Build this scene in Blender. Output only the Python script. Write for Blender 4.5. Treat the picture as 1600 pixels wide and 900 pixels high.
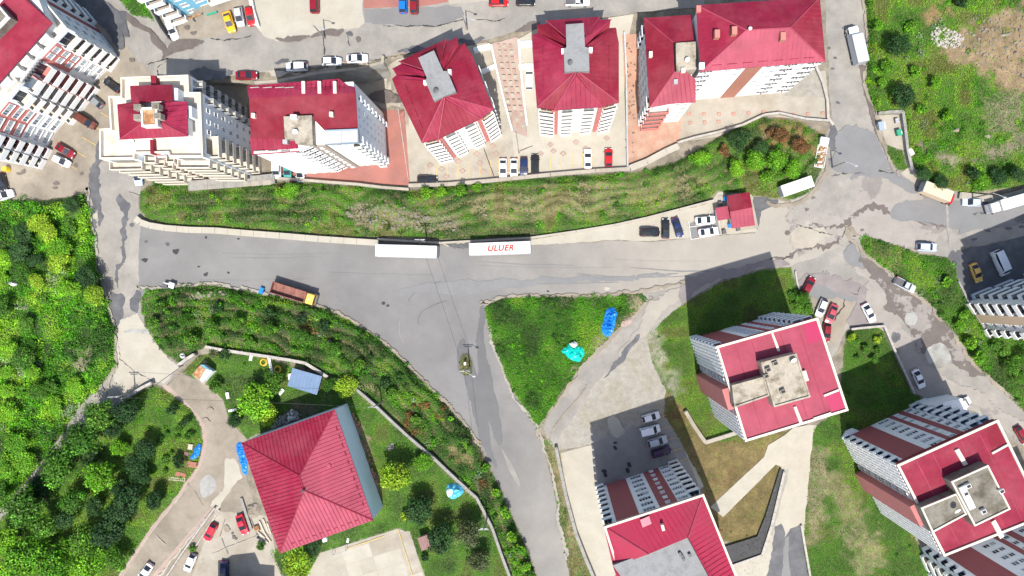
import bpy, bmesh, math, random
import numpy as np
from mathutils import Vector, Matrix
from mathutils.geometry import tessellate_polygon, delaunay_2d_cdt

for o in list(bpy.data.objects):
    bpy.data.objects.remove(o)
random.seed(7)
rng = np.random.default_rng(11)
SC = bpy.context.scene
COL = SC.collection

# ------------------------------------------------------------------ camera, sky, sun, exposure
CAM_H, FPX, NX, NY = 150.0, 1050.0, 864.0, 455.0     # camera height, focal length in px of the 1600 px photo, nadir point
SUN_EL = math.radians(60.3)
SUN_AZ = Vector((0.08, -1.0, 0)).normalized()        # where the sun stands, seen on the ground plan
cam = bpy.data.cameras.new('camera')
cam.sensor_width = 36.0
cam.lens = FPX / 1600 * 36
cam.shift_x = (800 - NX) / 1600
cam.shift_y = (NY - 450) / 1600
cam.clip_start, cam.clip_end = 1.0, 8000
camo = bpy.data.objects.new('camera', cam)
camo.location = (0, 0, CAM_H)
COL.objects.link(camo)
SC.camera = camo

world = bpy.data.worlds.new('World')
SC.world = world
world.use_nodes = True
wn = world.node_tree
sky = wn.nodes.new('ShaderNodeTexSky')
sky.sky_type = 'NISHITA'
sky.sun_disc = False
sky.sun_elevation = SUN_EL
sky.sun_rotation = math.atan2(SUN_AZ.x, SUN_AZ.y)
sky.air_density, sky.dust_density, sky.ozone_density = 1.0, 2.0, 1.0
bg = wn.nodes['Background']
bg.inputs['Strength'].default_value = 0.122
wn.links.new(sky.outputs['Color'], bg.inputs['Color'])

sl = bpy.data.lights.new('sun', 'SUN')
sl.energy, sl.angle, sl.color = 4.1, math.radians(0.55), (1.0, 0.955, 0.88)
so = bpy.data.objects.new('sun', sl)
sdir = SUN_AZ * math.cos(SUN_EL) + Vector((0, 0, math.sin(SUN_EL)))
so.rotation_euler = (-sdir).to_track_quat('-Z', 'Y').to_euler()
so.location = (20, -120, 220)
COL.objects.link(so)
SC.view_settings.view_transform = 'Standard'
SC.view_settings.look = 'None'
SC.view_settings.exposure = 0.68
SC.view_settings.gamma = 1.0
SC.view_settings.use_curve_mapping = False

# ------------------------------------------------------------------ helpers
def W(px, py, z=0.0):
    k = (CAM_H - z) / FPX
    return Vector(((px - NX) * k, (NY - py) * k, z))

def link(o):
    COL.objects.link(o)
    return o

def tag(o, label=None, cat=None, group=None, kind=None):
    if label: o['label'] = label
    if cat: o['category'] = cat
    if group: o['group'] = group
    if kind: o['kind'] = kind
    return o

def empty(name, loc, rz=0.0, label=None, cat=None, group=None):
    o = bpy.data.objects.new(name, None)
    o.empty_display_size = 0.5
    o.location = loc
    o.rotation_euler = (0, 0, rz)
    link(o)
    return tag(o, label, cat, group)

class MB:
    """collects faces; build() links them as one mesh object"""
    def __init__(s):
        s.v, s.f, s.m = [], [], []
        s.M = Matrix.Identity(4)
    def add(s, vs, fs, mi=0):
        o = len(s.v)
        s.v += [tuple(s.M @ Vector(p)) for p in vs]
        s.f += [tuple(i + o for i in f) for f in fs]
        s.m += [mi] * len(fs)
    def box(s, x0, x1, y0, y1, z0, z1, mi=0):
        s.add([(x0,y0,z0),(x1,y0,z0),(x1,y1,z0),(x0,y1,z0),(x0,y0,z1),(x1,y0,z1),(x1,y1,z1),(x0,y1,z1)],
              [(3,2,1,0),(4,5,6,7),(0,1,5,4),(1,2,6,5),(2,3,7,6),(3,0,4,7)], mi)
    def cbox(s, x0, x1, y0, y1, z0, z1, c=0.06, mi=0):
        """box with chamfered top and vertical edges"""
        def ring(i, z): return [(x0+i+c,y0+i,z),(x1-i-c,y0+i,z),(x1-i,y0+i+c,z),(x1-i,y1-i-c,z),(x1-i-c,y1-i,z),(x0+i+c,y1-i,z),(x0+i,y1-i-c,z),(x0+i,y0+i+c,z)]
        vs = ring(0, z0) + ring(0, z1 - c) + ring(c, z1)
        fs = [tuple(range(7,-1,-1)), tuple(range(16,24))]
        for k in (0, 8):
            for i in range(8):
                j = (i+1) % 8
                fs.append((k+i, k+j, k+8+j, k+8+i))
        s.add(vs, fs, mi)
    def prism(s, poly, z0, z1, mi=0):
        """poly: list of (x,y), counter-clockwise or not"""
        poly = ccw(poly); n = len(poly)
        vs = [(p[0],p[1],z0) for p in poly] + [(p[0],p[1],z1) for p in poly]
        tri = tessellate_polygon([[Vector((p[0],p[1],0)) for p in poly]])
        fs = []
        for t in tri:
            a, b, c = t
            A, B_, C_ = poly[a], poly[b], poly[c]
            if (B_[0]-A[0])*(C_[1]-A[1])-(B_[1]-A[1])*(C_[0]-A[0]) < 0: t = (a, c, b)
            fs.append((t[0]+n, t[1]+n, t[2]+n))
            fs.append((t[2], t[1], t[0]))
        for i in range(n):
            j = (i+1) % n
            fs.append((i, j, j+n, i+n))
        s.add(vs, fs, mi)
    def tube(s, pts, r, n=8, r1=None, cap=True, mi=0):
        pts = [Vector(p) for p in pts]
        m = len(pts); vs = []; fs = []
        for i, p in enumerate(pts):
            d = (pts[min(i+1,m-1)] - pts[max(i-1,0)]).normalized()
            a = d.orthogonal().normalized() if i == 0 else (a - d*a.dot(d)).normalized()
            b = d.cross(a)
            rr = r if r1 is None else r + (r1-r)*i/(m-1)
            for k in range(n):
                t = 2*math.pi*k/n
                vs.append(p + a*(rr*math.cos(t)) + b*(rr*math.sin(t)))
        for i in range(m-1):
            for k in range(n):
                l = (k+1) % n
                fs.append((i*n+k, i*n+l, (i+1)*n+l, (i+1)*n+k))
        if cap:
            fs.append(tuple(range(n-1,-1,-1))); fs.append(tuple((m-1)*n+k for k in range(n)))
        s.add(vs, fs, mi)
    def torus(s, R, r, z, N=18, n=8, mi=0):
        vs = []; fs = []
        for i in range(N):
            a = 2*math.pi*i/N
            for k in range(n):
                b = 2*math.pi*k/n
                q = R + r*math.cos(b)
                vs.append((q*math.cos(a), q*math.sin(a), z + r*math.sin(b)))
        for i in range(N):
            for k in range(n):
                i2 = (i+1) % N; k2 = (k+1) % n
                fs.append((i*n+k, i2*n+k, i2*n+k2, i*n+k2))
        s.add(vs, fs, mi)
    def mesh(s, name, mats, smooth=False):
        me = bpy.data.meshes.new(name)
        me.from_pydata(s.v, [], s.f)
        for m in (mats if isinstance(mats, (list, tuple)) else [mats]):
            me.materials.append(m)
        if isinstance(mats, (list, tuple)):
            me.polygons.foreach_set('material_index', s.m)
        if smooth:
            me.polygons.foreach_set('use_smooth', [True]*len(me.polygons))
        me.update()
        return me
    def build(s, name, mats, parent=None, smooth=False):
        o = bpy.data.objects.new(name, s.mesh(name, mats, smooth))
        o.parent = parent
        return link(o)

def ccw(poly):
    a = sum(poly[i][0]*poly[(i+1)%len(poly)][1]-poly[(i+1)%len(poly)][0]*poly[i][1] for i in range(len(poly)))
    return list(poly) if a > 0 else list(poly)[::-1]

def inset(poly, d):
    poly = ccw([(p[0],p[1]) for p in poly]); n = len(poly); out = []
    for i in range(n):
        a, b, c = Vector(poly[i-1]), Vector(poly[i]), Vector(poly[(i+1)%n])
        u, v = (b-a).normalized(), (c-b).normalized()
        n1, n2 = Vector((-u.y,u.x)), Vector((-v.y,v.x))
        m = n1 + n2
        k = m.dot(n1)
        q = b + m*(d/k) if abs(k) > 0.2 else b + n1*d
        out.append((q.x, q.y))
    return out

def put(name, me, parent, loc=(0,0,0), rz=0.0):
    o = bpy.data.objects.new(name, me)
    o.parent = parent
    o.location = loc
    o.rotation_euler = (0,0,rz)
    return link(o)

# ------------------------------------------------------------------ materials
def mat(name, col, rough=0.85, var=0.15, scale=1.5, bump=0.0, bscale=30.0, metal=0.0, col2=None, c2scale=0.25,
        c2lo=0.45, c2hi=0.65, orand=0.0, spec=0.4, attr=None, trans=0.0, fine=0.0, coat=0.0, dust=None):
    m = bpy.data.materials.new(name)
    m.use_nodes = True
    nt = m.node_tree; N = nt.nodes; L = nt.links
    b = N['Principled BSDF']
    b.inputs['Roughness'].default_value = rough
    b.inputs['Metallic'].default_value = metal
    b.inputs['Specular IOR Level'].default_value = spec
    b.inputs['Coat Weight'].default_value = coat
    geo = N.new('ShaderNodeNewGeometry')
    pos = geo.outputs['Position']
    if attr:
        at = N.new('ShaderNodeAttribute'); at.attribute_name = attr
        c = at.outputs['Color']
    else:
        rgb = N.new('ShaderNodeRGB'); rgb.outputs[0].default_value = (*col, 1)
        c = rgb.outputs[0]
    def noise(sc, det=5.0, ro=0.6):
        t = N.new('ShaderNodeTexNoise'); t.inputs['Scale'].default_value = sc
        t.inputs['Detail'].default_value = det; t.inputs['Roughness'].default_value = ro
        L.new(pos, t.inputs['Vector'])
        return t.outputs['Fac']
    def mixc(fac, a, bcol, mode='MIX'):
        x = N.new('ShaderNodeMix'); x.data_type = 'RGBA'; x.blend_type = mode
        if isinstance(fac, float): x.inputs[0].default_value = fac
        else: L.new(fac, x.inputs[0])
        L.new(a, x.inputs[6])
        if isinstance(bcol, tuple): x.inputs[7].default_value = (*bcol, 1)
        else: L.new(bcol, x.inputs[7])
        return x.outputs[2]
    def mrange(v, a, bb, lo, hi):
        r = N.new('ShaderNodeMapRange')
        for i, q in zip((1,2,3,4), (a,bb,lo,hi)): r.inputs[i].default_value = q
        L.new(v, r.inputs[0])
        return r.outputs[0]
    if col2:
        c = mixc(mrange(noise(c2scale, 8.0, 0.65), c2lo, c2hi, 0, 1), c, col2)
    if dust:      # pale dust that thickens towards the unpaved east end of the road
        dc, x0, y0, rad = dust
        sx = N.new('ShaderNodeSeparateXYZ'); L.new(pos, sx.inputs[0])
        nn = N.new('ShaderNodeMath'); nn.operation = 'MULTIPLY_ADD'; L.new(noise(0.06, 5.0, 0.6), nn.inputs[0]); nn.inputs[1].default_value = 26.0; L.new(sx.outputs[0], nn.inputs[2])
        c = mixc(mrange(nn.outputs[0], x0, x0+rad, 0, 1), c, dc)
    if var:
        hs = N.new('ShaderNodeHueSaturation')
        L.new(mrange(noise(scale, 6.0, 0.7), 0.3, 0.7, 1-var, 1+var), hs.inputs['Value'])
        L.new(c, hs.inputs['Color']); c = hs.outputs[0]
    if fine:
        hs = N.new('ShaderNodeHueSaturation')
        L.new(mrange(noise(5.5, 3.0, 0.8), 0.3, 0.7, 1-fine, 1+fine), hs.inputs['Value'])
        L.new(c, hs.inputs['Color']); c = hs.outputs[0]
    if orand:
        oi = N.new('ShaderNodeObjectInfo')
        hs = N.new('ShaderNodeHueSaturation')
        L.new(mrange(oi.outputs['Random'], 0, 1, 1-orand, 1+orand), hs.inputs['Value'])
        L.new(mrange(oi.outputs['Random'], 0, 1, 0.5+orand*0.035, 0.5-orand*0.035), hs.inputs['Hue'])
        L.new(c, hs.inputs['Color']); c = hs.outputs[0]
    L.new(c, b.inputs['Base Color'])
    if bump:
        bp = N.new('ShaderNodeBump'); bp.inputs['Strength'].default_value = bump
        bp.inputs['Distance'].default_value = 0.05
        L.new(noise(bscale, 4.0, 0.6), bp.inputs['Height'])
        L.new(bp.outputs[0], b.inputs['Normal'])
    if trans:
        tr = N.new('ShaderNodeBsdfTranslucent')
        L.new(c, tr.inputs['Color'])
        mx = N.new('ShaderNodeMixShader'); mx.inputs[0].default_value = trans
        L.new(b.outputs[0], mx.inputs[1]); L.new(tr.outputs[0], mx.inputs[2])
        L.new(mx.outputs[0], N['Material Output'].inputs['Surface'])
    return m

M = {}
def dm(key, *a, **k): M[key] = mat(key, *a, **k)
dm('soil', (0.1,0.1,0.1), 0.95, 0.30, 0.9, bump=0.5, bscale=4, attr='soil', fine=0.22)
dm('asphalt', (0.156,0.153,0.150), 0.9, 0.10, 0.12, bump=0.15, bscale=18, col2=(0.19,0.187,0.182), c2scale=0.035, c2lo=0.4, c2hi=0.62, fine=0.09, dust=((0.30,0.275,0.238), -4.0, 0.0, 46.0))
dm('asphalt_pale', (0.225,0.212,0.193), 0.9, 0.14, 0.2, bump=0.15, bscale=18, col2=(0.28,0.26,0.23), c2scale=0.05, fine=0.1)
dm('asphalt_pink', (0.215,0.192,0.183), 0.9, 0.14, 0.3, bump=0.15, col2=(0.19,0.165,0.165), c2scale=0.12, fine=0.08)
dm('asphalt_dark', (0.085,0.087,0.095), 0.75, 0.2, 0.5, bump=0.12, col2=(0.12,0.12,0.125), c2scale=0.3, fine=0.1)
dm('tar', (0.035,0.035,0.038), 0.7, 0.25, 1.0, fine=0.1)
dm('wet', (0.095,0.096,0.10), 0.6, 0.10, 0.3, fine=0.05)
dm('mudstain', (0.12,0.10,0.09), 0.8, 0.2, 0.6, fine=0.15)
dm('worn', (0.125,0.108,0.098), 0.88, 0.15, 0.4, bump=0.2, col2=(0.235,0.215,0.20), c2scale=0.13, c2lo=0.505, c2hi=0.53, fine=0.12)
dm('worn_pale', (0.27,0.247,0.222), 0.88, 0.12, 0.3, bump=0.2, col2=(0.20,0.182,0.168), c2scale=0.10, c2lo=0.55, c2hi=0.58, fine=0.1)
dm('asphalt_blue', (0.175,0.175,0.176), 0.85, 0.1, 0.2, fine=0.05)
dm('concrete', (0.33,0.30,0.25), 0.9, 0.13, 0.25, bump=0.1, col2=(0.27,0.235,0.185), c2scale=0.12, fine=0.07)
dm('concrete_pale', (0.36,0.335,0.28), 0.9, 0.10, 0.3, bump=0.1, col2=(0.35,0.32,0.26), c2scale=0.1, fine=0.05)
dm('concrete_grey', (0.30,0.30,0.285), 0.9, 0.16, 0.35, bump=0.15, col2=(0.2,0.19,0.165), c2scale=0.25, fine=0.1)
dm('yard_tan', (0.26,0.225,0.18), 0.92, 0.16, 0.25, bump=0.15, col2=(0.19,0.165,0.13), c2scale=0.12, fine=0.12)
dm('pave_red', (0.30,0.125,0.10), 0.9, 0.14, 0.3, bump=0.1, col2=(0.26,0.12,0.105), c2scale=0.2, fine=0.06)
dm('pave_orange', (0.36,0.205,0.145), 0.9, 0.16, 0.4, bump=0.1, col2=(0.37,0.28,0.21), c2scale=0.25, fine=0.08)
dm('pave_pink', (0.33,0.25,0.215), 0.9, 0.14, 0.4, bump=0.1, fine=0.08)
dm('motif', (0.31,0.215,0.18), 0.9, 0.2, 0.8, fine=0.08)
dm('motif_red', (0.42,0.17,0.13), 0.9, 0.2, 0.8, fine=0.08)
dm('gravel', (0.28,0.265,0.23), 0.95, 0.2, 0.8, bump=0.4, bscale=9, col2=(0.25,0.225,0.17), c2scale=0.09, fine=0.15)
dm('shadow_asphalt', (0.15,0.155,0.165), 0.85, 0.2, 0.5, col2=(0.25,0.25,0.25), c2scale=0.35, fine=0.08)
dm('line_yellow', (0.55,0.38,0.10), 0.8, 0.25, 1.5)
dm('line_white', (0.65,0.64,0.60), 0.8, 0.25, 1.5)
dm('wall_white', (0.76,0.76,0.75), 0.8, 0.05, 0.4, fine=0.03)
dm('wall_blue', (0.73,0.77,0.81), 0.8, 0.06, 0.4, fine=0.03)
dm('wall_sky', (0.16,0.40,0.55), 0.8, 0.06, 0.4, fine=0.03)
dm('wall_cream', (0.62,0.56,0.47), 0.85, 0.08, 0.4, fine=0.04)
dm('wall_tan', (0.50,0.38,0.27), 0.85, 0.06, 0.4, fine=0.03)
dm('wall_beige', (0.33,0.28,0.24), 0.85, 0.08, 0.5, fine=0.04)
dm('wall_salmon', (0.50,0.17,0.15), 0.85, 0.07, 0.5, fine=0.03)
dm('wall_ice', (0.70,0.81,0.92), 0.7, 0.05, 0.4, fine=0.03)
dm('wall_rosy', (0.40,0.15,0.145), 0.85, 0.08, 0.5, fine=0.04)
dm('wall_maroon', (0.285,0.085,0.095), 0.85, 0.07, 0.5, fine=0.03)
dm('wall_brick', (0.38,0.17,0.12), 0.85, 0.07, 0.5, fine=0.05)
dm('coping', (0.36,0.335,0.30), 0.9, 0.25, 1.2, bump=0.2, fine=0.12)
dm('coping_grey', (0.25,0.24,0.22), 0.9, 0.25, 1.0, bump=0.2, fine=0.12)
dm('terrace', (0.56,0.52,0.44), 0.85, 0.08, 0.5, col2=(0.46,0.40,0.31), c2scale=0.3, fine=0.06)
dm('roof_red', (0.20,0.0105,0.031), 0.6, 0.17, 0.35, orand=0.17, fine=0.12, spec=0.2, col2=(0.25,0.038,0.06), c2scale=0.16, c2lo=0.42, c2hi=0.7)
dm('roof_pink', (0.30,0.05,0.082), 0.55, 0.15, 0.35, orand=0.06, fine=0.10, spec=0.25, col2=(0.245,0.032,0.058), c2scale=0.14, c2lo=0.4, c2hi=0.7)  # pink deck and caps; on hip roofs the red with sun gloss painted in
dm('roof_crimson', (0.30,0.02,0.052), 0.6, 0.10, 0.15, orand=0.06, fine=0.06, spec=0.2, col2=(0.27,0.03,0.058), c2scale=0.1)
dm('roof_bright', (0.34,0.012,0.07), 0.4, 0.05, 0.3, spec=0.5)
dm('roof_brown', (0.22,0.13,0.12), 0.8, 0.1, 0.5)
dm('seam', (0.22,0.015,0.03), 0.45, 0.1, 0.5)
dm('roof_conc', (0.19,0.175,0.145), 0.95, 0.25, 0.5, bump=0.3, bscale=6, col2=(0.085,0.075,0.05), c2scale=0.35, c2lo=0.45, c2hi=0.68, fine=0.18)
dm('roof_conc_pale', (0.34,0.305,0.245), 0.95, 0.2, 0.5, bump=0.3, bscale=6, col2=(0.13,0.105,0.07), c2scale=0.45, c2lo=0.5, c2hi=0.68, fine=0.2)
dm('roof_conc_grey', (0.24,0.245,0.25), 0.95, 0.22, 0.5, bump=0.3, bscale=6, col2=(0.15,0.15,0.15), c2scale=0.5, fine=0.18)
dm('rust', (0.30,0.13,0.05), 0.95, 0.4, 1.5, col2=(0.42,0.33,0.22), c2scale=0.8, fine=0.2)
dm('steel_blue', (0.27,0.33,0.41), 0.45, 0.08, 0.5, metal=0.0, fine=0.04)
dm('slate', (0.115,0.18,0.29), 0.4, 0.10, 0.7, fine=0.05)
dm('glass', (0.022,0.028,0.04), 0.15, 0.2, 0.8, spec=0.4)
dm('glass_blue', (0.10,0.15,0.21), 0.15, 0.25, 1.2, spec=0.7)
dm('glass_pale', (0.30,0.36,0.40), 0.3, 0.2, 0.8, spec=0.5)
dm('dark', (0.03,0.03,0.035), 0.8, 0.2, 1.0)
dm('frame_white', (0.72,0.72,0.72), 0.6, 0.03, 1.0)
dm('metal_grey', (0.34,0.35,0.36), 0.5, 0.15, 1.0, fine=0.06)
dm('metal_dark', (0.09,0.09,0.095), 0.6, 0.2, 1.0)
dm('rubber', (0.018,0.018,0.02), 0.8, 0.15, 3.0)
dm('rim', (0.40,0.41,0.42), 0.35, 0.1, 3.0, metal=0.6)
dm('lamp_red', (0.45,0.02,0.02), 0.3, 0.0)
dm('lamp_clear', (0.62,0.64,0.66), 0.2, 0.0)
dm('wood', (0.30,0.22,0.15), 0.85, 0.25, 2.5, fine=0.2)
dm('wood_pale', (0.52,0.45,0.36), 0.85, 0.25, 2.5, fine=0.15)
dm('bark', (0.11,0.085,0.06), 0.95, 0.3, 3.0, bump=0.5, bscale=12)
dm('tarp_blue', (0.01,0.19,0.62), 0.35, 0.3, 1.5, bump=0.6, bscale=3, spec=0.6, fine=0.25)
dm('tarp_teal', (0.0,0.47,0.40), 0.4, 0.15, 1.5, bump=0.5, bscale=3, spec=0.5, fine=0.1)
dm('tarp_cyan', (0.10,0.48,0.70), 0.4, 0.15, 1.5, bump=0.4, bscale=3)
dm('plastic_yellow', (0.62,0.42,0.04), 0.5, 0.15, 2.0)
dm('plastic_green', (0.03,0.28,0.16), 0.5, 0.1, 2.0)
dm('white_paint', (0.72,0.72,0.71), 0.55, 0.06, 0.6, col2=(0.62,0.60,0.56), c2scale=0.4, fine=0.03)
dm('box_cream', (0.56,0.44,0.31), 0.6, 0.05, 0.6)
dm('box_white', (0.68,0.67,0.65), 0.6, 0.08, 0.5, col2=(0.52,0.48,0.42), c2scale=0.35, c2lo=0.5, c2hi=0.72, fine=0.05)
dm('box_grey', (0.44,0.47,0.50), 0.5, 0.06, 0.4)
dm('dump_brown', (0.20,0.085,0.07), 0.75, 0.25, 0.9, col2=(0.28,0.13,0.09), c2scale=0.6, fine=0.1)
dm('letter_red', (0.36,0.03,0.02), 0.7, 0.3, 1.5)
dm('letter_faded', (0.60,0.45,0.42), 0.7, 0.2, 1.5)
dm('stone', (0.225,0.20,0.155), 0.95, 0.25, 2.0, orand=0.25, fine=0.15)
dm('stone_dark', (0.06,0.06,0.06), 0.95, 0.35, 2.0, fine=0.3)
dm('leaf', (0,0,0), 0.6, 0.0, attr='tint', trans=0.22, spec=0.25)
dm('leaf_obj', (0,0,0), 0.6, 0.0, attr='tint', trans=0.22, spec=0.25, orand=0.22)
dm('cable', (0.05,0.05,0.05), 0.7, 0.0)

# ------------------------------------------------------------------ vegetation zones, in photo pixels on the ground
def Pp(s):
    v = [float(a) for a in s.replace(',', ' ').split()]
    return list(zip(v[0::2], v[1::2]))
# name: (polygon, mound height, soil colour)
ZONES = {
 'thicket':   (Pp('-240,311 0,311 60,314 100,310 135,303 143,350 152,420 166,470 180,525 179,570 160,600 120,640 95,680 40,752 0,795 -240,1000'), 1.6, (0.045,0.055,0.02)),
 'orchard':   (Pp('-240,1100 -240,1010 0,815 60,752 112,690 150,655 195,628 240,600 262,612 298,640 315,668 317,695 309,730 290,752 283,766 240,818 190,892 120,1000 90,1100'), 0.9, (0.055,0.085,0.018)),
 'bank':      (Pp('219,300 232,291 300,289 440,284 560,291 640,298 700,292 860,277 1000,269 1060,252 1120,216 1190,183 1250,190 1288,214 1285,260 1268,300 1240,312 1200,308 1120,298 1108,312 1060,325 960,350 830,368 720,374 620,370 560,370 440,362 340,355 262,350 230,342 219,328'), 1.5, (0.07,0.085,0.03)),
 'slope':     (Pp('219,465 235,452 262,450 330,447 420,461 500,480 560,507 610,543 660,594 700,634 740,684 780,762 820,852 838,900 860,1100 850,1100 803,900 772,822 747,775 642,680 562,607 517,587 422,555 327,540 305,549 280,567 255,550 228,512'), 1.4, (0.05,0.06,0.022)),
 'garden':    (Pp('285,582 310,556 345,548 420,560 510,590 560,614 640,686 743,782 765,822 783,862 797,900 800,1000 690,1000 664,900 640,833 622,825 500,864 480,900 440,900 420,860 440,855 590,805 560,700 520,640 430,668 385,686 358,655 348,625 330,605'), 0.12, (0.06,0.10,0.02)),
 'island':    (Pp('757,482 770,469 820,463 870,461 960,461 1004,459 1012,468 985,496 955,525 910,570 868,625 850,660 843,672 825,648 790,590 766,525'), 0.8, (0.05,0.085,0.016)),
 'hill':      (Pp('1350,-200 1352,0 1357,60 1352,130 1368,176 1412,178 1416,240 1425,262 1452,284 1505,302 1600,290 1840,270 1840,-200'), 1.8, (0.075,0.10,0.025)),
 'triangle':  (Pp('1385,226 1410,236 1418,264 1402,266 1383,240'), 0.2, (0.06,0.09,0.02)),
 'wedge':     (Pp('1341,367 1380,376 1440,398 1482,402 1494,420 1497,440 1512,472 1530,498 1556,560 1600,612 1840,800 1840,900 1560,600 1525,570 1492,522 1450,472 1400,432 1350,396'), 0.9, (0.06,0.09,0.02)),
 'backyard':  (Pp('1520,496 1545,525 1600,520 1840,500 1840,800 1600,612 1556,560'), 0.3, (0.06,0.075,0.02)),
 'lawn':      (Pp('1012,520 1035,500 1062,478 1130,440 1190,422 1236,418 1244,446 1256,460 1268,476 1276,500 1240,600 1160,690 1100,690 1072,640 1040,610 1016,560'), 0.15, (0.06,0.085,0.018)),
 'drylawn':   (Pp('1040,606 1074,640 1100,690 1170,688 1258,664 1218,700 1216,740 1182,862 1124,842 1096,750 1062,690 1036,650'), 0.1, (0.13,0.105,0.04)),
 'shadelawn': (Pp('1322,518 1344,512 1378,511 1424,612 1446,626 1340,676 1440,860 1452,900 1480,1100 1280,1100 1262,900 1254,850 1266,720 1272,668 1310,640'), 0.3, (0.055,0.085,0.018)),
 'verge':     (Pp('846,682 862,688 874,715 882,770 902,835 928,900 950,1000 905,1000 890,900 880,850 866,770 858,720'), 0.2, (0.12,0.11,0.05)),
 'corner':    (Pp('150,-200 186,0 205,24 246,31 232,3 160,-200'), 0.3, (0.05,0.08,0.02)),
 'planter':   (Pp('242,274 290,268 296,284 262,292 238,292'), 0.1, (0.05,0.08,0.02)),
 'islet':     (Pp('721,553 729,550 737,562 738,582 730,588 720,580 717,566'), 0.25, (0.10,0.09,0.045)),
}
# bare earth and stones inside the zones: polygon, soil colour, leaf density kept
BARE = [
 (Pp('1006,516 1030,500 1034,540 1050,580 1066,620 1060,640 1040,612 1016,562'), (0.25,0.23,0.18), 0.35),
 (Pp('850,455 1004,452 1016,468 985,496 975,486 990,472 940,468 870,468'), (0.20,0.17,0.11), 0.4),
 (Pp('955,528 985,498 1012,470 1004,464 975,492 945,520 905,566 850,650 846,672 856,660 912,574'), (0.20,0.17,0.10), 0.4),
 (Pp('758,480 768,520 792,588 826,646 840,664 832,664 800,620 774,560'), (0.17,0.13,0.08), 0.5),
 (Pp('1260,690 1290,700 1300,760 1270,860 1258,850'), (0.18,0.15,0.09), 0.45),
 (Pp('1345,372 1380,380 1440,402 1400,425 1350,392'), (0.14,0.12,0.05), 0.75),
 (Pp('1478,76 1486,60 1500,50 1560,18 1600,6 1840,0 1840,150 1600,142 1550,126 1510,100 1480,92'), (0.235,0.16,0.10), 0.06),
 (Pp('1446,22 1480,12 1498,16 1496,32 1470,36 1450,50 1442,40'), (0.22,0.13,0.07), 0.15),
 (Pp('1424,222 1440,232 1480,240 1530,236 1600,212 1840,150 1840,170 1600,228 1540,250 1490,256 1440,246 1424,238'), (0.20,0.165,0.12), 0.12),
 (Pp('1540,160 1600,150 1600,205 1560,212 1538,190'), (0.17,0.15,0.09), 0.35),
 (Pp('538,322 570,318 620,322 690,330 720,345 712,362 640,362 580,352 545,342'), (0.17,0.15,0.09), 0.45),
 (Pp('730,312 800,300 900,290 1000,280 1090,270 1120,285 1050,315 940,332 820,345 740,345'), (0.16,0.14,0.07), 0.5),
 (Pp('1184,190 1240,192 1284,216 1280,246 1236,240 1200,226'), (0.19,0.12,0.05), 0.45),
 (Pp('1030,690 1036,650 1060,680 1096,750 1124,842 1182,862 1216,740 1218,700 1160,700 1100,690'), (0.14,0.105,0.045), 0.45),
 (Pp('545,640 562,650 590,740 596,790 586,790 560,700'), (0.23,0.16,0.11), 0.25),
 (Pp('440,652 470,632 520,632 500,650 430,672'), (0.12,0.095,0.065), 0.3),
 (Pp('700,690 720,700 742,714 728,730 705,712'), (0.15,0.12,0.05), 0.3),
 (Pp('730,660 750,676 776,720 770,740 745,700'), (0.15,0.10,0.07), 0.3),
 (Pp('110,552 135,545 150,560 140,585 112,582'), (0.22,0.20,0.12), 0.3),
 (Pp('848,690 880,690 900,760 910,830 925,895 905,890 885,800'), (0.20,0.165,0.09), 0.35),
 (Pp('1288,716 1310,735 1340,790 1380,850 1390,900 1340,900 1310,820'), (0.17,0.15,0.08), 0.45),
 (Pp('446,460 480,472 500,482 470,480'), (0.14,0.11,0.08), 0.3),
 (Pp('98,310 132,306 130,328 104,330'), (0.13,0.11,0.07), 0.4),
]
GX = np.concatenate([[-21000,-6000,-1200], np.arange(-240,1841,4), [2800,7500,22000]]).astype(float)
GY = np.concatenate([[-21000,-6000,-1000], np.arange(-200,1101,4), [1900,7500,22000]]).astype(float)
PX, PY = np.meshgrid(GX, GY)
def inpoly(px, py, poly):
    c = np.zeros(px.shape, bool); n = len(poly)
    for i in range(n):
        x0, y0 = poly[i]; x1, y1 = poly[(i+1) % n]
        if y0 == y1: continue
        k = ((y0 > py) != (y1 > py)) & (px < (x1-x0)*(py-y0)/(y1-y0)+x0)
        c ^= k
    return c
def blur(a, n):
    for _ in range(n):
        p = np.pad(a, 1, mode='edge')
        a = (p[:-2,1:-1]+p[2:,1:-1]+p[1:-1,:-2]+p[1:-1,2:]+p[1:-1,1:-1]*2)/6
    return a
def vnoise(x, y, seed, cell):
    """smooth value noise, x and y in px"""
    r = np.random.default_rng(seed).random((256,256))
    u, v = x/cell, y/cell
    i, j = np.floor(u).astype(int), np.floor(v).astype(int)
    f, g = u-i, v-j
    f, g = f*f*(3-2*f), g*g*(3-2*g)
    i0, i1, j0, j1 = i%256, (i+1)%256, j%256, (j+1)%256
    return (r[j0,i0]*(1-f)+r[j0,i1]*f)*(1-g)+(r[j1,i0]*(1-f)+r[j1,i1]*f)*g
EDGE = np.array(Pp('-300,127 330,127 398,129 430,126 500,116 560,106 598,98 620,88 760,64 845,42 990,22 1100,12 1900,5'))
def plateau(x, y):
    """height of the upper street, nine metres above the yards and the main road"""
    x = np.asarray(x, float); y = np.asarray(y, float)
    xr = np.clip((x-170)/150, 0, 1)*np.clip((1130-x)/110, 0, 1)
    d = y-np.interp(x, EDGE[:,0], EDGE[:,1])
    wd = np.interp(x, [-300,596,640,2000], [4,4,120,120])
    return 9.0*xr*np.clip(1-d/wd, 0, 1)
HGT = plateau(PX, PY)
SOIL = np.zeros(PX.shape+(3,)); SOIL[:] = (0.20,0.175,0.135)
far = (PX < -200)|(PX > 1800)|(PY < -160)|(PY > 1060)
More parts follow.
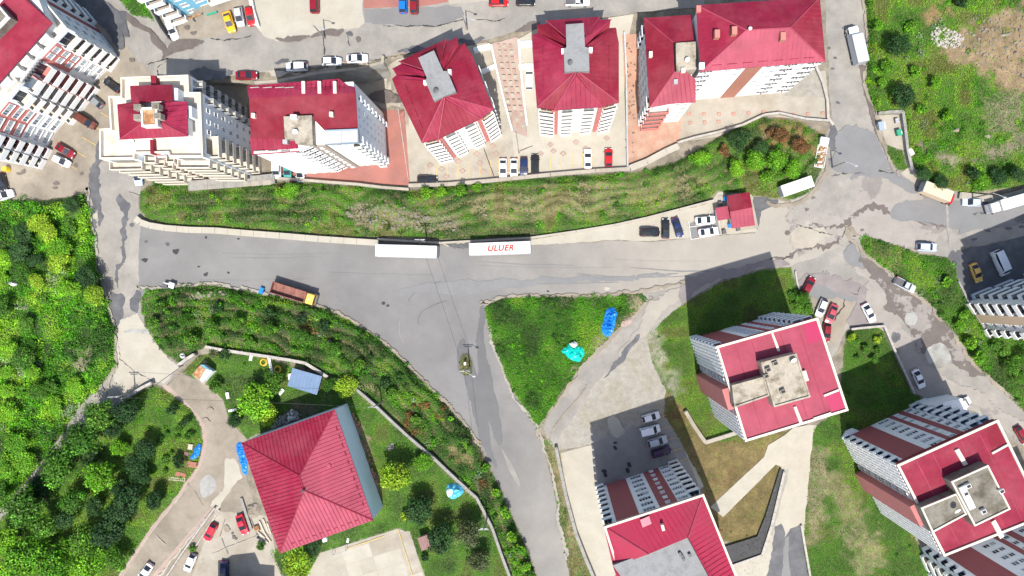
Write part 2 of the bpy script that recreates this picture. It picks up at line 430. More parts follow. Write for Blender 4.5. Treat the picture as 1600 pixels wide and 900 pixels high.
SOIL[far] = (0.05,0.075,0.025)
ZM = np.zeros(PX.shape, bool)
for nm, (poly, h, sc) in ZONES.items():
    m = inpoly(PX, PY, poly); ZM |= m
    k = np.clip((blur(m.astype(float), 10)-0.5)*2, 0, 1)*m
    HGT += h*k*(0.55+0.75*vnoise(PX, PY, 3, 34)) 
    SOIL[m] = sc
def polydist(path):
    d = np.full(PX.shape, 1e9)
    for (x0, y0), (x1, y1) in zip(path[:-1], path[1:]):
        L2 = (x1-x0)**2+(y1-y0)**2
        t = np.clip(((PX-x0)*(x1-x0)+(PY-y0)*(y1-y0))/L2, 0, 1)
        d = np.minimum(d, np.hypot(PX-x0-t*(x1-x0), PY-y0-t*(y1-y0)))
    return d
# terraced ridges running lengthwise along the bank and the slope
RIDGE = np.zeros(PX.shape)
for nm, path, pitch in (('bank', Pp('219,300 440,284 640,298 860,277 1000,269 1060,252 1120,216 1190,183'), 17.0), ('slope', Pp('219,455 262,448 330,446 420,461 500,480 560,507 610,543 660,594 700,634 740,684 780,762 820,852 838,900'), 19.0)):
    m = inpoly(PX, PY, ZONES[nm][0]); k = np.clip((blur(m.astype(float), 6)-.5)*2.4, 0, 1)
    s_ = np.sin((polydist(path)+26*(vnoise(PX, PY, 14, 46)-.5))/pitch*2*math.pi)
    RIDGE += s_*k; HGT += np.clip(.42*s_*k*(.3+1.2*vnoise(PX, PY, 16, 50)), -.3, 1)
DENS = np.ones(PX.shape)
for poly, sc, d in BARE:
    m = blur(inpoly(PX, PY, poly).astype(float), 14)
    m = np.clip((m-.5+.9*(vnoise(PX, PY, 5, 16)-.5)+.5*(vnoise(PX, PY, 6, 6)-.5))*2.2+.5, 0, 1)*(m > .04)
    DENS *= 1-m*(1-d)
    m = m[..., None]*.85
    SOIL[:] = SOIL*(1-m)+np.array(sc)*m
PATH = '1110,792 1194,714 1200,696 1226,680 1240,668 1262,664 1230,704 1224,730 1212,726 1130,808'
DENS[blur(inpoly(PX, PY, Pp(PATH)).astype(float), 2) > .25] = 0
mr = np.clip(-RIDGE*1.6-.7+.8*(vnoise(PX, PY, 15, 20)-.4), 0, 1)
DENS *= 1-.45*mr
SOIL[:] = SOIL*(1-mr[..., None]*.8)+np.array((0.16,0.125,0.065))*mr[..., None]*.8
SOIL *= (0.75+0.5*vnoise(PX, PY, 8, 11))[..., None]
HGT[far] = plateau(PX, PY)[far]*0
def gz(px, py):
    """ground height at a photo pixel"""
    i = min(max(int(np.searchsorted(GX, px)), 1), len(GX)-1); j = min(max(int(np.searchsorted(GY, py)), 1), len(GY)-1)
    f = (px-GX[i-1])/(GX[i]-GX[i-1]); g = (py-GY[j-1])/(GY[j]-GY[j-1])
    return float((HGT[j-1,i-1]*(1-f)+HGT[j-1,i]*f)*(1-g)+(HGT[j,i-1]*(1-f)+HGT[j,i]*f)*g)
def gzv(px, py):
    i = np.clip(np.searchsorted(GX, px), 1, len(GX)-1); j = np.clip(np.searchsorted(GY, py), 1, len(GY)-1)
    f = (px-GX[i-1])/(GX[i]-GX[i-1]); g = (py-GY[j-1])/(GY[j]-GY[j-1])
    return (HGT[j-1,i-1]*(1-f)+HGT[j-1,i]*f)*(1-g)+(HGT[j,i-1]*(1-f)+HGT[j,i]*f)*g
def WG(px, py, dz=0.0):
    z = gz(px, py)
    p = W(px, py, z)
    p.z += dz
    return p

def npmesh(name, V, F, mats, attrs=None, smooth=False):
    """mesh from numpy arrays; F is n x 4 or n x 3"""
    me = bpy.data.meshes.new(name)
    n, k = F.shape
    me.vertices.add(len(V)); me.vertices.foreach_set('co', V.astype(np.float32).ravel())
    me.loops.add(n*k); me.loops.foreach_set('vertex_index', F.astype(np.int32).ravel())
    me.polygons.add(n); me.polygons.foreach_set('loop_start', np.arange(0, n*k, k, dtype=np.int32))
    me.polygons.foreach_set('loop_total', np.full(n, k, np.int32))
    if smooth: me.polygons.foreach_set('use_smooth', np.ones(n, bool))
    me.update(calc_edges=True)
    for m in mats: me.materials.append(m)
    for an, arr in (attrs or {}).items():
        a = me.color_attributes.new(an, 'FLOAT_COLOR', 'POINT')
        a.data.foreach_set('color', np.concatenate([arr, np.ones((len(arr),1))], 1).astype(np.float32).ravel())
    return me

k_ = (CAM_H-HGT)/FPX
gv = np.stack([(PX-NX)*k_, (NY-PY)*k_, HGT-0.004-0.3*((plateau(PX, PY) > .02) & ~ZM)], -1).reshape(-1,3)
gw, gh = len(GX), len(GY)
idx = np.arange(gw*gh).reshape(gh, gw)
gf = np.stack([idx[1:,:-1], idx[1:,1:], idx[:-1,1:], idx[:-1,:-1]], -1).reshape(-1,4)
ground = link(bpy.data.objects.new('ground', npmesh('ground', gv, gf, [M['soil']], {'soil': SOIL.reshape(-1,3)}, True)))
tag(ground, 'earth and grass ground under the whole neighbourhood', 'ground', kind='structure')

# ------------------------------------------------------------------ paved sheets
SHEET_I = 0
def smoothpoly(pts, k=6):
    n = len(pts); out = []
    for i in range(n):
        p0, p1, p2, p3 = [np.array(pts[(i+q) % n], float) for q in (-1,0,1,2)]
        for t in np.linspace(0, 1, k, endpoint=False):
            out.append(tuple(0.5*((2*p1)+(p2-p0)*t+(2*p0-5*p1+4*p2-p3)*t*t+(3*p1-p0-3*p2+p3)*t**3)))
    return out
def rough(pts, amp, step=5.0, seed=0):
    """subdivide the outline and wander it a little, all in px"""
    r = np.random.default_rng(seed+17); out = []; n = len(pts)
    for i in range(n):
        a, b = np.array(pts[i], float), np.array(pts[(i+1) % n], float)
        d = np.linalg.norm(b-a); m = max(1, int(d/step))
        nrm = np.array([-(b-a)[1], (b-a)[0]])/max(d, 1e-6)
        for q in range(m):
            out.append(tuple(a+(b-a)*q/m + (nrm*r.normal(0, amp)*(1 if q else 0.4))))
    if amp > .25:
        p = np.array(out); s = seed*37.0
        for cell, k in ((34, 4.5 if amp >= .8 else 0), (16, 3.0), (6, 1.6)):
            p = p + amp*k*2*np.stack([vnoise(p[:,0]+s, p[:,1], 40, cell)-.5, vnoise(p[:,0], p[:,1]+s, 41, cell)-.5], 1)
        out = [tuple(q) for q in p]
    return out
def sheet(name, ptsx, mt, amp=0.5, smooth=False, parent=None, step=5.0, label=None, lift=0.0):
    global SHEET_I
    SHEET_I += 1
    pts = Pp(ptsx) if isinstance(ptsx, str) else ptsx
    if smooth: pts = smoothpoly(pts)
    if amp: pts = rough(pts, amp, step, SHEET_I)
    z = 0.008 + SHEET_I*0.0006 + lift
    pa = np.array(pts); ph = plateau(pa[:,0], pa[:,1])
    if ph.max() > .02:      # drape over the slope up to the upper street
        gx, gy = np.meshgrid(np.arange(pa[:,0].min()+2, pa[:,0].max(), 7), np.arange(pa[:,1].min()+2, pa[:,1].max(), 7))
        gx, gy = gx.ravel(), gy.ravel(); k = inpoly(gx, gy, pts)
        v2, _, f2, *_q = delaunay_2d_cdt([Vector(p) for p in pts]+[Vector((a, b)) for a, b in zip(gx[k], gy[k])], [], [list(range(len(pts)))], 1, 1e-3)
        w = [W(p.x, p.y, float(plateau(p.x, p.y))+.01+SHEET_I*.0022+lift) for p in v2]; tri = [tuple(f) for f in f2]
    else:
        w = [W(x, y, z) for x, y in pts]
        tri = tessellate_polygon([[Vector((p.x, p.y, 0)) for p in w]])
    fs = []
    for t in tri:
        a, b, c = (w[i] for i in t)
        fs.append(t if (b-a).cross(c-a).z > 0 else (t[0], t[2], t[1]))
    mb = MB(); mb.add(w, fs)
    o = mb.build(name, M[mt] if isinstance(mt, str) else mt, parent)
    if parent is None: tag(o, label, None, kind='structure')
    return o
def strip(pts, w):
    """band of width w px along a path"""
    pts = [np.array(p, float) for p in pts]; L_, R_ = [], []
    for i, p in enumerate(pts):
        d = pts[min(i+1, len(pts)-1)]-pts[max(i-1, 0)]
        n = np.array([-d[1], d[0]])/max(np.linalg.norm(d), 1e-6)
        ww = w if not isinstance(w, (list, tuple)) else w[i]
        L_.append(tuple(p+n*ww/2)); R_.append(tuple(p-n*ww/2))
    return L_+R_[::-1]

# base of the streets: one asphalt sheet each
r_main = sheet('main_road', '214,334 232,349 300,358 400,365 500,372 590,378 700,385 830,384 960,376 1010,378 1180,364 1185,340 1178,306 1200,308 1240,318 1270,302 1290,258 1300,200 1440,290 1500,318 1345,345 1340,366 1350,396 1300,432 1246,446 1236,416 1190,420 1130,436 1062,476 1035,498 1012,470 1004,458 870,460 770,468 757,482 766,525 790,590 825,648 845,676 866,770 880,850 892,900 905,1000 860,1000 838,900 820,852 780,762 740,684 700,634 660,594 610,543 560,507 500,480 420,461 330,447 262,450 235,452 217,470 222,500 190,500 160,420 150,330 160,270', 'asphalt', 0.35, label='grey asphalt main road running between the planted banks')
r_left = sheet('side_street', '150,255 220,250 219,300 219,340 217,400 217,468 232,520 256,552 282,572 258,606 240,598 196,626 150,654 112,689 60,750 0,812 -60,850 -60,830 0,796 40,752 95,680 120,640 160,600 179,570 180,525 166,470 152,420 143,350 139,303', 'asphalt_pale', 0.5, label='pale worn side street climbing past the thicket')
r_up = sheet('upper_street', '150,-60 186,0 240,30 300,30 400,40 560,42 566,-30 1100,-60 1100,12 1050,14 990,20 845,40 760,62 620,84 560,100 400,112 330,122 245,124 170,110 110,0 100,-60', 'asphalt_pale', 0.4, label='pale upper street behind the row of red roofed blocks')
r_east = sheet('east_road', '1286,-60 1348,-60 1352,0 1357,60 1352,130 1368,178 1384,226 1402,264 1440,288 1420,310 1300,300 1286,262 1290,214 1300,190 1296,140 1292,60', 'asphalt_pale', 0.5, label='pale grey road leading up beside the green hill')
r_branch = sheet('east_branch_road', '1420,286 1452,284 1505,304 1540,312 1600,326 1840,300 1840,345 1600,368 1540,382 1486,392 1482,402 1440,398 1380,376 1341,367 1335,340 1380,300', 'asphalt_pale', 0.5, label='patched grey road branching off past the parked trucks')
r_low = sheet('lower_street', '1236,416 1300,390 1345,366 1350,396 1400,432 1450,472 1492,522 1525,570 1560,600 1600,628 1840,800 1840,900 1600,700 1520,640 1424,614 1380,510 1344,512 1322,518 1300,560 1276,500 1268,476 1246,446', 'asphalt_pale', 0.6, label='worn patched lower street beside the apartment lawns')
# yards
y_tl = sheet('northwest_yard', '-240,90 100,-60 120,0 186,60 245,124 200,120 170,160 176,250 152,256 139,303 100,310 60,314 0,311 -240,311', 'yard_tan', 0.5, label='tan dusty yard around the long curved apartment block')
y_bl = sheet('blue_block_yard', '234,4 300,-30 420,-60 396,40 300,66 268,66', 'yard_tan', 0.5, label='tan parking yard in front of the sky blue block')
y_c = sheet('concrete_lot', '392,-60 568,-60 566,10 570,36 562,44 520,46 500,50 470,60 432,64 412,56 402,44', 'concrete_pale', 0.4, label='large pale concrete lot above the upper street')
y_r = sheet('red_forecourt', '566,-60 700,-60 700,3 660,10 568,13', 'pave_red', 0.2, label='pale red paved forecourt above the upper street')
y_t2 = sheet('tan_forecourt', '698,-60 880,-60 840,-4 760,2 700,6', 'concrete', 0.4, label='tan concrete forecourt above the upper street')
sheet('asphalt_patch', '568,14 660,11 720,10 726,26 700,38 640,42 600,38 570,36', 'asphalt', 0.5, parent=r_up)
y_b1 = sheet('tan_yard', '604,104 622,92 760,66 768,72 790,140 806,205 830,215 980,210 984,262 860,274 700,290 640,288 632,170 596,160 560,140', 'concrete', 0.2, label='tan concrete yard around the two central red roofed blocks')
y_gr = sheet('back_yard', '330,134 398,134 430,131 500,121 560,111 602,103 640,112 640,150 600,170 560,150 390,150 380,190 330,180', 'concrete', 0.4, label='narrow concrete yard behind the two western blocks')
y_red = sheet('red_yard', '560,172 632,172 641,290 560,286 470,278 440,270 440,200', 'pave_red', 0.2, label='red paved yard beside the white block with beige stripe')
y_dr = sheet('driveway', '768,68 806,58 812,60 824,214 826,216 800,206 790,160', 'pave_pink', 0.3, label='pinkish block paved driveway between two red roofed blocks')
y_b2 = sheet('pale_yard', '808,62 840,44 990,22 982,60 983,262 860,273 806,278 800,206 824,214', 'concrete_pale', 0.2, label='pale concrete yard of the upright central block')
y_or = sheet('orange_yard', '972,54 1000,52 1060,140 1068,190 1060,222 982,258', 'pave_orange', 0.2, label='orange paved yard beside the narrow red roofed block')
y_d = sheet('patterned_yard', '1060,222 1062,160 1290,110 1297,188 1250,186 1190,181 1120,214', 'concrete', 0.2, label='pale paved yard with red square motifs beside the large block')
sheet('stone_terrace', '1222,150 1276,98 1292,152 1240,150', 'gravel', 0.4, parent=y_d)
# beige parking strip along the main road
y_p = sheet('parking_strip', '690,380 830,374 960,353 1060,330 1112,316 1122,300 1178,300 1186,340 1182,362 1010,377 960,375 830,383 700,386', 'concrete_pale', 0.3, label='beige concrete parking strip along the main road wall')
sheet('parking_patch', '1075,350 1118,330 1126,366 1080,374', 'asphalt_blue', 0.2, parent=y_p)
sheet('tar_patch', '1178,300 1192,300 1210,308 1214,318 1190,330 1186,352 1180,354', 'asphalt_dark', 0.6, True, r_main)
# around the lower blocks
y_g = sheet('gravel_lot', '1010,522 1016,560 1040,610 1036,650 1062,690 1096,750 940,800 930,760 928,692 870,706 856,680 862,650 880,622 915,572 960,528 990,500', 'gravel', 0.7, label='pale gravel lot above the parked row of cars')
y_lane = sheet('worn_lane', '1004,460 1050,452 1080,440 1064,476 1035,500 1012,522 975,560 930,600 900,640 885,670 870,700 858,690 850,664 868,626 910,571 955,526 990,494', 'asphalt_pale', 0.8, label='worn lane curving round the green triangular island')
y_park = sheet('slab_lot', '876,708 928,694 1010,662 1044,652 1062,690 1100,760 1060,790 960,900 960,1000 950,1000 928,900 902,835 884,770', 'concrete_pale', 0.2, label='cream concrete slab lot beside the parked row of cars')
sheet('asphalt_bay', '926,692 1012,660 1044,652 1066,694 1092,760 940,800', 'asphalt_pale', 0.2, parent=y_park)
y_path = sheet('footpath', PATH, 'concrete_pale', 0.15, lift=.17, label='pale concrete footpath across the dry lawn')
y_ramp = sheet('ramp', '1240,668 1276,664 1270,720 1256,850 1262,900 1280,1000 1150,1000 1150,900 1128,884 1186,866 1220,736 1228,702', 'concrete_pale', 0.4, label='pale concrete ramp down between the lawns')
sheet('tar_patch', '1210,822 1222,818 1226,840 1236,828 1250,818 1258,850 1266,900 1290,1000 1210,1000 1198,900 1206,860', 'asphalt_dark', 0.7, parent=y_ramp)
sheet('wheel_track', '1226,842 1232,838 1234,900 1238,1000 1222,1000 1222,900', 'asphalt_blue', 0.5, parent=y_ramp)
sheet('pebble_band', '1222,736 1234,732 1216,800 1206,838 1196,836 1206,790', 'gravel', 0.4, parent=y_ramp)
# east parking bays
y_e = sheet('bay_yard', '1258,456 1268,444 1336,468 1326,500 1300,545 1284,520 1272,488', 'yard_tan', 0.5, label='tan parking bay beside the hedge and the large block')
y_rb = sheet('asphalt_yard', '1486,393 1540,383 1600,368 1840,345 1840,500 1600,440 1512,470 1497,440 1494,420 1482,402', 'asphalt_dark', 0.5, label='dark asphalt yard with a taxi and a minibus')
y_bin = sheet('bin_yard', '1368,180 1408,177 1414,236 1386,226', 'concrete', 0.2, label='small walled concrete bay for bins beside the road')
sheet('pale_apron', '1418,262 1442,282 1462,290 1448,300 1424,290 1408,270', 'concrete', 0.4, parent=r_branch)
# house in the lower left
y_h = sheet('house_yard', '258,606 283,582 330,605 348,625 358,655 385,686 378,720 400,800 420,860 440,900 440,1000 230,1000 250,900 340,795 318,790 308,770 296,756 309,730 318,695 316,668 298,640', 'yard_tan', 0.3, label='tan concrete yard in front of the big hip roofed house')
sheet('pale_repair', '352,722 372,716 378,740 362,760 344,792 342,800 330,796 336,780 348,760', 'concrete_pale', 0.9, True, y_h)
sheet('grey_repair', '312,756 322,742 334,748 336,766 322,776 312,772', 'concrete_grey', 0.7, True, y_h)
sheet('concrete_slab', '336,798 420,806 430,860 440,900 440,1000 286,1000 300,900', 'concrete', 0.2, parent=y_h)
y_l = sheet('lane', '296,756 318,790 336,792 250,900 220,960 150,960 192,893', 'yard_tan', 0.3, label='tan lane sloping down past the orchard')
w_pk = sheet('walkway', '256,606 264,604 302,640 319,664 323,690 316,722 299,752 292,748 307,722 314,694 311,668 296,644', 'pave_pink', 0.15, True, label='curved pinkish walkway round the orchard')
sheet('lower_walk', strip([(291,752),(284,768),(240,822),(192,896),(180,915)], 6), 'pave_pink', 0.2, parent=w_pk)
sheet('lower_walk', strip([(334,793),(300,833),(270,868),(238,905)], 8), 'pave_pink', 0.2, parent=w_pk)
# court of concrete slabs, each slab its own piece
y_ct = sheet('court', '480,900 500,864 622,826 640,833 664,900 690,1000 470,1000', 'concrete', 0.1, label='sports court of pale concrete slabs behind the house')
for i in range(6):
    for j in range(5):
        o = np.array([512,868])+np.array([21.4,-6.6])*i+np.array([6.6,21.4])*j
        if o[1] > 930: continue
        q = [o+np.array([21.4,-6.6])*a+np.array([6.6,21.4])*b for a, b in ((.01,.01),(.985,.01),(.985,.985),(.01,.985))]
        sheet('slab', [tuple(p) for p in q], random.choice(['concrete_pale','concrete']), 0.06, parent=y_ct, lift=0.012*random.random()+0.004)
# ------------------------------------------------------------------ wear on the streets: patches, stains, cracks, and a painted shadow
def stain_or_shade(par, pts, mt='asphalt_dark', amp=0.8, sm=True, name='stain', step=3.0):
    return sheet(name, pts, mt, amp, sm, par, step)
# wet trails and tyre sweeps at the fork
stain_or_shade(r_main, '750,478 758,486 756,520 762,560 770,600 778,640 784,690 774,690 760,640 742,610 726,588 732,586 742,596 746,580 744,550 746,510', 'wet', 0.7)
stain_or_shade(r_main, '716,540 724,530 732,546 742,572 748,596 738,592 716,580 713,560', 'wet', 0.6)
stain_or_shade(r_main, '724,588 736,590 752,600 762,640 766,690 776,730 766,720 752,690 738,640', 'wet', 0.6)
stain_or_shade(r_main, '784,700 794,716 808,742 812,760 804,752 792,726', 'asphalt_pale', 0.3)
for a, b, c in (((626,500),(624,520),(632,535)), ((655,505),(662,485),(700,470)), ((640,470),(655,452),(690,440))):
    stain_or_shade(r_main, strip(smoothpoly([a,b,c])[:12], 1.0), 'asphalt_pale' if a[0] == 626 else 'wet', 0.1, False, 'tyre_mark')
for k in range(10):
    y0 = 395+k*5; a = rng.uniform(250,1000)
    stain_or_shade(r_main, strip([(a, y0+rng.uniform(-3,3)), (a+80, y0+4), (a+rng.uniform(140,220), y0+rng.uniform(0,6))], [0.6,2.2,0.6]), 'asphalt_blue' if k % 2 else 'asphalt', 0.25, False, 'tyre_mark', 8)
for x, y, r, mt in ((275,392,6,'tar'),(226,406,5,'tar'),(262,382,4,'asphalt_dark'),(322,371,2.5,'tar'),(372,373,2.5,'tar'),(322,429,4,'tar'),(310,416,2,'tar'),(357,427,2,'tar'),(600,474,3.5,'tar'),(606,478,2.5,'tar'),(228,378,3,'asphalt_dark'),(205,352,4,'asphalt_dark'),(760,450,2,'tar'),(855,455,2,'tar'),(980,437,1.5,'tar'),(948,452,5,'concrete_pale')):
    q = [(x+r*(0.7+0.6*rng.random())*math.cos(t), y+0.7*r*(0.7+0.6*rng.random())*math.sin(t)) for t in np.linspace(0, 2*math.pi, 9)[:-1]]
    stain_or_shade(r_main, q, mt, 0.5)
stain_or_shade(r_main, '620,455 700,440 840,436 1000,430 1060,426 1000,436 840,446 720,460', 'asphalt_blue', 0.8, True)
# left street: long dark repair seams
stain_or_shade(r_left, '140,262 158,262 150,300 148,340 152,400 166,460 178,500 166,480 152,430 144,380 140,320', 'asphalt_dark', 1.2)
stain_or_shade(r_left, '192,300 204,320 196,345 190,400 186,450 183,440 186,380 188,330', 'asphalt_dark', 1.4)
stain_or_shade(r_left, '172,456 192,456 200,470 190,496 182,504 172,486', 'asphalt_dark', 1.6)
stain_or_shade(r_left, '150,300 158,296 160,330 162,356 154,340', 'asphalt_dark', 1.5)
stain_or_shade(r_left, '206,460 216,452 222,470 216,486 208,478', 'asphalt_dark', 1.2)
stain_or_shade(r_left, '188,500 214,488 232,520 258,552 280,574 256,600 238,596 196,622 176,600 182,560 184,520', 'concrete_pale', 0.5, False, 'concrete_repair')
stain_or_shade(r_left, '196,516 236,514 238,521 198,520', 'concrete_grey', 0.6)
stain_or_shade(r_left, '144,335 152,332 153,341 145,342', 'concrete_pale', 0.2, False)
for pts in ([(200,300),(210,303),(219,305)], [(186,560),(210,580),(240,596)], [(185,540),(188,556),(184,572)]):
    stain_or_shade(r_left, strip(pts, 0.7), 'tar', 0.3, False, 'crack')
# upper street: muddy seep, cracks and a painted block shadow
stain_or_shade(r_up, '190,18 214,28 232,46 246,60 256,70 262,76 282,62 300,60 318,66 306,74 286,82 262,88 250,96 254,84 240,70 226,52 208,38', 'mudstain', 0.9)
stain_or_shade(r_up, '188,20 198,28 196,50 200,62 190,54 186,36', 'asphalt_dark', 1.2)
stain_or_shade(r_up, '300,112 330,108 360,112 352,122 318,124', 'asphalt_dark', 1.4)  # cast shadow of the terrace topped block, painted on the asphalt
stain_or_shade(r_up, '428,62 460,56 480,56 470,62 440,66', 'mudstain', 0.9)
stain_or_shade(r_up, '488,52 510,46 534,44 530,52 500,56', 'mudstain', 0.9)
stain_or_shade(r_up, '542,46 549,47 548,54 542,52', 'asphalt_dark', 0.8)
for x, y in ((303,51),(291,43),(558,61),(205,93)):
    stain_or_shade(r_up, [(x-4,y-2),(x+3,y-3),(x+4,y+2),(x-2,y+3)], 'mudstain', 0.7)
for pts in ([(245,120),(247,104),(260,95)], [(506,56),(508,86)], [(543,54),(546,72)], [(560,100),(590,92),(640,84),(700,72)], [(745,30),(770,32),(790,30)], [(600,40),(680,42),(724,28)], [(230,100),(245,96),(262,90)], [(330,60),(350,64),(392,56)]):
    stain_or_shade(r_up, strip(pts, 1.0), 'tar', 0.6, False, 'crack')
stain_or_shade(r_up, '620,84 660,76 720,64 760,58 750,66 700,74 650,86', 'asphalt_dark', 1.0)
stain_or_shade(r_up, '806,50 840,44 838,34 820,38', 'mudstain', 1.0)
stain_or_shade(r_up, '410,108 440,104 460,110 500,104 560,98 566,102 520,110 440,116', 'concrete', 1.6)
stain_or_shade(r_up, '430,94 448,94 446,99 432,99', 'asphalt_dark', 1.0)
# dark patches west of the terrace block
stain_or_shade(y_tl, '150,232 160,206 166,214 172,250 158,256 152,296 142,300 140,270', 'asphalt_dark', 1.3)
stain_or_shade(y_tl, '120,0 150,-4 186,20 196,60 188,78 160,40', 'asphalt_dark', 0.8)
for x, y in ((118,258),(86,286),(86,294),(128,270),(40,264),(30,272),(110,250)):
    stain_or_shade(y_tl, [(x-4,y-1),(x+2,y-3),(x+4,y+1),(x-1,y+3)], 'mudstain', 0.8)
for k in range(5):
    x, y = 158-k*15, 176+k*19
    stain_or_shade(y_tl, strip([(x,y),(x+22,y+13)], 0.8), 'line_yellow', 0.1, False, 'bay_line')
# east road and junction
stain_or_shade(r_main, '1240,300 1300,262 1400,280 1440,296 1480,318 1480,360 1440,390 1345,362 1300,384 1244,404 1236,380 1230,340', 'worn_pale', 1.4, False)
stain_or_shade(r_main, '1286,276 1330,268 1380,266 1402,270 1440,292 1420,300 1380,280 1330,276 1290,284', 'asphalt_blue', 0.9)
stain_or_shade(r_main, strip([(1246,352),(1290,360),(1320,352),(1345,330),(1380,322),(1420,348),(1478,352)], [2,4,6,7,8,5,2]), 'mudstain', 1.6, False)
stain_or_shade(r_main, strip([(1200,412),(1250,394),(1290,382),(1310,370),(1330,356)], [2,5,5,6,3]), 'mudstain', 1.5, False)
stain_or_shade(r_main, '1240,392 1240,362 1262,350 1272,358 1290,352 1302,366 1290,372 1296,384 1276,380 1262,392', 'concrete', 1.2, False)
stain_or_shade(r_main, '1262,302 1290,262 1312,250 1336,262 1330,280 1352,296 1330,316 1338,334 1304,334 1290,346 1270,332 1252,340 1240,322', 'asphalt_pale', 1.6, False)
for k in range(26):
    x, y = rng.uniform(1225,1350), rng.uniform(300,400); r = rng.uniform(1.5,5)
    stain_or_shade(r_main, [(x+r*rng.uniform(.5,1.4)*math.cos(a), y+r*.6*rng.uniform(.5,1.4)*math.sin(a)) for a in np.linspace(0,6.28,8)[:-1]], random.choice(['mudstain','asphalt_blue','asphalt_pale','asphalt_pink']), .6, False)
stain_or_shade(r_low, '1340,400 1372,440 1400,490 1420,520 1440,560 1480,590 1540,620 1600,660 1600,700 1530,640 1440,618 1424,600 1384,512 1352,500 1350,470 1358,440 1330,420', 'worn_pale', 1.0, False)
stain_or_shade(r_low, '1320,388 1334,380 1346,400 1360,412 1340,418 1322,406', 'asphalt_blue', 1.0)
stain_or_shade(r_low, '1256,440 1300,438 1344,456 1346,468 1300,470 1270,462', 'asphalt_blue', 1.2)
stain_or_shade(r_low, '1346,396 1396,432 1420,456 1446,474 1484,520 1510,560 1540,590 1500,580 1460,560 1420,520 1400,490 1372,440', 'worn', 1.6)
stain_or_shade(r_low, '1246,444 1262,430 1300,428 1340,440 1352,452 1340,462 1290,446', 'asphalt_pink', 1.6)
stain_or_shade(r_low, '1416,490 1428,488 1433,496 1430,506 1418,507 1413,499', 'concrete_grey', 0.5)
stain_or_shade(r_low, '1450,546 1468,536 1482,546 1484,562 1472,576 1456,574 1448,560', 'concrete_grey', 0.6)
stain_or_shade(r_low, '1394,520 1406,518 1408,530 1398,534', 'asphalt_dark', 0.8)
stain_or_shade(r_low, '1326,508 1340,470 1352,452 1356,470 1350,500 1380,508', 'asphalt_pink', 1.0)
for pts in ([(1330,456),(1338,462),(1344,448)], [(1200,414),(1240,400)], [(1246,350),(1262,356),(1300,368)], [(1300,276),(1340,270),(1400,268)], [(1320,466),(1316,480),(1304,500)]):
    stain_or_shade(r_main, strip(pts, 1.1), 'tar', 0.7, False, 'crack')
stain_or_shade(r_branch, '1448,312 1482,314 1540,312 1600,316 1600,346 1560,356 1510,361 1500,360 1496,352 1450,352 1400,344 1400,318', 'asphalt_blue', 0.9)
stain_or_shade(r_branch, strip([(1480,316),(1482,340),(1481,360),(1486,384),(1494,392)], 3.4), 'coping_grey', 0.5, False, 'drain_channel')
stain_or_shade(r_branch, strip([(1448,346),(1480,350)], 3), 'mudstain', 1.0, False)
for x, y in ((1535,334),(1545,330),(1525,337),(1576,358),(1594,352),(1520,371),(1540,360)):
    stain_or_shade(r_branch, [(x-5,y-1),(x+2,y-2),(x+5,y),(x-1,y+2)], 'asphalt_dark', 0.8)
stain_or_shade(r_branch, '1586,344 1600,336 1640,330 1640,344 1600,350', 'asphalt_dark', 1.0)
for x, y in ((1296,75),(1305,90),(1300,108),(1310,160),(1298,250),(1316,215)):
    stain_or_shade(r_east, [(x-2,y-1),(x+2,y-2),(x+3,y+1),(x-1,y+2)], 'asphalt_dark', 0.6)
stain_or_shade(r_east, '1350,100 1358,130 1364,160 1370,182 1376,206 1386,230 1378,226 1364,190 1352,150 1344,112', 'mudstain', 0.9)
stain_or_shade(r_east, '1296,204 1306,196 1308,222 1302,240 1296,228', 'asphalt_dark', 0.8)
stain_or_shade(r_east, '1310,210 1360,200 1384,240 1400,262 1380,266 1330,268 1300,262', 'asphalt_blue', 1.2)
# worn lane and gravel lot
stain_or_shade(y_lane, '1016,466 1052,452 1076,446 1062,470 1036,490 1010,516 990,540 975,556 970,550 985,528 1000,500', 'asphalt', 1.6)
stain_or_shade(y_lane, '946,590 970,556 988,528 1000,520 990,540 970,566 950,588', 'asphalt_dark', 0.8)
stain_or_shade(y_lane, '1066,440 1100,424 1200,406 1232,410 1190,420 1130,434 1080,462 1062,478', 'asphalt_pink', 1.2)
stain_or_shade(y_lane, strip([(858,690),(870,660),(905,620),(918,600)], 3), 'yard_tan', 0.6, False)
for x, y in ((960,692),(962,700),(942,735),(984,726),(980,735),(946,742)):
    stain_or_shade(y_park, [(x-3,y-2),(x+3,y-2),(x+4,y+3),(x-2,y+3)], 'tar', 0.7)
stain_or_shade(y_park, '948,656 958,650 970,660 976,676 968,684 956,680 950,668', 'concrete_pale', 0.7)
for k in range(5):
    x, y = 1000+k*8.5, 664+k*17
    sheet('bay_line', strip([(x+5,y-4),(x+40,y-15)], 0.7), 'line_yellow', 0.05, parent=y_park)
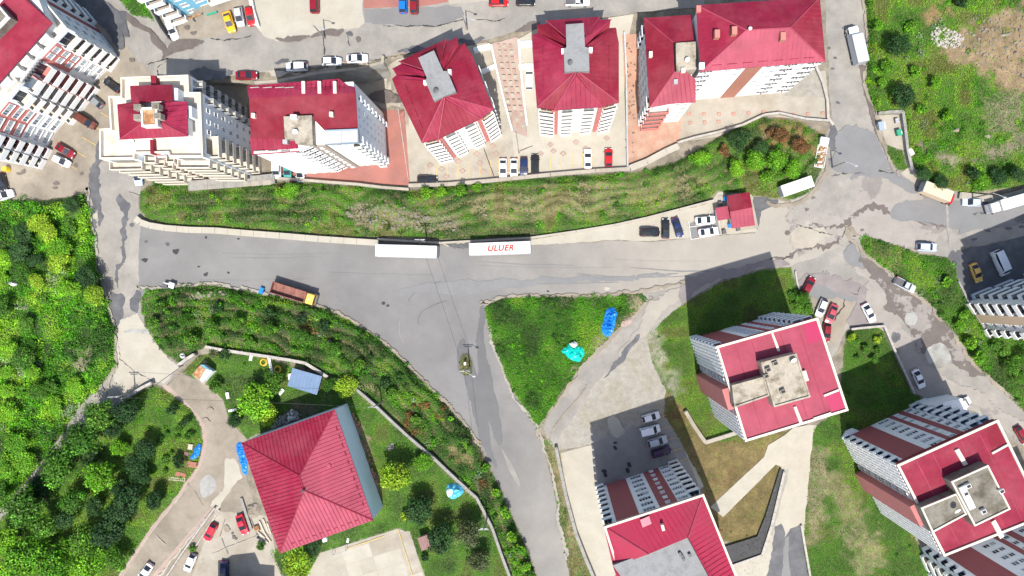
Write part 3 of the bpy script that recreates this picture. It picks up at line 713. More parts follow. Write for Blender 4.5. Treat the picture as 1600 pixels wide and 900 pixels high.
# bay lines and paving motifs of the upper yards
for x in list(range(665,770,17))+[779,795,811,827,843,860,877,894,910,925,945]:
    y = 283-(x-665)*0.09
    sheet('bay_line', strip([(x,y),(x,y-24)], 0.8), 'line_yellow', 0.05, parent=y_b2 if x > 800 else y_b1)
def motif(par, x, y, r, mt, rot=0.0):
    o = [(x+r*math.cos(rot+math.pi/2*i), y+r*0.8*math.sin(rot+math.pi/2*i)) for i in range(4)]
    sheet('paving_motif', o, mt, 0.12, parent=par, step=2)
    sheet('paving_motif', [(x+(p[0]-x)*.5, y+(p[1]-y)*.5) for p in o], 'concrete' , 0.1, parent=par, step=2)
for x, y in ((690,264),(697,276),(716,252),(723,267),(745,240),(750,255),(755,268),(672,258),(775,240),(770,228),(860,226),(880,240),(845,240),(915,232),(948,216),(865,236),(900,222)):
    motif(y_b1, x, y, 5.5, 'motif')
for i in range(10):
    motif(y_d, 1077+i*23.2, 178-max(0, (i-3))*1.2+(6 if i > 6 else 0), 4, 'motif_red', math.pi/4)
for i in range(3):
    motif(y_d, 1079+i*22, 192-i, 4, 'motif_red', math.pi/4)
for k in range(14):   # pinkish blocks up the driveway
    for s in (-1, 0, 1):
        x, y = 788+k*1.6+s*9, 72+k*9.6
        sheet('paver', [(x-2.6,y-3),(x+2.6,y-3),(x+2.8,y+3),(x-2.4,y+3)], 'motif' if (k+s) % 2 else 'concrete', 0.25, parent=y_dr, step=2)
sheet('kerb_line', strip([(622,170),(638,280)], 1.0), 'coping', 0.1, parent=y_red)
sheet('drain_gap', strip([(756,232),(772,276)], 1.0), 'tar', 0.1, parent=y_b1)
sheet('drain_gap', strip([(806,205),(811,240),(812,236),(832,228)], 0.8), 'tar', 0.1, parent=y_b1)
sheet('seep', '576,150 600,140 624,150 626,158 590,160', 'mudstain', 0.8, True, y_b1)
for k in range(40):
    x, y = rng.uniform(978,998), rng.uniform(60,240)
    sheet('dirt_spot', [(x-1.5,y),(x,y-1.2),(x+1.6,y),(x,y+1.3)], 'mudstain', 0.4, parent=y_or, step=2)
# parking frame beside the guard house
for pts in ([(1076,346),(1080,374)], [(1076,355),(1116,349)], [(1080,374),(1124,366)]):
    sheet('bay_line', strip(pts, 0.9), 'line_white', 0.05, parent=y_p)
stain_or_shade(y_p, '692,381 740,377 740,384 700,387', 'asphalt_dark', 0.8, False)
# house yard joints and stains
for pts in ([(330,866),(400,838)], [(300,900),(318,872)], [(346,842),(356,866)], [(300,836),(335,792)], [(352,812),(344,838)], [(242,836),(258,850)], [(392,812),(410,860)]):
    sheet('joint', strip(pts, 0.8), 'concrete_pale' if pts[0][0] < 345 else 'mudstain', 0.3, parent=y_h)
for x, y, r in ((352,826,6),(366,838,3),(364,835,2),(371,844,2),(300,690,4),(330,640,5),(322,660,6)):
    stain_or_shade(y_h, [(x-r,y-r*.5),(x+r*.4,y-r*.8),(x+r,y+r*.4),(x-r*.3,y+r*.8)], 'mudstain' if r < 5 else 'yard_tan', 0.8)
sheet('concrete_strip', strip([(338,792),(292,846),(246,905)], 3.2), 'concrete_pale', 0.6, parent=y_l)
sheet('kerb_line', strip([(294,760),(240,826),(186,900)], 1.3), 'coping', 0.15, parent=y_l)
sheet('court_line', strip([(540,858),(600,838)], 0.8), 'line_yellow', 0.15, parent=y_ct)
sheet('court_line', strip([(622,828),(645,900)], 0.8), 'line_yellow', 0.15, parent=y_ct)

# dusty shoulders where asphalt meets the banks
for pts, w, mt in (([(440,466),(500,480),(560,508),(610,544),(660,595),(700,636),(740,688)], 5, 'yard_tan'), ([(760,474),(800,464),(870,460),(960,459),(1010,454),(1060,440)], 5, 'yard_tan'), ([(764,520),(790,592),(826,650),(846,680),(866,770),(882,860)], 4, 'gravel'),
                   ([(220,450),(262,448),(330,446),(420,461)], 4, 'gravel'), ([(1342,368),(1350,397),(1400,433),(1450,473),(1492,523),(1530,574),(1600,628)], 6, 'yard_tan'), ([(139,305),(145,352),(153,420),(168,472),(181,528),(178,575),(158,602)], 5, 'gravel'),
                   ([(1352,0),(1357,60),(1352,130),(1368,178),(1384,228),(1402,266)], 5, 'yard_tan'), ([(1286,262),(1268,302),(1240,316),(1200,312)], 6, 'yard_tan'), ([(845,676),(870,626),(912,572),(956,528),(992,496),(1012,470)], 5, 'yard_tan')):
    par = r_main
    sheet('shoulder', strip(smoothpoly(pts)[:6*(len(pts)-1)+1], w), mt, 0.9, parent=par, step=3)

sheet('stone_gutter', '1128,858 1184,840 1198,806 1220,734 1226,737 1205,818 1189,865 1133,885', 'tar', 0.3, parent=y_ramp, lift=.12)  # dark sheet paints the ditch's shade under its gravel
# ------------------------------------------------------------------ walls, fences and kerbs: each its own thing
def wallrun(name, label, pts, h, w, mt='coping', body='concrete_grey', cat='wall', z0=None, posts=0):
    """free-standing wall along a pixel path, with a coping on top made of separate stones"""
    pts = Pp(pts) if isinstance(pts, str) else pts
    base = W(*pts[0])
    t = empty(name, base, 0, label, cat)
    mb = MB(); mc = []
    for i in range(len(pts)-1):
        pz = [float(plateau(*pts[i+q])) for q in (0, 1)]
        a, b = W(*pts[i], pz[0]), W(*pts[i+1], pz[1])
        za, zb = [pz[q]+(gz(*pts[i+q])-pz[q])*0.6 for q in (0, 1)]
        a.z = b.z = 0
        d = (b-a); n = Vector((-d.y, d.x, 0)).normalized()*(w/2)
        e = d.normalized()*(w*0.2)
        q = [a-e-n, b+e-n, b+e+n, a-e+n]
        zz = [za, zb, zb, za]
        lo = [p-base+Vector((0,0,-0.4)) for p in q]
        hi = [p-base+Vector((0,0,h+z)) for p, z in zip(q, zz)]
        mb.add(lo+hi, [(3,2,1,0),(4,5,6,7),(0,1,5,4),(1,2,6,5),(2,3,7,6),(3,0,4,7)])
        m = max(1, int(d.length/2.6))
        for k in range(m):
            f0, f1 = k/m+0.004, (k+1)/m-0.004
            j = random.uniform(-.012,.012)
            n2 = n*1.18
            c = [a+d*f0-n2, a+d*f1-n2, a+d*f1+n2, a+d*f0+n2]
            zc = [h+za+(zb-za)*f for f in (f0,f1,f1,f0)]
            mc.append(([p-base+Vector((0,0,z+0.003)) for p, z in zip(c, zc)], 0.09+j))
    mb.build('wall_body', M[body], t)
    for vs, th in mc:
        m2 = MB()
        m2.add(vs+[v+Vector((0,0,th)) for v in vs], [(3,2,1,0),(4,5,6,7),(0,1,5,4),(1,2,6,5),(2,3,7,6),(3,0,4,7)])
        m2.build('coping_stone', M[mt], t)
    return t
wallrun('retaining_wall', 'white topped curving retaining wall between main road and green bank', '217,342 224,348 238,353 262,357 300,360 340,361 400,366 440,369 500,374 560,378 592,380', 1.2, 1.15, 'concrete_pale')
wallrun('retaining_wall', 'thin pale wall behind the two white trailers', '592,374 640,377 690,380 740,377 830,372 900,362 960,352 1010,341 1060,328 1114,314', 0.9, 0.38, 'concrete_pale')
wallrun('yard_wall', 'long retaining wall under the yard of the two central blocks', '640,291 700,289 760,284 860,274 930,268 984,265', 1.0, 0.7, 'concrete')
wallrun('yard_wall', 'pale stepped retaining wall under the orange yard', '984,264 1010,254 1040,238 1058,230', 1.0, 1.2, 'concrete_pale')
wallrun('yard_wall', 'thin kerbed wall edging the yard with red square motifs', '1058,224 1085,216 1120,208 1160,196 1192,181 1216,178 1256,187 1292,190', 0.9, 0.4, 'coping')
wallrun('yard_wall', 'retaining wall below the red paved yard', '438,280 470,282 520,286 560,289 600,294 640,297', 1.1, 0.5, 'concrete')
bt = wallrun('buttress_wall', 'retaining wall with rusty panels below the terrace topped block', '302,292 330,290 380,286 430,281', 1.3, 1.9, 'coping_grey')
for k in range(7):
    a = W(312+k*17.5, 293-k*1.3, 1.4)-bt.location
    m_ = MB(); m_.M = Matrix.Translation(a) @ Matrix.Rotation(0.09, 4, 'Z'); m_.cbox(-0.95,0.95,-0.55,0.55,0,0.1,0.03)
    m_.build('panel', M['rust'] if k in (0,1,3) else M['concrete'], bt)
wallrun('garden_wall', 'short grey garden wall beside the road bend', '282,571 296,560 308,553', 1.3, 0.55, 'coping')
wallrun('garden_wall', 'pale garden wall behind the grey roofed shed', '326,541 345,545 385,551 420,556 455,561 482,566 498,577 515,588', 1.3, 0.55, 'coping')
wallrun('boundary_wall', 'long grey boundary wall between house garden and planted slope', '561,608 590,633 616,658 640,680 680,714 715,747 746,775 758,798 770,822 783,860 798,900 806,930', 1.4, 0.5, 'coping_grey')
wallrun('lot_wall', 'grey wall along the cream slab lot', '869,698 874,724 884,772 900,832 914,868 930,906', 1.2, 0.6, 'coping_grey')
wallrun('gutter_wall', 'angled dark stone wall edging the dry lawn', '1126,856 1183,838 1196,806 1219,732', 0.5, 0.35, 'stone_dark', 'stone_dark')
wallrun('gutter_wall', 'angled grey kerb wall along the pebble band', '1132,886 1189,866 1204,820 1224,736', 0.7, 0.45, 'coping')
wallrun('lawn_wall', 'pale low wall along the shaded lawn and lower street', '1328,514 1345,512 1379,509 1392,540 1408,575 1426,614', 0.9, 0.4, 'coping')
wallrun('lawn_wall', 'low sand coloured retaining wall corner in the lawn', '1070,642 1083,664 1101,690 1130,681 1152,674', 0.9, 0.7, 'concrete')
wallrun('bin_wall', 'grey wall enclosing the small bin bay', '1370,179 1390,177 1406,177 1410,200 1414,236 1420,262 1432,276 1450,288', 1.2, 0.55, 'coping_grey')
wallrun('ramp_wall', 'pale kerb wall between ramp and grass', '1251,820 1256,850 1263,890 1270,930', 0.5, 0.4, 'coping')
wallrun('street_wall', 'concrete wall along the back yard and upper street', '398,129 430,126 500,116 560,106 598,98 600,90', 1.0, 0.5, 'concrete')
wallrun('block_wall', 'white wall with dark gap beside the sky blue block', '392,-10 398,20 405,42', 0.9, 0.6, 'white_paint', 'white_paint')
wallrun('block_wall', 'thin dark wall along the parking of the sky blue block', '232,4 246,28 258,50 268,64', 1.8, 0.25, 'coping_grey')
wallrun('gate_wall', 'white topped gate wall beside the dark orchard trees', '194,624 212,614 226,605 242,597', 1.4, 0.5, 'coping')
wallrun('lane_wall', 'low pale wall beside the grass strip and parked red car', '338,792 316,822 290,858 262,900 254,914', 0.7, 0.32, 'coping')
wallrun('lane_wall', 'thin kerb wall between two lanes', '344,796 326,824 305,856', 0.4, 0.3, 'coping')
wallrun('yard_divider', 'white divider wall left of the pinkish driveway', '768,72 776,108 786,150 796,188 801,206', 0.8, 0.3, 'white_paint', 'concrete_pale')
wallrun('yard_divider', 'white divider wall right of the pinkish driveway', '811,64 813,100 818,150 824,198', 0.8, 0.3, 'white_paint', 'concrete_pale')
wallrun('yard_divider', 'white cross wall beside the rotated block at the street', '742,80 766,74', 0.9, 0.9, 'white_paint', 'white_paint')
wallrun('yard_divider', 'white cross wall beside the rotated block at mid yard', '752,114 774,105', 0.9, 0.7, 'white_paint', 'white_paint')
wallrun('yard_divider', 'white cross wall beside the upright block at the street', '812,71 832,70', 0.9, 1.0, 'white_paint', 'white_paint')
wallrun('yard_divider', 'white cross wall beside the white parked car', '812,106 832,105', 0.9, 0.9, 'white_paint', 'white_paint')
wallrun('fence_wall', 'grey metal edge wall between pale yard and orange yard', '975,52 978,120 979,200 980,262', 0.9, 0.3, 'metal_grey', 'metal_grey')
wallrun('slope_wall', 'curved cream kerb wall at the corner of the patterned yard', '1272,102 1284,130 1291,158 1292,186 1300,196', 0.7, 0.5, 'coping')
wallrun('hedge_wall', 'dark kerb wall at the edge of the dark asphalt yard', '1495,440 1512,474 1526,498 1545,528', 0.6, 0.35, 'coping_grey')
wallrun('roadside_wall', 'pale low wall behind the trucks under the hill', '1498,306 1530,310 1556,312 1600,300', 0.8, 1.3, 'concrete')
wallrun('hedge_kerb', 'short concrete kerb beside the red hatchback and hedge', '1242,424 1244,440 1248,452', 0.4, 0.3, 'coping')
# ------------------------------------------------------------------ buildings
CACHE = {}
def cached(key, fn):
    if key not in CACHE: CACHE[key] = fn()
    return CACHE[key]
def win_frame(w, h):
    def f():
        m = MB()
        for x0, x1, z0, z1 in ((-w/2,w/2,0,.09),(-w/2,w/2,h-.09,h),(-w/2,-w/2+.09,.09,h-.09),(w/2-.09,w/2,.09,h-.09),(-.045,.045,.09,h-.09)):
            m.box(x0,x1,-.02,.1,z0,z1)
        m.box(-w/2-.08,w/2+.08,-.02,.2,-.07,0)
        return m.mesh('window', M['frame_white'])
    return cached(('wf',w,h), f)
def win_pane(w, h, g):
    def f():
        m = MB(); m.box(-w/2+.09,-.045,-.02,.05,.09,h-.09); m.box(.045,w/2-.09,-.02,.05,.09,h-.09)
        return m.mesh('pane', M[g])
    return cached(('wp',w,h,g), f)
def balc_mesh(L, d, pm, fh):
    def f():
        m = MB()
        m.box(-L/2,L/2,0,d,-.16,0)
        m.box(-L/2,L/2,d-.14,d,0,fh+.15)
        m.box(-L/2,-L/2+.14,0,d-.14,0,fh); m.box(L/2-.14,L/2,0,d-.14,0,fh)
        return m.mesh('balcony', M[pm])
    return cached(('b',L,d,pm,fh), f)
def balc_floor(L, d, fm):
    def f():
        m = MB(); m.box(-L/2+.14,L/2-.14,0,d-.14,.003,.02)
        return m.mesh('balcony_floor', M[fm])
    return cached(('bf',L,d,fm), f)
def door_mesh(L, g):
    def f():
        m = MB(); m.box(-L*.36,-.04,-.02,.05,0.02,2.1); m.box(.04,L*.36,-.02,.05,0.02,2.1); m.box(-L*.36-.08,L*.36+.08,-.02,.03,2.1,2.2)
        return m.mesh('balcony_door', M[g])
    return cached(('bd',L,g), f)

class Bld:
    def __init__(s, name, label, ref, h, cat='apartment block', group=None, zb=0.0):
        s.zb = zb; s.o = W(*ref, zb); s.h = h
        s.root = empty(name, s.o, 0, label, cat, group)
    def L(s, p): return p - s.o
    def pts(s, pxs, z):
        pxs = Pp(pxs) if isinstance(pxs, str) else pxs
        return [s.L(W(x, y, z+s.zb)) for x, y in pxs]
    def solid(s, name, pxs, zref, z0, z1, mt, ins=0.0, parent=None):
        q = [(p.x, p.y) for p in s.pts(pxs, zref)]
        if ins: q = inset(q, ins)
        m = MB(); m.prism(q, z0, z1)
        o = m.build(name, M[mt], parent or s.root)
        return o, q
    def rim(s, name, pxs, zref, z0, z1, w, mt, parent=None):
        """parapet: a band of width w inside the outline; each side its own piece"""
        q = ccw([(p.x, p.y) for p in s.pts(pxs, zref)]); r = inset(q, w); n = len(q)
        for i in range(n):
            j = (i+1) % n
            m = MB(); m.prism([q[i], q[j], r[j], r[i]], z0, z1)
            m.build(name, M[mt], parent or s.root)
    def slope(s, pts, mt='roof_red', th=0.16, rib=0.9, ribw=0.05, ribmat='seam', ribh=.03):
        """one roof slope from (px,py,z) corners, with raised seams down the fall line"""
        w = [s.L(W(x, y, z+s.zb)) for x, y, z in pts]
        n = Vector((0,0,0))
        for i in range(len(w)): n += (w[i]-w[0]).cross(w[(i+1) % len(w)]-w[0])
        if n.z < 0: w.reverse(); n = -n
        n.normalize(); k = len(w)
        m = MB()
        m.add(w+[p-Vector((0,0,th)) for p in w], [tuple(range(k)), tuple(range(2*k-1,k-1,-1))]+[(i, i+k, (i+1)%k+k, (i+1)%k) for i in range(k)])
        o = m.build('roof_slope', M[mt], s.root)
        if rib:
            c = Vector((n.y, -n.x, 0))
            if c.length < 0.02:
                e = w[1]-w[0]; c = Vector((e.x, e.y, 0))
            c.normalize()
            f = n.cross(c).normalized()
            us = [p.dot(c) for p in w]
            mr = MB(); u = min(us)+rib*0.5
            while u < max(us):
                hit = []
                for i in range(k):
                    a, b = w[i], w[(i+1) % k]; ua, ub = us[i]-u, us[(i+1) % k]-u
                    if ua*ub < 0: hit.append(a+(b-a)*(ua/(ua-ub)))
                if len(hit) >= 2 and (hit[1]-hit[0]).length > 0.4:
                    a, b = hit[0], hit[1]; d = (b-a).normalized()
                    a, b = a+d*.1, b-d*.1
                    x = c*ribw
                    mr.add([a-x, b-x, b+n*ribh, a+n*ribh, a+x, b+x], [(0,1,2,3),(3,2,5,4)] )
                u += rib
            if mr.f:
                r = mr.build('roof_seams', M[ribmat if ribmat != 'seam' else mt], o); tag(r, kind='stuff')
        return o
    def cap(s, a, b, w=0.16, mt='roof_pink'):
        """ridge cap between two (px,py,z) points"""
        m = MB(); m.tube([s.L(W(*a))+Vector((0,0,.02)), s.L(W(*b))+Vector((0,0,.02))], w, 6)
        return m.build('ridge_cap', M[mt], s.root)
    def boxat(s, name, px, py, z, lx, ly, h, mt, rz=0.0, parent=None, topmat=None):
        p = s.L(W(px, py, z+h))
        m = MB(); m.M = Matrix.Translation((p.x, p.y, z)) @ Matrix.Rotation(rz, 4, 'Z')
        m.cbox(-lx/2, lx/2, -ly/2, ly/2, 0, h, 0.04)
        o = m.build(name, M[mt], parent or s.root)
        if topmat:
            m2 = MB(); m2.M = m.M; m2.box(-lx/2+.12, lx/2-.12, -ly/2+.12, ly/2-.12, h+.003, h+.03)
            m2.build(name+'_opening', M[topmat], o)
        return o
    def fac(s, a, b, zref, cols, floors, h=None, z0=0.0, out=None, ins=0.0):
        """facade from pixel a to pixel b (given at height zref); 'out' = a px point on the side the facade faces"""
        h = h or s.h
        A, B_ = s.L(W(*a, zref+s.zb)), s.L(W(*b, zref+s.zb)); A.z = B_.z = 0
        d = (B_-A); Ln = d.length; d.normalize()
        n = Vector((-d.y, d.x, 0))
        O = s.L(W(*(out or (NX, NY)))) ; O.z = 0
        flip = n.dot(O-A) < 0          # local y must point outwards
        if flip: A, B_ = B_, A; d = -d; n = -n
        A = A - n*ins
        rz = math.atan2(d.y, d.x)
        fh = (h-z0)/floors
        def U(u): return 1-u if flip else u
        def P(u, z, off=0.0): return A + d*(U(u)*Ln) + n*off + Vector((0,0,z))
        for c in cols:
            k = c[0]
            if k == 'p':
                _, u0, u1, mt = c[:4]; f0, f1 = c[4] if len(c) > 4 else (0, floors); th = c[5] if len(c) > 5 else .08
                L_ = abs(u1-u0)*Ln
                m = MB(); m.box(-L_/2, L_/2, -.05, th, 0, (f1-f0)*fh-.02)
                o = m.build('wall_panel', M[mt], s.root); o.location = P((u0+u1)/2, z0+f0*fh+.01); o.rotation_euler.z = rz
            elif k == 'w':
                _, u, w, wh = c[:4]; g = c[4] if len(c) > 4 else 'glass'; f0, f1 = c[5] if len(c) > 5 else (0, floors); off = c[6] if len(c) > 6 else 0.0
                for fl in range(int(f0), int(f1)):
                    q = put('window', win_frame(w, wh), s.root, P(u, z0+fl*fh+min(.9, fh-wh-.3), off), rz)
                    gg = g if isinstance(g, str) else g[(fl*7+int(u*50)) % len(g)]
                    put('pane', win_pane(w, wh, gg), q)
            elif k == 'b':
                _, u0, u1, dep = c[:4]; pm = c[4] if len(c) > 4 else 'wall_white'; f0, f1 = c[5] if len(c) > 5 else (0, floors); g = c[6] if len(c) > 6 else 'glass'; fm = c[7] if len(c) > 7 else 'terrace'
                L_ = round(abs(u1-u0)*Ln, 2)
                for fl in range(int(f0), int(f1)):
                    q = put('balcony', balc_mesh(L_, dep, pm, 1.0), s.root, P((u0+u1)/2, z0+fl*fh+.2), rz)
                    put('balcony_floor', balc_floor(L_, dep, fm), q)
                    put('balcony_door', door_mesh(L_, g), q)
    def dish(s, px, py, z, r=0.5, mt='frame_white'):
        p = s.L(W(px, py, z))
        m = MB(); vs = [(0,0,-.12)]; N_ = 14
        for i in range(N_): a = 2*math.pi*i/N_; vs.append((r*math.cos(a), r*math.sin(a), 0))
        m.M = Matrix.Translation(p+Vector((0,0,.7))) @ Matrix.Rotation(0.7, 4, 'X') @ Matrix.Rotation(0.3, 4, 'Y')
        m.add(vs, [(0, i+1, (i+1) % N_+1) for i in range(N_)]); m.add([(v[0],v[1],v[2]-.03) for v in vs], [((i+1) % N_+1, i+1, 0) for i in range(N_)])
        m.M = Matrix.Translation(p); m.tube([(0,0,0),(0,0,.62)], .05, 6)
        m.build('satellite_dish', M[mt], s.root)
    def vent(s, px, py, z, mt='frame_white'):
        p = s.L(W(px, py, z)); m = MB(); m.M = Matrix.Translation(p)
        m.tube([(0,0,-.1),(0,0,.6)], .22, 10); m.tube([(0,0,.6),(0,0,.85)], .36, 10, .12)
        m.build('roof_vent', M[mt], s.root)
GL = ('glass','glass_blue','glass','glass_pale','glass_blue')

# --- the large block with pink roof deck and concrete stair tower (east centre) and its twin
def twin(name, label, TL, TR, BR, BL, h, pent1, pent2, brights, gutters, dish, skylights, floors=8, north_ext=None, roofm='roof_pink', cat='apartment block'):
    b = Bld(name, label, ((TL[0]+BR[0])/2, (TL[1]+BR[1])/2), h, cat)
    quad = [TL, TR, BR, BL]
    _, q = b.solid('wall', quad, h, 0, h-.35, 'wall_blue', 0.35)
    b.solid('roof_deck', quad, h, h-.3, h, roofm, 0.0)
    b.rim('parapet', quad, h+.0, h+.004, h+.32, 0.42, 'wall_cream')
    def lerp(a, c, t): return (a[0]+(c[0]-a[0])*t, a[1]+(c[1]-a[1])*t)
    def uv(u, v): return lerp(lerp(TL, TR, u), lerp(BL, BR, u), v)
    # fascia skirts under the eaves
    b.fac(TL, TR, h, [('p',0.02,0.98,'roof_red',(7.72,8))], 8, out=(TL[0]-100,TL[1]-300))
    N_ = (NX, NY-400)
    b.fac(TL, TR, h, [
        ('p',0.11,0.33,'wall_maroon'), ('w',0.425,1.3,1.3,GL), ('w',0.485,1.1,1.3,GL),
        ('p',0.545,0.59,'wall_maroon'), ('w',0.62,1.1,1.2,('glass_pale','wall_white','glass_blue')), ('p',0.655,0.715,'wall_maroon'),
        ('w',0.755,1.2,1.3,GL), ('b',0.80,0.89,.7,'wall_blue',(0,floors),'glass_blue'), ('b',0.90,0.99,.7,'wall_blue',(0,floors),'glass_blue'), ('b',0.0,0.08,.6,'wall_blue',(0,floors),'glass')], floors, h-.5, out=N_, ins=.35)
    fins = []
    for k in range(8): fins += [('p',0.01+k*.041,0.031+k*.041,'wall_white',(0,floors),.42), ('p',0.031+k*.041,0.051+k*.041,'wall_blue',(0,floors),.2)]
    for k in range(7): fins += [('p',0.735+k*.038,0.755+k*.038,'wall_white',(0,floors),.42), ('p',0.755+k*.038,0.773+k*.038,'wall_blue',(0,floors),.2)]
    b.fac(TL, BL, h, fins+[('p',0.345,0.42,'wall_beige'), ('w',0.385,1.0,1.2,GL,(0,floors),.08), ('p',0.44,0.66,'wall_rosy',(0,floors),1.5), ('w',0.70,0.8,1.0,GL)]
        +[('w',0.041+k*.082,0.36,1.4,'glass',(0,floors),.2) for k in range(4)]+[('w',0.764+k*.076,0.36,1.4,'glass',(0,floors),.2) for k in range(3)], floors, h-.5, ins=.35)
    for a_, c_, o_ in ((BL, BR, (BL[0]+200, BL[1]+600)), (TR, BR, (TR[0]+700, TR[1]+100))):   # the two sides turned away from the street
        b.fac(a_, c_, h, [('w',.15,1.2,1.3,GL), ('w',.30,1.2,1.3,GL), ('p',.40,.48,'wall_rosy'), ('w',.60,1.2,1.3,GL), ('w',.75,1.2,1.3,GL), ('w',.9,1.2,1.3,GL)], floors, h-.5, out=o_, ins=.35)
    # stair tower and plant roof
    for p_, m_, zz in ((pent1,'roof_conc_pale' if roofm == 'roof_pink' else 'roof_conc',2.6), (pent2,'roof_conc_pale' if roofm == 'roof_pink' else 'roof_conc',2.0)):
        o, _ = b.solid('stair_tower', p_, h+zz, h+.004, h+zz-.02, m_)
        b.rim('tower_parapet', p_, h+zz, h+zz-.016, h+zz+.25, 0.28, 'wall_cream' if roofm != 'roof_pink' else 'roof_conc_pale', o)
    for p_ in brights: b.solid('roof_panel', p_, h, h+.004, h+.03, 'roof_bright' if roofm == 'roof_pink' else 'roof_red')
    for p_ in gutters: b.solid('gutter', p_, h+.3, h+.004, h+.36, 'wall_cream')
    for k, (x, y) in enumerate(skylights):
        b.boxat('chimney', x, y, h+2.58, 0.95, 0.75, 0.75, 'roof_conc_pale' if roofm == 'roof_pink' else 'white_paint', 0.4, None, 'dark')
    b.dish(*dish, h+2.6, 0.6)
    # thin joints between roof sheets
    for u in (0.18,0.34,0.62,0.80):
        a, c = uv(u, .05), uv(u, .95)
        m = MB(); A, C_ = b.L(W(*a, h)), b.L(W(*c, h)); e = (C_-A).normalized(); nn = Vector((-e.y,e.x,0))*.05
        m.add([A-nn+Vector((0,0,.01)), A+nn+Vector((0,0,.01)), C_+nn+Vector((0,0,.01)), C_-nn+Vector((0,0,.01))], [(3,2,1,0)])
        m.build('sheet_joint', M['roof_red' if roofm == 'roof_pink' else 'roof_pink'], b.root)
    return b

E_ = twin('apartment_block', 'large block with pink red roof deck and bare concrete stair tower', (1118,541), (1277,496), (1325,641), (1164,690), 24,
     Pp('1188,566 1244,552 1266,620 1209,636'), Pp('1143,602 1194,588 1202,618 1147,637'),
     [Pp('1256,508 1277,500 1286,530 1263,538'), Pp('1290,620 1312,612 1320,640 1300,645')],
     [Pp('1205,521 1208,520 1219,548 1215,549'), Pp('1240,636 1244,635 1255,662 1250,663'), Pp('1287,617 1310,608 1311,611 1288,620'), Pp('1271,653 1298,644 1299,646 1271,657')],
     (1238,563), [(1212,568),(1201,578),(1198,588),(1224,612)])
E_.boxat('chimney', 1257, 588, 24.02, 1.2, 2.0, 0.7, 'wall_cream', 0.3)
F_ = twin('apartment_block', 'maroon roofed block with mossy concrete stair tower beside the lower street', (1400,726), (1558,655), (1632,806), (1474,869), 24,
     Pp('1485,752 1543,726 1578,795 1522,822'), Pp('1438,793 1494,770 1510,803 1456,832'),
     [Pp('1536,664 1556,658 1576,692 1552,708')], [Pp('1492,704 1498,701 1512,725 1506,728'), Pp('1549,816 1555,812 1569,838 1563,842'), Pp('1550,707 1577,692 1578,695 1551,710')],
     (1493,797), [(1514,760),(1510,772),(1538,800),(1566,768)], roofm='roof_red')
b = F_
# white stair shaft at the north-east corner, and the pale tower slabs between the plant roofs
b.solid('stair_shaft', '1429,627 1446,623 1479,616 1490,640 1452,648', 0, 0, 5.5, 'wall_blue')
b.solid('shaft_roof', '1429,627 1446,623 1479,616 1490,640 1452,648', 0, 5.504, 5.7, 'wall_white')
b.solid('plinth', '1313,684 1340,672 1330,668 1320,672', 0, 0, 1.0, 'wall_white')
b.boxat('tower_slab', 1512, 778, 26.7, 1.2, 4.5, 0.5, 'white_paint', 0.45)
F2 = Bld('apartment_block', 'block with maroon and white striped facade beside the mossy towered block', (1560,870), 24)
tl, tr = (1552,940), (1735,860)
F2.solid('wall', [tl, tr, (1800,1010), (1620,1090)], 24, 0, 23.6, 'wall_blue')
F2.solid('roof_deck', [tl, tr, (1800,1010), (1620,1090)], 24, 23.604, 24, 'roof_red', -.4)
F2.fac(tl, tr, 24, [('b',0,0.07,1.0,'wall_blue'), ('p',0.11,0.33,'wall_maroon'), ('w',0.425,1.3,1.3,GL), ('w',0.485,1.1,1.3,GL), ('p',0.545,0.59,'wall_maroon'), ('w',0.62,1.1,1.2,GL), ('p',0.655,0.715,'wall_maroon'), ('w',0.77,1.2,1.3,GL), ('b',0.82,0.99,1.1,'wall_blue')], 8, out=(NX,0))
F2.fac(tl, (1620,1090), 24, [('b',0.02,0.2,1.1,'wall_white'), ('b',0.24,0.4,1.1,'wall_white')], 8)

# --- the bottom centre block, hipped red roof round a concrete top
G_ = Bld('apartment_block', 'red hip roofed block with maroon striped facade above the cream slab lot', (1030,860), 25)
h = 25
tl, tr, br, bl = (943,822), (1099,771), (1186,985), (1012,1040)
G_.solid('wall', [tl, tr, br, bl], h, 0, h-.3, 'wall_blue', .35)
c1, c2, c3, c4 = (963,889), (1076,845), (1100,905), (1000,945)
z2 = h+1.9
T = lambda p, z: (p[0], p[1], z)
G_.slope([T(tl,h), T(tr,h), T((1075,840),z2), T((1013,866),z2), T((958,886),h+.3)], 'roof_crimson')
G_.slope([T(tr,h), T(br,h), T((1110,905),z2), T((1075,840),z2)], 'roof_crimson')
G_.slope([T(br,h), T(bl,h), T((1000,945),z2), T((1110,905),z2)], 'roof_crimson')
G_.slope([T(bl,h), T(tl,h), T((958,886),h+.3), T((1000,945),z2)], 'roof_crimson')
G_.solid('roof_core', [(958,886),(1075,842),(1108,903),(1000,944)], z2, h-.2, h+1.2, 'roof_conc_grey')
G_.rim('parapet', [tl, tr, br, bl], h, h-.3, h+.38, .38, 'wall_cream')
G_.cap(T(tl,h), T((1013,866),z2)); G_.cap(T(tr,h), T((1075,840),z2))
G_.solid('roof_panel', '1000,812 1014,806 1018,818 1004,824', h+.7, h+.75, h+.82, 'roof_bright')
G_.boxat('chimney', 1036, 825, h+.9, .55, 1.1, .9, 'wall_cream', 0.25)
for x, y in ((1066,870),(1068,874),(1078,868),(1063,866)): G_.boxat('vent_box', x, y, h+1.2, .5, .7, .5, 'metal_dark', 0.5)
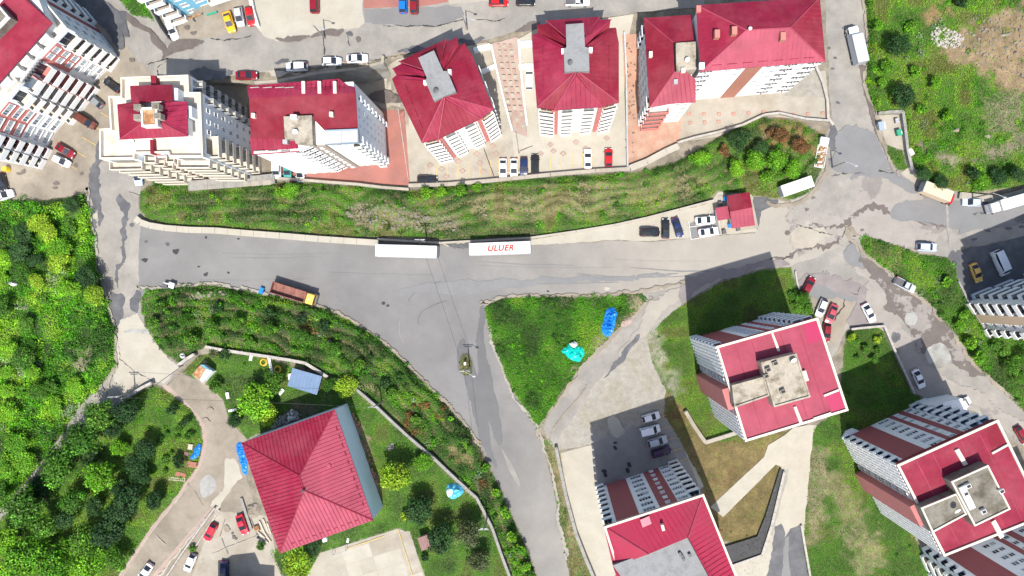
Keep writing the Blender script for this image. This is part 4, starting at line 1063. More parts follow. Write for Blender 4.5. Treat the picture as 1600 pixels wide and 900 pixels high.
G_.fac(tl, tr, h, [('b',0.0,0.10,.7,'wall_blue'), ('p',0.13,0.36,'wall_maroon'), ('w',0.44,1.3,1.5,GL), ('w',0.50,1.3,1.5,GL), ('p',0.57,0.75,'wall_maroon',(0,8)), ('w',0.66,0.9,1.1,('glass_pale','frame_white'),(0,8),.08),
    ('w',0.79,1.1,1.2,GL), ('w',0.84,1.0,1.2,GL), ('b',0.875,0.99,.7,'wall_white',(0,8),'glass')], 8, h-.5, out=(NX,0), ins=.35)

# --- right edge block
R_ = Bld('apartment_block', 'white block with tan vertical band beside the dark asphalt yard', (1560,480), 24)
def up(p, z): return (NX+(p[0]-NX)*CAM_H/(CAM_H-z), NY+(p[1]-NY)*CAM_H/(CAM_H-z))
ra, rb_, rc, rd = (1512,471), (1546,524), (1700,470), (1690,398)
R_.solid('wall', [ra, rb_, rc, rd], 0, 0, 23.6, 'wall_white')
R_.solid('roof_deck', [ra, rb_, rc, rd], 0, 23.604, 24, 'roof_red', -.4)
R_.fac(ra, rb_, 0, [('b',0.02,0.32,.8,'wall_white',(0,8),'glass'), ('p',0.34,0.58,'wall_tan',(0,8),.5), ('w',0.68,0.9,1.0,'glass_blue'), ('b',0.78,0.98,.8,'wall_white',(0,8),'glass')], 8, out=(1400,560))
R_.fac(ra, rd, 0, [('b',0.04,0.20,1.2,'wall_blue',(0,8),'glass'), ('b',0.24,0.38,1.0,'wall_blue',(0,8),'glass'), ('w',0.45,1.2,1.2,GL), ('b',0.5,0.64,1.0,'wall_blue'), ('w',0.7,1.2,1.2,GL), ('b',0.76,0.94,1.0,'wall_blue')], 8, out=(1560,300))

# --- sky blue block at the top edge
S_ = Bld('apartment_block', 'sky blue block with white balconies above the taxi', (310,-10), 17, zb=7.0)
sa, sb = (268,33), (372,-1)
S_.solid('wall', [sa, sb, (350,-68), (246,-34)], 0, 0, 16.6, 'wall_sky')
S_.solid('roof_deck', [sa, sb, (350,-68), (246,-34)], 0, 16.604, 17, 'roof_red', -.4)
S_.fac(sa, sb, 0, [('b',0.01,0.24,1.3,'wall_white',(0,6),'glass','wall_beige'), ('w',0.36,1.5,1.2,'glass_pale'), ('w',0.56,1.5,1.2,'glass_pale'), ('b',0.67,0.98,1.3,'wall_white',(0,6),'glass_blue')], 6, out=(330,200))
S_.solid('shop_awning', '322,22 338,17 339,19.5 323,24.5', 2.6, 2.4, 2.6, 'plastic_green')
S_.solid('shop_awning', '294,28 314,20 315,22 295,30', 2.6, 2.4, 2.6, 'rust')
# --- the long curved block in the top left corner
T_ = Bld('apartment_block', 'long curved block with red roof, roof terrace and pink striped balconies', (90,130), 15.5)
h = 15.5
f0, f1, f2, f3, f4 = (187,88), (146,131), (118,170), (86,208), (56,262)       # foot of the south-east front
n0 = (108,-8)                                                                  # foot of the north-east front
T_.solid('wall', [f0, f1, f2, f3, f4, (-60,240), (-60,-60), (60,-60), n0], 0, 0, h, 'wall_blue')
T_.solid('terrace_floor', [f0, f1, f2, f3, f4, (-60,240), (-60,-60), (60,-60), n0], 0, h+.004, h+.06, 'terrace')
T_.rim('parapet', [f0, f1, f2, f3, f4, (-60,240), (-60,-60), (60,-60), n0], 0, h+.064, h+.95, .25, 'wall_white')
S6 = ('wall_white',(0,6),'glass','terrace')
T_.fac(f0, f1, 0, [('b',0.02,0.46,1.3,'wall_white',(0,6),'glass','terrace'), ('p',0.48,1.0,'wall_salmon',(3,6)), ('p',0.48,1.0,'wall_white',(0,3)), ('w',0.60,1.3,1.3,'glass_pale',(0,6),.08), ('w',0.80,1.3,1.3,'glass_pale',(0,6),.08), ('p',0.44,0.47,'wall_salmon')], 6, out=(300,300))
T_.fac(f1, f2, 0, [('b',0.02,0.50,2.0,'wall_white',(0,6),'glass','wall_salmon'), ('b',0.53,0.98,1.7,'wall_white',(0,6),'glass_blue','terrace'), ('p',0.505,0.525,'wall_salmon',(0,6),1.8)], 6, out=(300,300))
T_.fac(f2, f3, 0, [('b',0.02,0.46,2.0,'wall_white',(0,6),'glass','terrace'), ('p',0.52,1.0,'wall_salmon',(3,6)), ('p',0.52,1.0,'wall_white',(0,3)), ('w',0.64,1.3,1.3,'glass_pale',(0,6),.08), ('w',0.84,1.3,1.3,'glass_blue',(0,6),.08)], 6, out=(300,300))
T_.fac(f3, f4, 0, [('p',0,0.36,'wall_white',(0,3)), ('p',0,0.36,'wall_salmon',(3,6)), ('w',0.10,1.3,1.3,'glass_pale',(0,6),.08), ('w',0.26,1.3,1.3,'glass_pale',(0,6),.08), ('b',0.40,0.66,1.5,'wall_white',(0,6),'glass','wall_salmon'), ('b',0.70,0.97,1.5,'wall_white',(0,6),'glass','terrace')], 6, out=(300,300))
T_.fac(f0, n0, 0, [('w',0.12,1.2,1.2,GL), ('w',0.26,1.2,1.2,GL), ('p',0.36,0.44,'wall_maroon'), ('b',0.5,0.72,1.0,'wall_blue'), ('w',0.82,1.2,1.2,GL)], 6, out=(300,-20))
z3 = h+3.0
T_.solid('upper_storey', '44,-60 82,36 0,128 -80,200 -120,-60', z3, h+.06, z3-.3, 'wall_white', 1.0)
T_.slope([(30,-60,z3),(46,0,z3),(82,36,z3),(20,-18,z3+1.6)], 'roof_red')
T_.slope([(82,36,z3),(0,128,z3),(-90,226,z3),(-150,180,z3+1.8),(20,-18,z3+1.6)], 'roof_red')
T_.solid('stair_tower', '-30,30 0,8 17,28 -10,56', z3+2.6, z3-.2, z3+2.6, 'roof_conc')
T_.rim('tower_parapet', '-30,30 0,8 17,28 -10,56', z3+2.6, z3+2.604, z3+3.2, .3, 'wall_white')
for k in range(5):
    x, y = 66-k*15, 58+k*17
    T_.boxat('storage_cabinet', x, y, h+.06, 1.6, 2.2, 2.2, 'white_paint', -0.85)
    T_.boxat('awning', x+7, y+3, h+.06, 0.9, 0.6, 0.8, 'metal_dark' if k % 2 else 'wood', -0.85)
T_.boxat('terrace_box', 12, 128, h+.06, 2.2, 3.2, 1.6, 'wall_cream', -0.85)
for k in range(8):
    x, y = 62-k*3.6, 95+k*4.4
    T_.boxat('flower_pot', x, y, h+.06, .5, .5, .55, 'metal_dark', .2)

# --- terrace topped block
A1 = Bld('apartment_block', 'block with tiled roof terraces around a small red roof and chimneys', (300,215), 21)
h = 21
tp = Pp('193,123 298,119 299,146 317,146 321,246 268,246 266,240 215,241 214,249 160,250 160,203 177,202 174,152 193,152')
A1.solid('wall', tp, h, 0, h, 'wall_blue')
A1.solid('terrace_floor', tp, h, h+.004, h+.05, 'terrace')
A1.rim('parapet', tp, h, h+.054, h+.9, .3, 'wall_cream')
A1.solid('divider', '235,118 243,118 244,133 236,133', h+1.4, h+.05, h+1.4, 'roof_red')
A1.solid('divider', '234,218 239,218 240,240 235,240', h+1.2, h+.05, h+1.2, 'roof_red')
ze = h+2.9
A1.solid('upper_storey', '203,134 269,132 270,159 292,159 294,213 187,218 183,163 205,160', ze, h+.05, ze-.25, 'wall_white', .5)
A1.solid('bay', '271,137 278,138 278,158 271,158', h+2.2, h+.05, h+2.2, 'wall_blue'); A1.solid('bay', '294,165 299,166 300,183 294,184', h+2.2, h+.05, h+2.2, 'wall_blue')
zr = ze+1.5
A1.slope([(203,134,ze),(269,132,ze),(252,158,zr),(219,160,zr)]); A1.slope([(269,132,ze),(270,158,ze),(252,158,zr)]); A1.slope([(203,134,ze),(219,160,zr),(205,160,ze)])
A1.slope([(183,163,ze),(205,160,ze+.05),(219,158,zr),(226,190,zr),(187,218,ze)]); A1.slope([(187,218,ze),(226,190,zr),(250,190,zr),(294,213,ze)], 'roof_red')
A1.slope([(294,213,ze),(250,190,zr),(250,160,zr),(270,158,ze+.05),(292,159,ze)])
A1.cap((187,218,ze),(226,190,zr),.12); A1.cap((294,213,ze),(250,190,zr),.12)
o, _ = A1.solid('stair_tower', '219,168 245,167 246,197 221,198', zr+1.0, ze, zr+1.0, 'white_paint')
A1.solid('tower_floor', '222,172 242,171 243,194 224,195', zr+1.0, zr+1.004, zr+1.03, 'rust', parent=o)
A1.rim('tower_parapet', '219,168 245,167 246,197 221,198', zr+1.4, zr+1.04, zr+1.4, .35, 'white_paint')
for x, y in ((214,167),(242,166),(214,183),(245,181)): A1.boxat('chimney', x, y, zr+.2, 1.3, 1.1, 1.5, 'roof_conc_pale', 0, None, 'roof_conc')
A1.dish(208,222,h+.05,.5)
A1.fac((317,146), (321,246), h, [('b',0.04,0.14,1.2,'metal_grey',(0,7),'glass_blue'), ('w',0.24,0.8,1.1,GL), ('w',0.42,0.8,1.1,GL), ('w',0.58,0.8,1.1,GL), ('b',0.64,0.97,1.8,'wall_cream',(0,7),'glass','terrace')], 7)
A1.fac((299,119), (299,146), h, [('b',0.1,0.5,1.3,'metal_grey',(0,7),'glass_blue'), ('b',0.55,0.95,1.3,'metal_grey',(0,7),'glass_blue')], 7)
A1.fac((268,246), (321,246), h, [('b',0.02,0.98,1.7,'wall_cream',(0,7),'glass','terrace'),], 7, out=(500,500))
A1.fac((215,241), (266,240), h, [('b',0.03,0.38,1.4,'wall_cream',(0,7),'glass','terrace'), ('p',0.42,0.66,'wall_salmon'), ('w',0.54,1.3,0.6,'frame_white',(0,7),.08), ('b',0.70,0.96,1.3,'wall_cream',(0,7),'glass_blue','terrace')], 7, out=(500,500))
A1.fac((160,250), (214,249), h, [('b',0.02,0.98,1.6,'wall_cream',(0,7),'glass','terrace')], 7, out=(500,500))

# --- white block with beige stripe
A2 = Bld('apartment_block', 'white block with crimson roof and beige stripe down its front', (530,230), 23)
h = 23
ap = Pp('386,134 553,124 556,143 560,222 488,228 468,237 393,242')
A2.solid('wall', ap, h, 0, h-.4, 'wall_white', .3)
ze = h
A2.slope([(386,134,ze),(530,123,ze),(543,134,ze),(554,136,ze),(556,146,ze+.9),(389,154,ze+.9)], 'roof_red')
A2.slope([(389,154,ze+.9),(556,146,ze+.9),(559,203,ze-.1),(508,205,ze-.1),(486,182,ze+.2),(443,184,ze+.2),(445,217,ze+.05),(392,216,ze+.05)], 'roof_red', rib=0)
A2.slope([(390,214,ze-.0),(462,212,ze-.0),(468,237,ze-.5),(393,242,ze-.5)], 'roof_red')
o, _ = A2.solid('stair_tower', '443,182 487,180 489,226 462,224 460,217 445,217', h+1.5, h-.5, h+1.5, 'roof_conc_pale')
A2.boxat('chimney', 458, 182, h+1.5, 1.2, .8, .8, 'white_paint'); A2.boxat('chimney', 395, 180, h+.5, .7, .9, .8, 'wall_cream'); A2.boxat('chimney', 517, 178, h+.6, .7, .9, .8, 'wall_cream'); A2.boxat('chimney', 445, 221, h+.1, .9, .8, .8, 'metal_grey')
A2.dish(463,207,h+1.5,.5)
o, _ = A2.solid('skylight_box', '508,203 559,201 560,222 509,225', h+.6, h-.6, h+.6, 'steel_blue')
A2.solid('skylight_pane', '510,206 533,205 533,223 510,224', h+.62, h+.604, h+.66, 'wall_cream', parent=o); A2.solid('skylight_pane', '535,205 558,204 558,221 535,222', h+.62, h+.604, h+.66, 'wall_cream', parent=o)
for x in (475,500,524): A2.solid('skylight_strip', [(x-2.5,128),(x+2.5,128),(x+3,147),(x-2,147)], h+.5, h+.45, h+1.0, 'wall_cream')
for x in (398,418,437,452): A2.solid('snow_guard', [(x-7,136.6),(x+7,135.6),(x+7,136.6),(x-7,137.6)], h+.3, h+.2, h+.38, 'coping')
for x in (405,425,445): A2.solid('snow_guard', [(x-7,236),(x+7,235),(x+7,236),(x-7,237)], h, h-.3, h+.1, 'coping')
A2.fac((393,242), (468,237), h, [('w',0.2,0.7,0.9,'glass_blue'), ('w',0.45,0.7,0.9,'glass_blue'), ('w',0.7,0.7,0.9,'glass_blue'), ('w',0.92,1.0,1.4,'glass')], 8, h-.6, out=(500,600), ins=.3)
A2.fac((468,237), (488,228), h, [('p',0.0,1.0,'metal_grey'), ('w',0.3,1.2,1.4,'glass',(0,8),.08), ('w',0.7,1.2,1.4,'glass',(0,8),.08)], 8, h-.6, out=(600,500), ins=.3)
A2.fac((488,228), (560,222), h, [('p',0.0,0.26,'wall_beige',(0,8),.3), ('w',0.13,0.7,0.9,'glass_pale',(0,8),.3), ('w',0.36,0.7,0.9,'glass_blue'), ('w',0.52,0.7,0.9,'glass_blue'), ('w',0.68,0.7,0.9,'glass_blue'), ('b',0.80,0.99,.8,'wall_white',(0,8),'glass')], 8, h-.6, out=(560,600), ins=.3)
A2.fac((556,143), (560,222), h, [('p',0.0,1.0,'wall_blue'), ('b',0.02,0.12,.7,'wall_blue',(0,8),'glass_blue'), ('w',0.30,0.6,0.7,GL,(0,8),.08), ('w',0.45,0.6,0.7,GL,(0,8),.08), ('w',0.62,0.6,0.7,GL,(0,8),.08), ('b',0.84,0.98,.7,'wall_blue',(0,8),'glass_blue')], 8, h-.6, ins=.3)

# --- the two hipped blocks with stepped eaves (same design, one turned)
def hipblock(label, X, h, center, capz=3.0):
    """X maps design px (of the upright block) to photo px"""
    b = Bld('apartment_block', label, center, h)
    P3 = lambda x, y, z: (*X(x, y), z)
    eave = [(832,54),(841,51),(839,39),(855,37),(854,32),(937,26),(937,31),(954,31),(952,44),(963,44),(966,67),(967,160),(940,167),(868,172),(839,168),(832,77)]
    b.solid('wall', [X(*p) for p in eave], h, 0, h-.35, 'wall_white', .5)
    b.solid('roof_base', [X(*p) for p in eave], h, h-.34, h-.2, 'roof_red', -.02)
    zr = h+capz
    r0, r1 = (901,60), (901,112)        # ridge
    S = b.slope
    # stepped gables towards the street
    S([P3(853,32,h), P3(937,26,h), P3(920,54,zr-.4), P3(884,58,zr-.4)])
    S([P3(838,39,h-.1), P3(855,37,h-.1), P3(884,62,zr-.7), P3(882,70,zr-.6)], 'roof_red')
    S([P3(832,54,h-.15), P3(841,51,h-.15), P3(884,74,zr-.8), P3(884,82,zr-.6)], 'roof_red')
    S([P3(934,31,h), P3(956,30,h-.1), P3(914,72,zr-.7), P3(912,62,zr-.5)], 'roof_red')
    S([P3(951,44,h-.15), P3(963,43,h-.15), P3(918,82,zr-.8), P3(915,72,zr-.7)])
    # long side slopes
    S([P3(832,54,h-.1), P3(884,78,zr-.5), P3(900,112,zr), P3(839,168,h), P3(832,77,h)], 'roof_red')
    S([P3(962,43,h-.1), P3(967,67,h), P3(967,160,h), P3(902,112,zr), P3(917,80,zr-.5)], 'roof_red')
    # front: hip faces and a gable in the middle
    S([P3(839,168,h), P3(899,112,zr+.05), P3(866,171,h+.02)], 'roof_red')
    S([P3(967,160,h), P3(941,167,h+.02), P3(903,112,zr+.05)], 'roof_red')
    S([P3(866,172,h+.1), P3(901,118,zr-.1), P3(941,167,h+.1)], 'roof_red')
    S([P3(866,171,h+.02), P3(900,112,zr+.06), P3(901,119,zr-.05)], 'roof_red', rib=0); S([P3(941,167,h+.02), P3(902,112,zr+.06), P3(901,119,zr-.05)], 'roof_red', rib=0)
    for a, c in ((P3(839,168,h), P3(899,112,zr)), (P3(967,160,h), P3(903,112,zr)), (P3(866,172,h+.1), P3(900,114,zr)), (P3(941,167,h+.1), P3(902,114,zr)), (P3(853,32,h), P3(884,58,zr-.3)), (P3(937,26,h), P3(914,60,zr-.3))):
        b.cap(a, c, .13)
    zt = zr+.5
    b.solid('stair_tower', [X(*p) for p in Pp('884,38 912,36 914,73 920,75 921,111 882,112 881,76 885,74')], zt, h-.5, zt, 'roof_conc_grey')
    b.boxat('chimney', *X(923,77), h+2.0, .7, .9, 1.0, 'white_paint'); b.boxat('chimney', *X(880,79), h+2.0, .7, .9, 1.0, 'white_paint')
    b.dish(*X(891,100), zt, .5, 'metal_dark')
    for x in (848,952):   # snow guards
        for y in (78,98,120,140):
            a_, c_ = P3(x, y-7, h+.9), P3(x, y+7, h+.9)
            m = MB(); m.tube([b.L(W(*a_)), b.L(W(*c_))], .07, 5); m.build('snow_guard', M['roof_red'], b.root)
    return b, X
idX = lambda x, y: (x, y)
B2, X2 = hipblock('upright hip roofed block with salmon stripes in the pale yard', idX, 21, (900,110))
def rotX(x, y):
    a = math.radians(21.5); dx, dy = (x-900)*0.965, (y-98)*0.965
    return (689+dx*math.cos(a)+dy*math.sin(a), 138.5-dx*math.sin(a)+dy*math.cos(a))
B1, X1 = hipblock('turned hip roofed block with salmon stripes beside the red yard', rotX, 20, (700,150))
for b, X, h in ((B2,X2,21), (B1,X1,20)):
    o_ = (880,500)
    b.fac(X(839,168), X(868,172), h, [('b',0.06,0.94,1.0,'wall_white',(0,7),'glass')], 7, h-.5, out=o_, ins=.5)
    b.fac(X(868,172), X(940,167), h, [('p',-0.08,0.06,'wall_salmon',(0,7),.3), ('p',0.94,1.08,'wall_salmon',(0,7),.3), ('b',0.12,0.40,0.8,'wall_white',(0,7),'glass_pale'), ('w',0.5,0.9,0.9,'glass_pale'), ('b',0.60,0.88,0.8,'wall_white',(0,7),'glass_pale')], 7, h-.5, out=o_, ins=.5)
    b.fac(X(940,167), X(967,160), h, [('b',0.10,0.94,1.0,'wall_white',(0,7),'glass')], 7, h-.5, out=o_, ins=.5)
B1.fac(X1(967,67), X1(967,160), 20, [('w',0.2,1.0,1.1,GL), ('w',0.5,1.0,1.1,GL), ('w',0.8,1.0,1.1,GL)], 7, 19.5, ins=.5)

# --- narrow block and large block on the right of the row
D1 = Bld('apartment_block', 'narrow red roofed block with cream stair tower beside the orange yard', (1040,140), 16.5)
h = 16.5
dq = Pp('1006,28 1080,23 1087,160 1050,162 1049,167 1015,168')
D1.solid('wall', dq, h, 0, h-.3, 'wall_white', .4)
zr = h+2.2
D1.slope([(1006,28,h),(1080,23,h),(1086,66,h+1.6),(1052,66,zr)]); D1.slope([(1006,28,h),(1052,66,zr),(1054,112,zr),(1015,168,h)], 'roof_red')
D1.slope([(1015,168,h),(1054,112,zr),(1070,110,zr),(1087,124,h+1.2),(1087,160,h),(1050,162,h)], 'roof_pink')  # front slope in the paler red, its sunlit look put into the colour
D1.cap((1015,168,h),(1054,112,zr),.12); D1.cap((1006,28,h),(1052,66,zr),.12)
D1.solid('stair_tower', '1056,67 1087,65 1088,108 1057,111', zr+.8, h-.3, zr+.8, 'roof_conc_pale')
D1.boxat('chimney', 1017, 84, h+.6, .7, 1.1, .9, 'wall_cream'); D1.boxat('chimney', 1056, 127, h+1.5, .8, .9, .7, 'metal_grey'); D1.boxat('vent_box', 1068, 109, zr+.8, .8, .9, .7, 'wall_cream'); D1.dish(1073,95,zr+.8,.5)
D1.fac((1006,28), (1015,168), h, [('b',0.03,0.14,.6,'wall_blue',(0,5),'glass'), ('w',0.22,1.2,1.2,'glass'), ('w',0.34,1.2,1.2,'glass'), ('w',0.46,1.2,1.2,'glass'), ('w',0.58,1.2,1.2,'glass'), ('w',0.70,1.2,1.2,'glass'), ('b',0.84,0.98,.6,'wall_white',(0,5),'glass')], 5, h-.4, out=(900,200), ins=.4)
D1.fac((1015,168), (1050,165), h, [('b',0.05,0.95,1.2,'wall_salmon',(0,5),'glass','terrace')], 5, h-.4, out=(1000,400), ins=.4)
D1.fac((1050,162), (1087,160), h, [('w',0.3,1.1,1.1,'glass'), ('w',0.7,1.1,1.1,'glass')], 5, h-.4, out=(1000,400), ins=.4)

D2 = Bld('apartment_block', 'large hip roofed block with brown stripe and orange chimneys', (1180,80), 21.5)
h = 21.5
c = [(1088,8),(1281,-4),(1290,96),(1094,112)]
D2.solid('wall', c, h, 0, h-.3, 'wall_white', .5)
ra, rb_ = (1166,47), (1235,43); zr = h+3.4
T = lambda p, z: (p[0], p[1], z)
D2.slope([T(c[0],h), T(c[1],h), T(rb_,zr), T(ra,zr)], 'roof_red'); D2.slope([T(c[1],h), T(c[2],h), T(rb_,zr)], 'roof_red')
D2.slope([T(c[2],h), T(c[3],h), T(ra,zr), T(rb_,zr)], 'roof_pink'); D2.slope([T(c[3],h), T(c[0],h), T(ra,zr)], 'roof_red')  # south slope takes the lit copy of the red: gloss painted in
for p, r in ((c[0],ra),(c[1],rb_),(c[2],rb_),(c[3],ra)): D2.cap(T(p,h), T(r,zr), .14)
D2.cap(T(ra,zr), T(rb_,zr), .14)
for x, y, z in ((1121,52,h+1.4),(1148,47,h+2.4),(1224,56,h+2.3)): D2.boxat('chimney', x, y, z, 1.0, 1.5, 1.3, 'wall_brick', 0, None, 'wall_salmon')
D2.vent(1171,46,zr); D2.boxat('chimney', 1097, 102, h+.2, 1.0, 1.2, .8, 'white_paint'); D2.boxat('chimney', 1092, 13, h+.2, .9, 1.2, .8, 'wall_salmon')
for k in range(7):
    x = 1112+k*24
    m = MB(); m.tube([D2.L(W(x, 102-k*1.9, h+.5)), D2.L(W(x+16, 100.8-k*1.9, h+.5))], .07, 5); m.build('snow_guard', M['roof_red'], D2.root)
D2.fac(c[3], c[2], h, [('w',0.04,1.4,1.7,'glass'), ('w',0.09,1.4,1.7,'glass'), ('w',0.17,0.9,1.0,'glass_pale'), ('w',0.24,0.9,1.0,'glass_pale'), ('w',0.33,0.9,1.0,'glass_blue'), ('p',0.385,0.515,'wall_brick',(0,7),.15), ('w',0.57,1.0,1.1,'glass_blue'), ('w',0.64,1.0,1.1,'glass_blue'), ('w',0.725,1.5,1.7,'glass'), ('w',0.775,1.5,1.7,'glass'), ('w',0.85,0.9,1.0,'glass_blue'), ('w',0.915,1.6,1.8,'glass'), ('w',0.97,1.4,1.8,'glass')], 7, h-.4, out=(1180,400), ins=.5)

# --- big hip roofed house, lower left
H_ = Bld('house', 'large house with broad crimson hip roof beside the tan yard', (490,750), 9.0, 'house')
tl, tr, br, bl = (377,692), (523,640), (583,813), (437,865)
ra, rb_ = (468,743), (475,766)
H_.solid('wall', [tl, tr, br, bl], 9, 0, 8.6, 'wall_ice', .1)
h, zr = 9.0, 12.2
def hs(pts, m): H_.slope(pts, m, .2, rib=.78, ribw=.13, ribh=.10)
hs([T(tl,h), T(tr,h), T(ra,zr)], 'roof_red'); hs([T(tr,h), T(br,h), T(rb_,zr), T(ra,zr)], 'roof_pink'); hs([T(br,h), T(bl,h), T(rb_,zr)], 'roof_pink'); hs([T(bl,h), T(tl,h), T(ra,zr), T(rb_,zr)], 'roof_red')  # east and south slopes paler: bright sheen painted into the same red
for p, r in ((tl,ra),(tr,ra),(br,rb_),(bl,rb_)): H_.cap(T(p,h), T(r,zr), .15, 'roof_red')
H_.cap(T(ra,zr), T(rb_,zr), .15, 'roof_red'); H_.vent(475,766,zr,'metal_dark')
H_.boxat('roof_hatch', 513, 729, h+1.3, 1.0, .9, .25, 'roof_pink', .4)
for A_, C_ in ((tl,tr),(tr,br),(br,bl),(bl,tl)):     # snow guards near the eaves
    for k in range(12):
        cc = ((tl[0]+br[0])/2, (tl[1]+br[1])/2)
        p0 = (A_[0]+(C_[0]-A_[0])*(k+.25)/12, A_[1]+(C_[1]-A_[1])*(k+.25)/12); p1 = (A_[0]+(C_[0]-A_[0])*(k+.75)/12, A_[1]+(C_[1]-A_[1])*(k+.75)/12)
        q0, q1 = [(p[0]+(cc[0]-p[0])*.09, p[1]+(cc[1]-p[1])*.09) for p in (p0, p1)]
        if 1 <= k <= 10:
            m = MB(); m.tube([H_.L(W(*q0, h+.42)), H_.L(W(*q1, h+.42))], .07, 5); m.build('snow_guard', M['seam'], H_.root)
# --- guard house by the parking strip
K_ = Bld('guard_house', 'small guard house with two red roof slopes beside the parked white cars', (1155,330), 3.4, 'guard house')
K_.solid('base_pad', '1122,306 1173,298 1185,356 1128,366', .15, 0.06, .16, 'concrete')
K_.solid('wall', '1137,306 1170,300 1179,351 1145,357', 3.2, .16, 3.2, 'wall_cream', .3)
K_.slope([(1136,306,3.2),(1171,300,3.2),(1175.5,324,4.1),(1140.5,331,4.1)], 'roof_red'); K_.slope([(1140.5,331,4.1),(1175.5,324,4.1),(1180,352,3.2),(1144,357,3.2)], 'roof_pink')  # south slope uses the lit copy of the roof red
K_.solid('annex_wall', '1119,326 1138,322 1141,341 1121,344', 2.5, .16, 2.4, 'wall_white', .2)
K_.slope([(1118,325,2.5),(1138,321.5,3.0),(1142,341.5,3.0),(1121,345,2.5)], 'roof_pink', .1, rib=.5)
for x, y, mt in ((1134,310,'tarp_blue'),(1141,352,'tarp_blue'),(1126,318,'metal_dark'),(1132,362,'metal_dark'),(1154,357,'metal_dark')):
    K_.boxat('crate', x, y, .16, .8, .9, .8, mt, .2)

# --- house just past the lower edge whose shadow reaches the yard
Z_ = Bld('house', 'dark roofed outbuilding below the tan yard', (390,930), 10, 'house')
Z_.solid('wall', '346,916 358,914 366,908 400,904 408,922 430,924 430,990 346,990', 0, 0, 9.5, 'wall_cream')
Z_.solid('roof_deck', '346,916 358,914 366,908 400,904 408,922 430,924 430,990 346,990', 0, 9.504, 9.8, 'roof_conc', -.3)
# ------------------------------------------------------------------ vehicles
PAINT = {}
def paint(c):
    if c not in PAINT:
        cols = {'white':(0.72,0.73,0.74),'silver':(0.42,0.44,0.46),'grey':(0.20,0.21,0.22),'black':(0.018,0.018,0.021),'red':(0.42,0.012,0.018),'darkred':(0.20,0.01,0.018),'crimson':(0.50,0.02,0.04),
                'brown':(0.11,0.03,0.02),'yellow':(0.75,0.38,0.015),'taxi':(0.72,0.45,0.10),'blue':(0.01,0.14,0.50),'navy':(0.012,0.025,0.09),'purple':(0.045,0.018,0.06),'teal':(0.05,0.30,0.27),'paleblue':(0.45,0.53,0.66),'rose':(0.40,0.06,0.08)}
        PAINT[c] = mat('paint_'+c, cols[c], 0.3, 0.04, 0.8, spec=0.35, coat=0.25, fine=0.02)
    return PAINT[c]
KIND = { # L, W, H, belt z, greenhouse: rear belt, rear roof, front roof, windscreen foot (fractions of L)
 'sedan': (4.5,1.78,1.45,0.93,-.39,-.21,.03,.25), 'hatch': (4.1,1.75,1.48,0.95,-.48,-.36,.03,.26), 'suv': (4.5,1.86,1.68,1.05,-.485,-.40,.05,.25),
 'estate': (4.6,1.76,1.48,0.93,-.48,-.41,.05,.21), 'van': (4.6,1.85,1.90,1.10,-.49,-.46,.15,.31), 'minibus': (5.9,2.05,2.45,1.35,-.49,-.47,.30,.41), 'pickup': (5.2,1.85,1.75,1.05,-.12,-.07,.10,.24)}
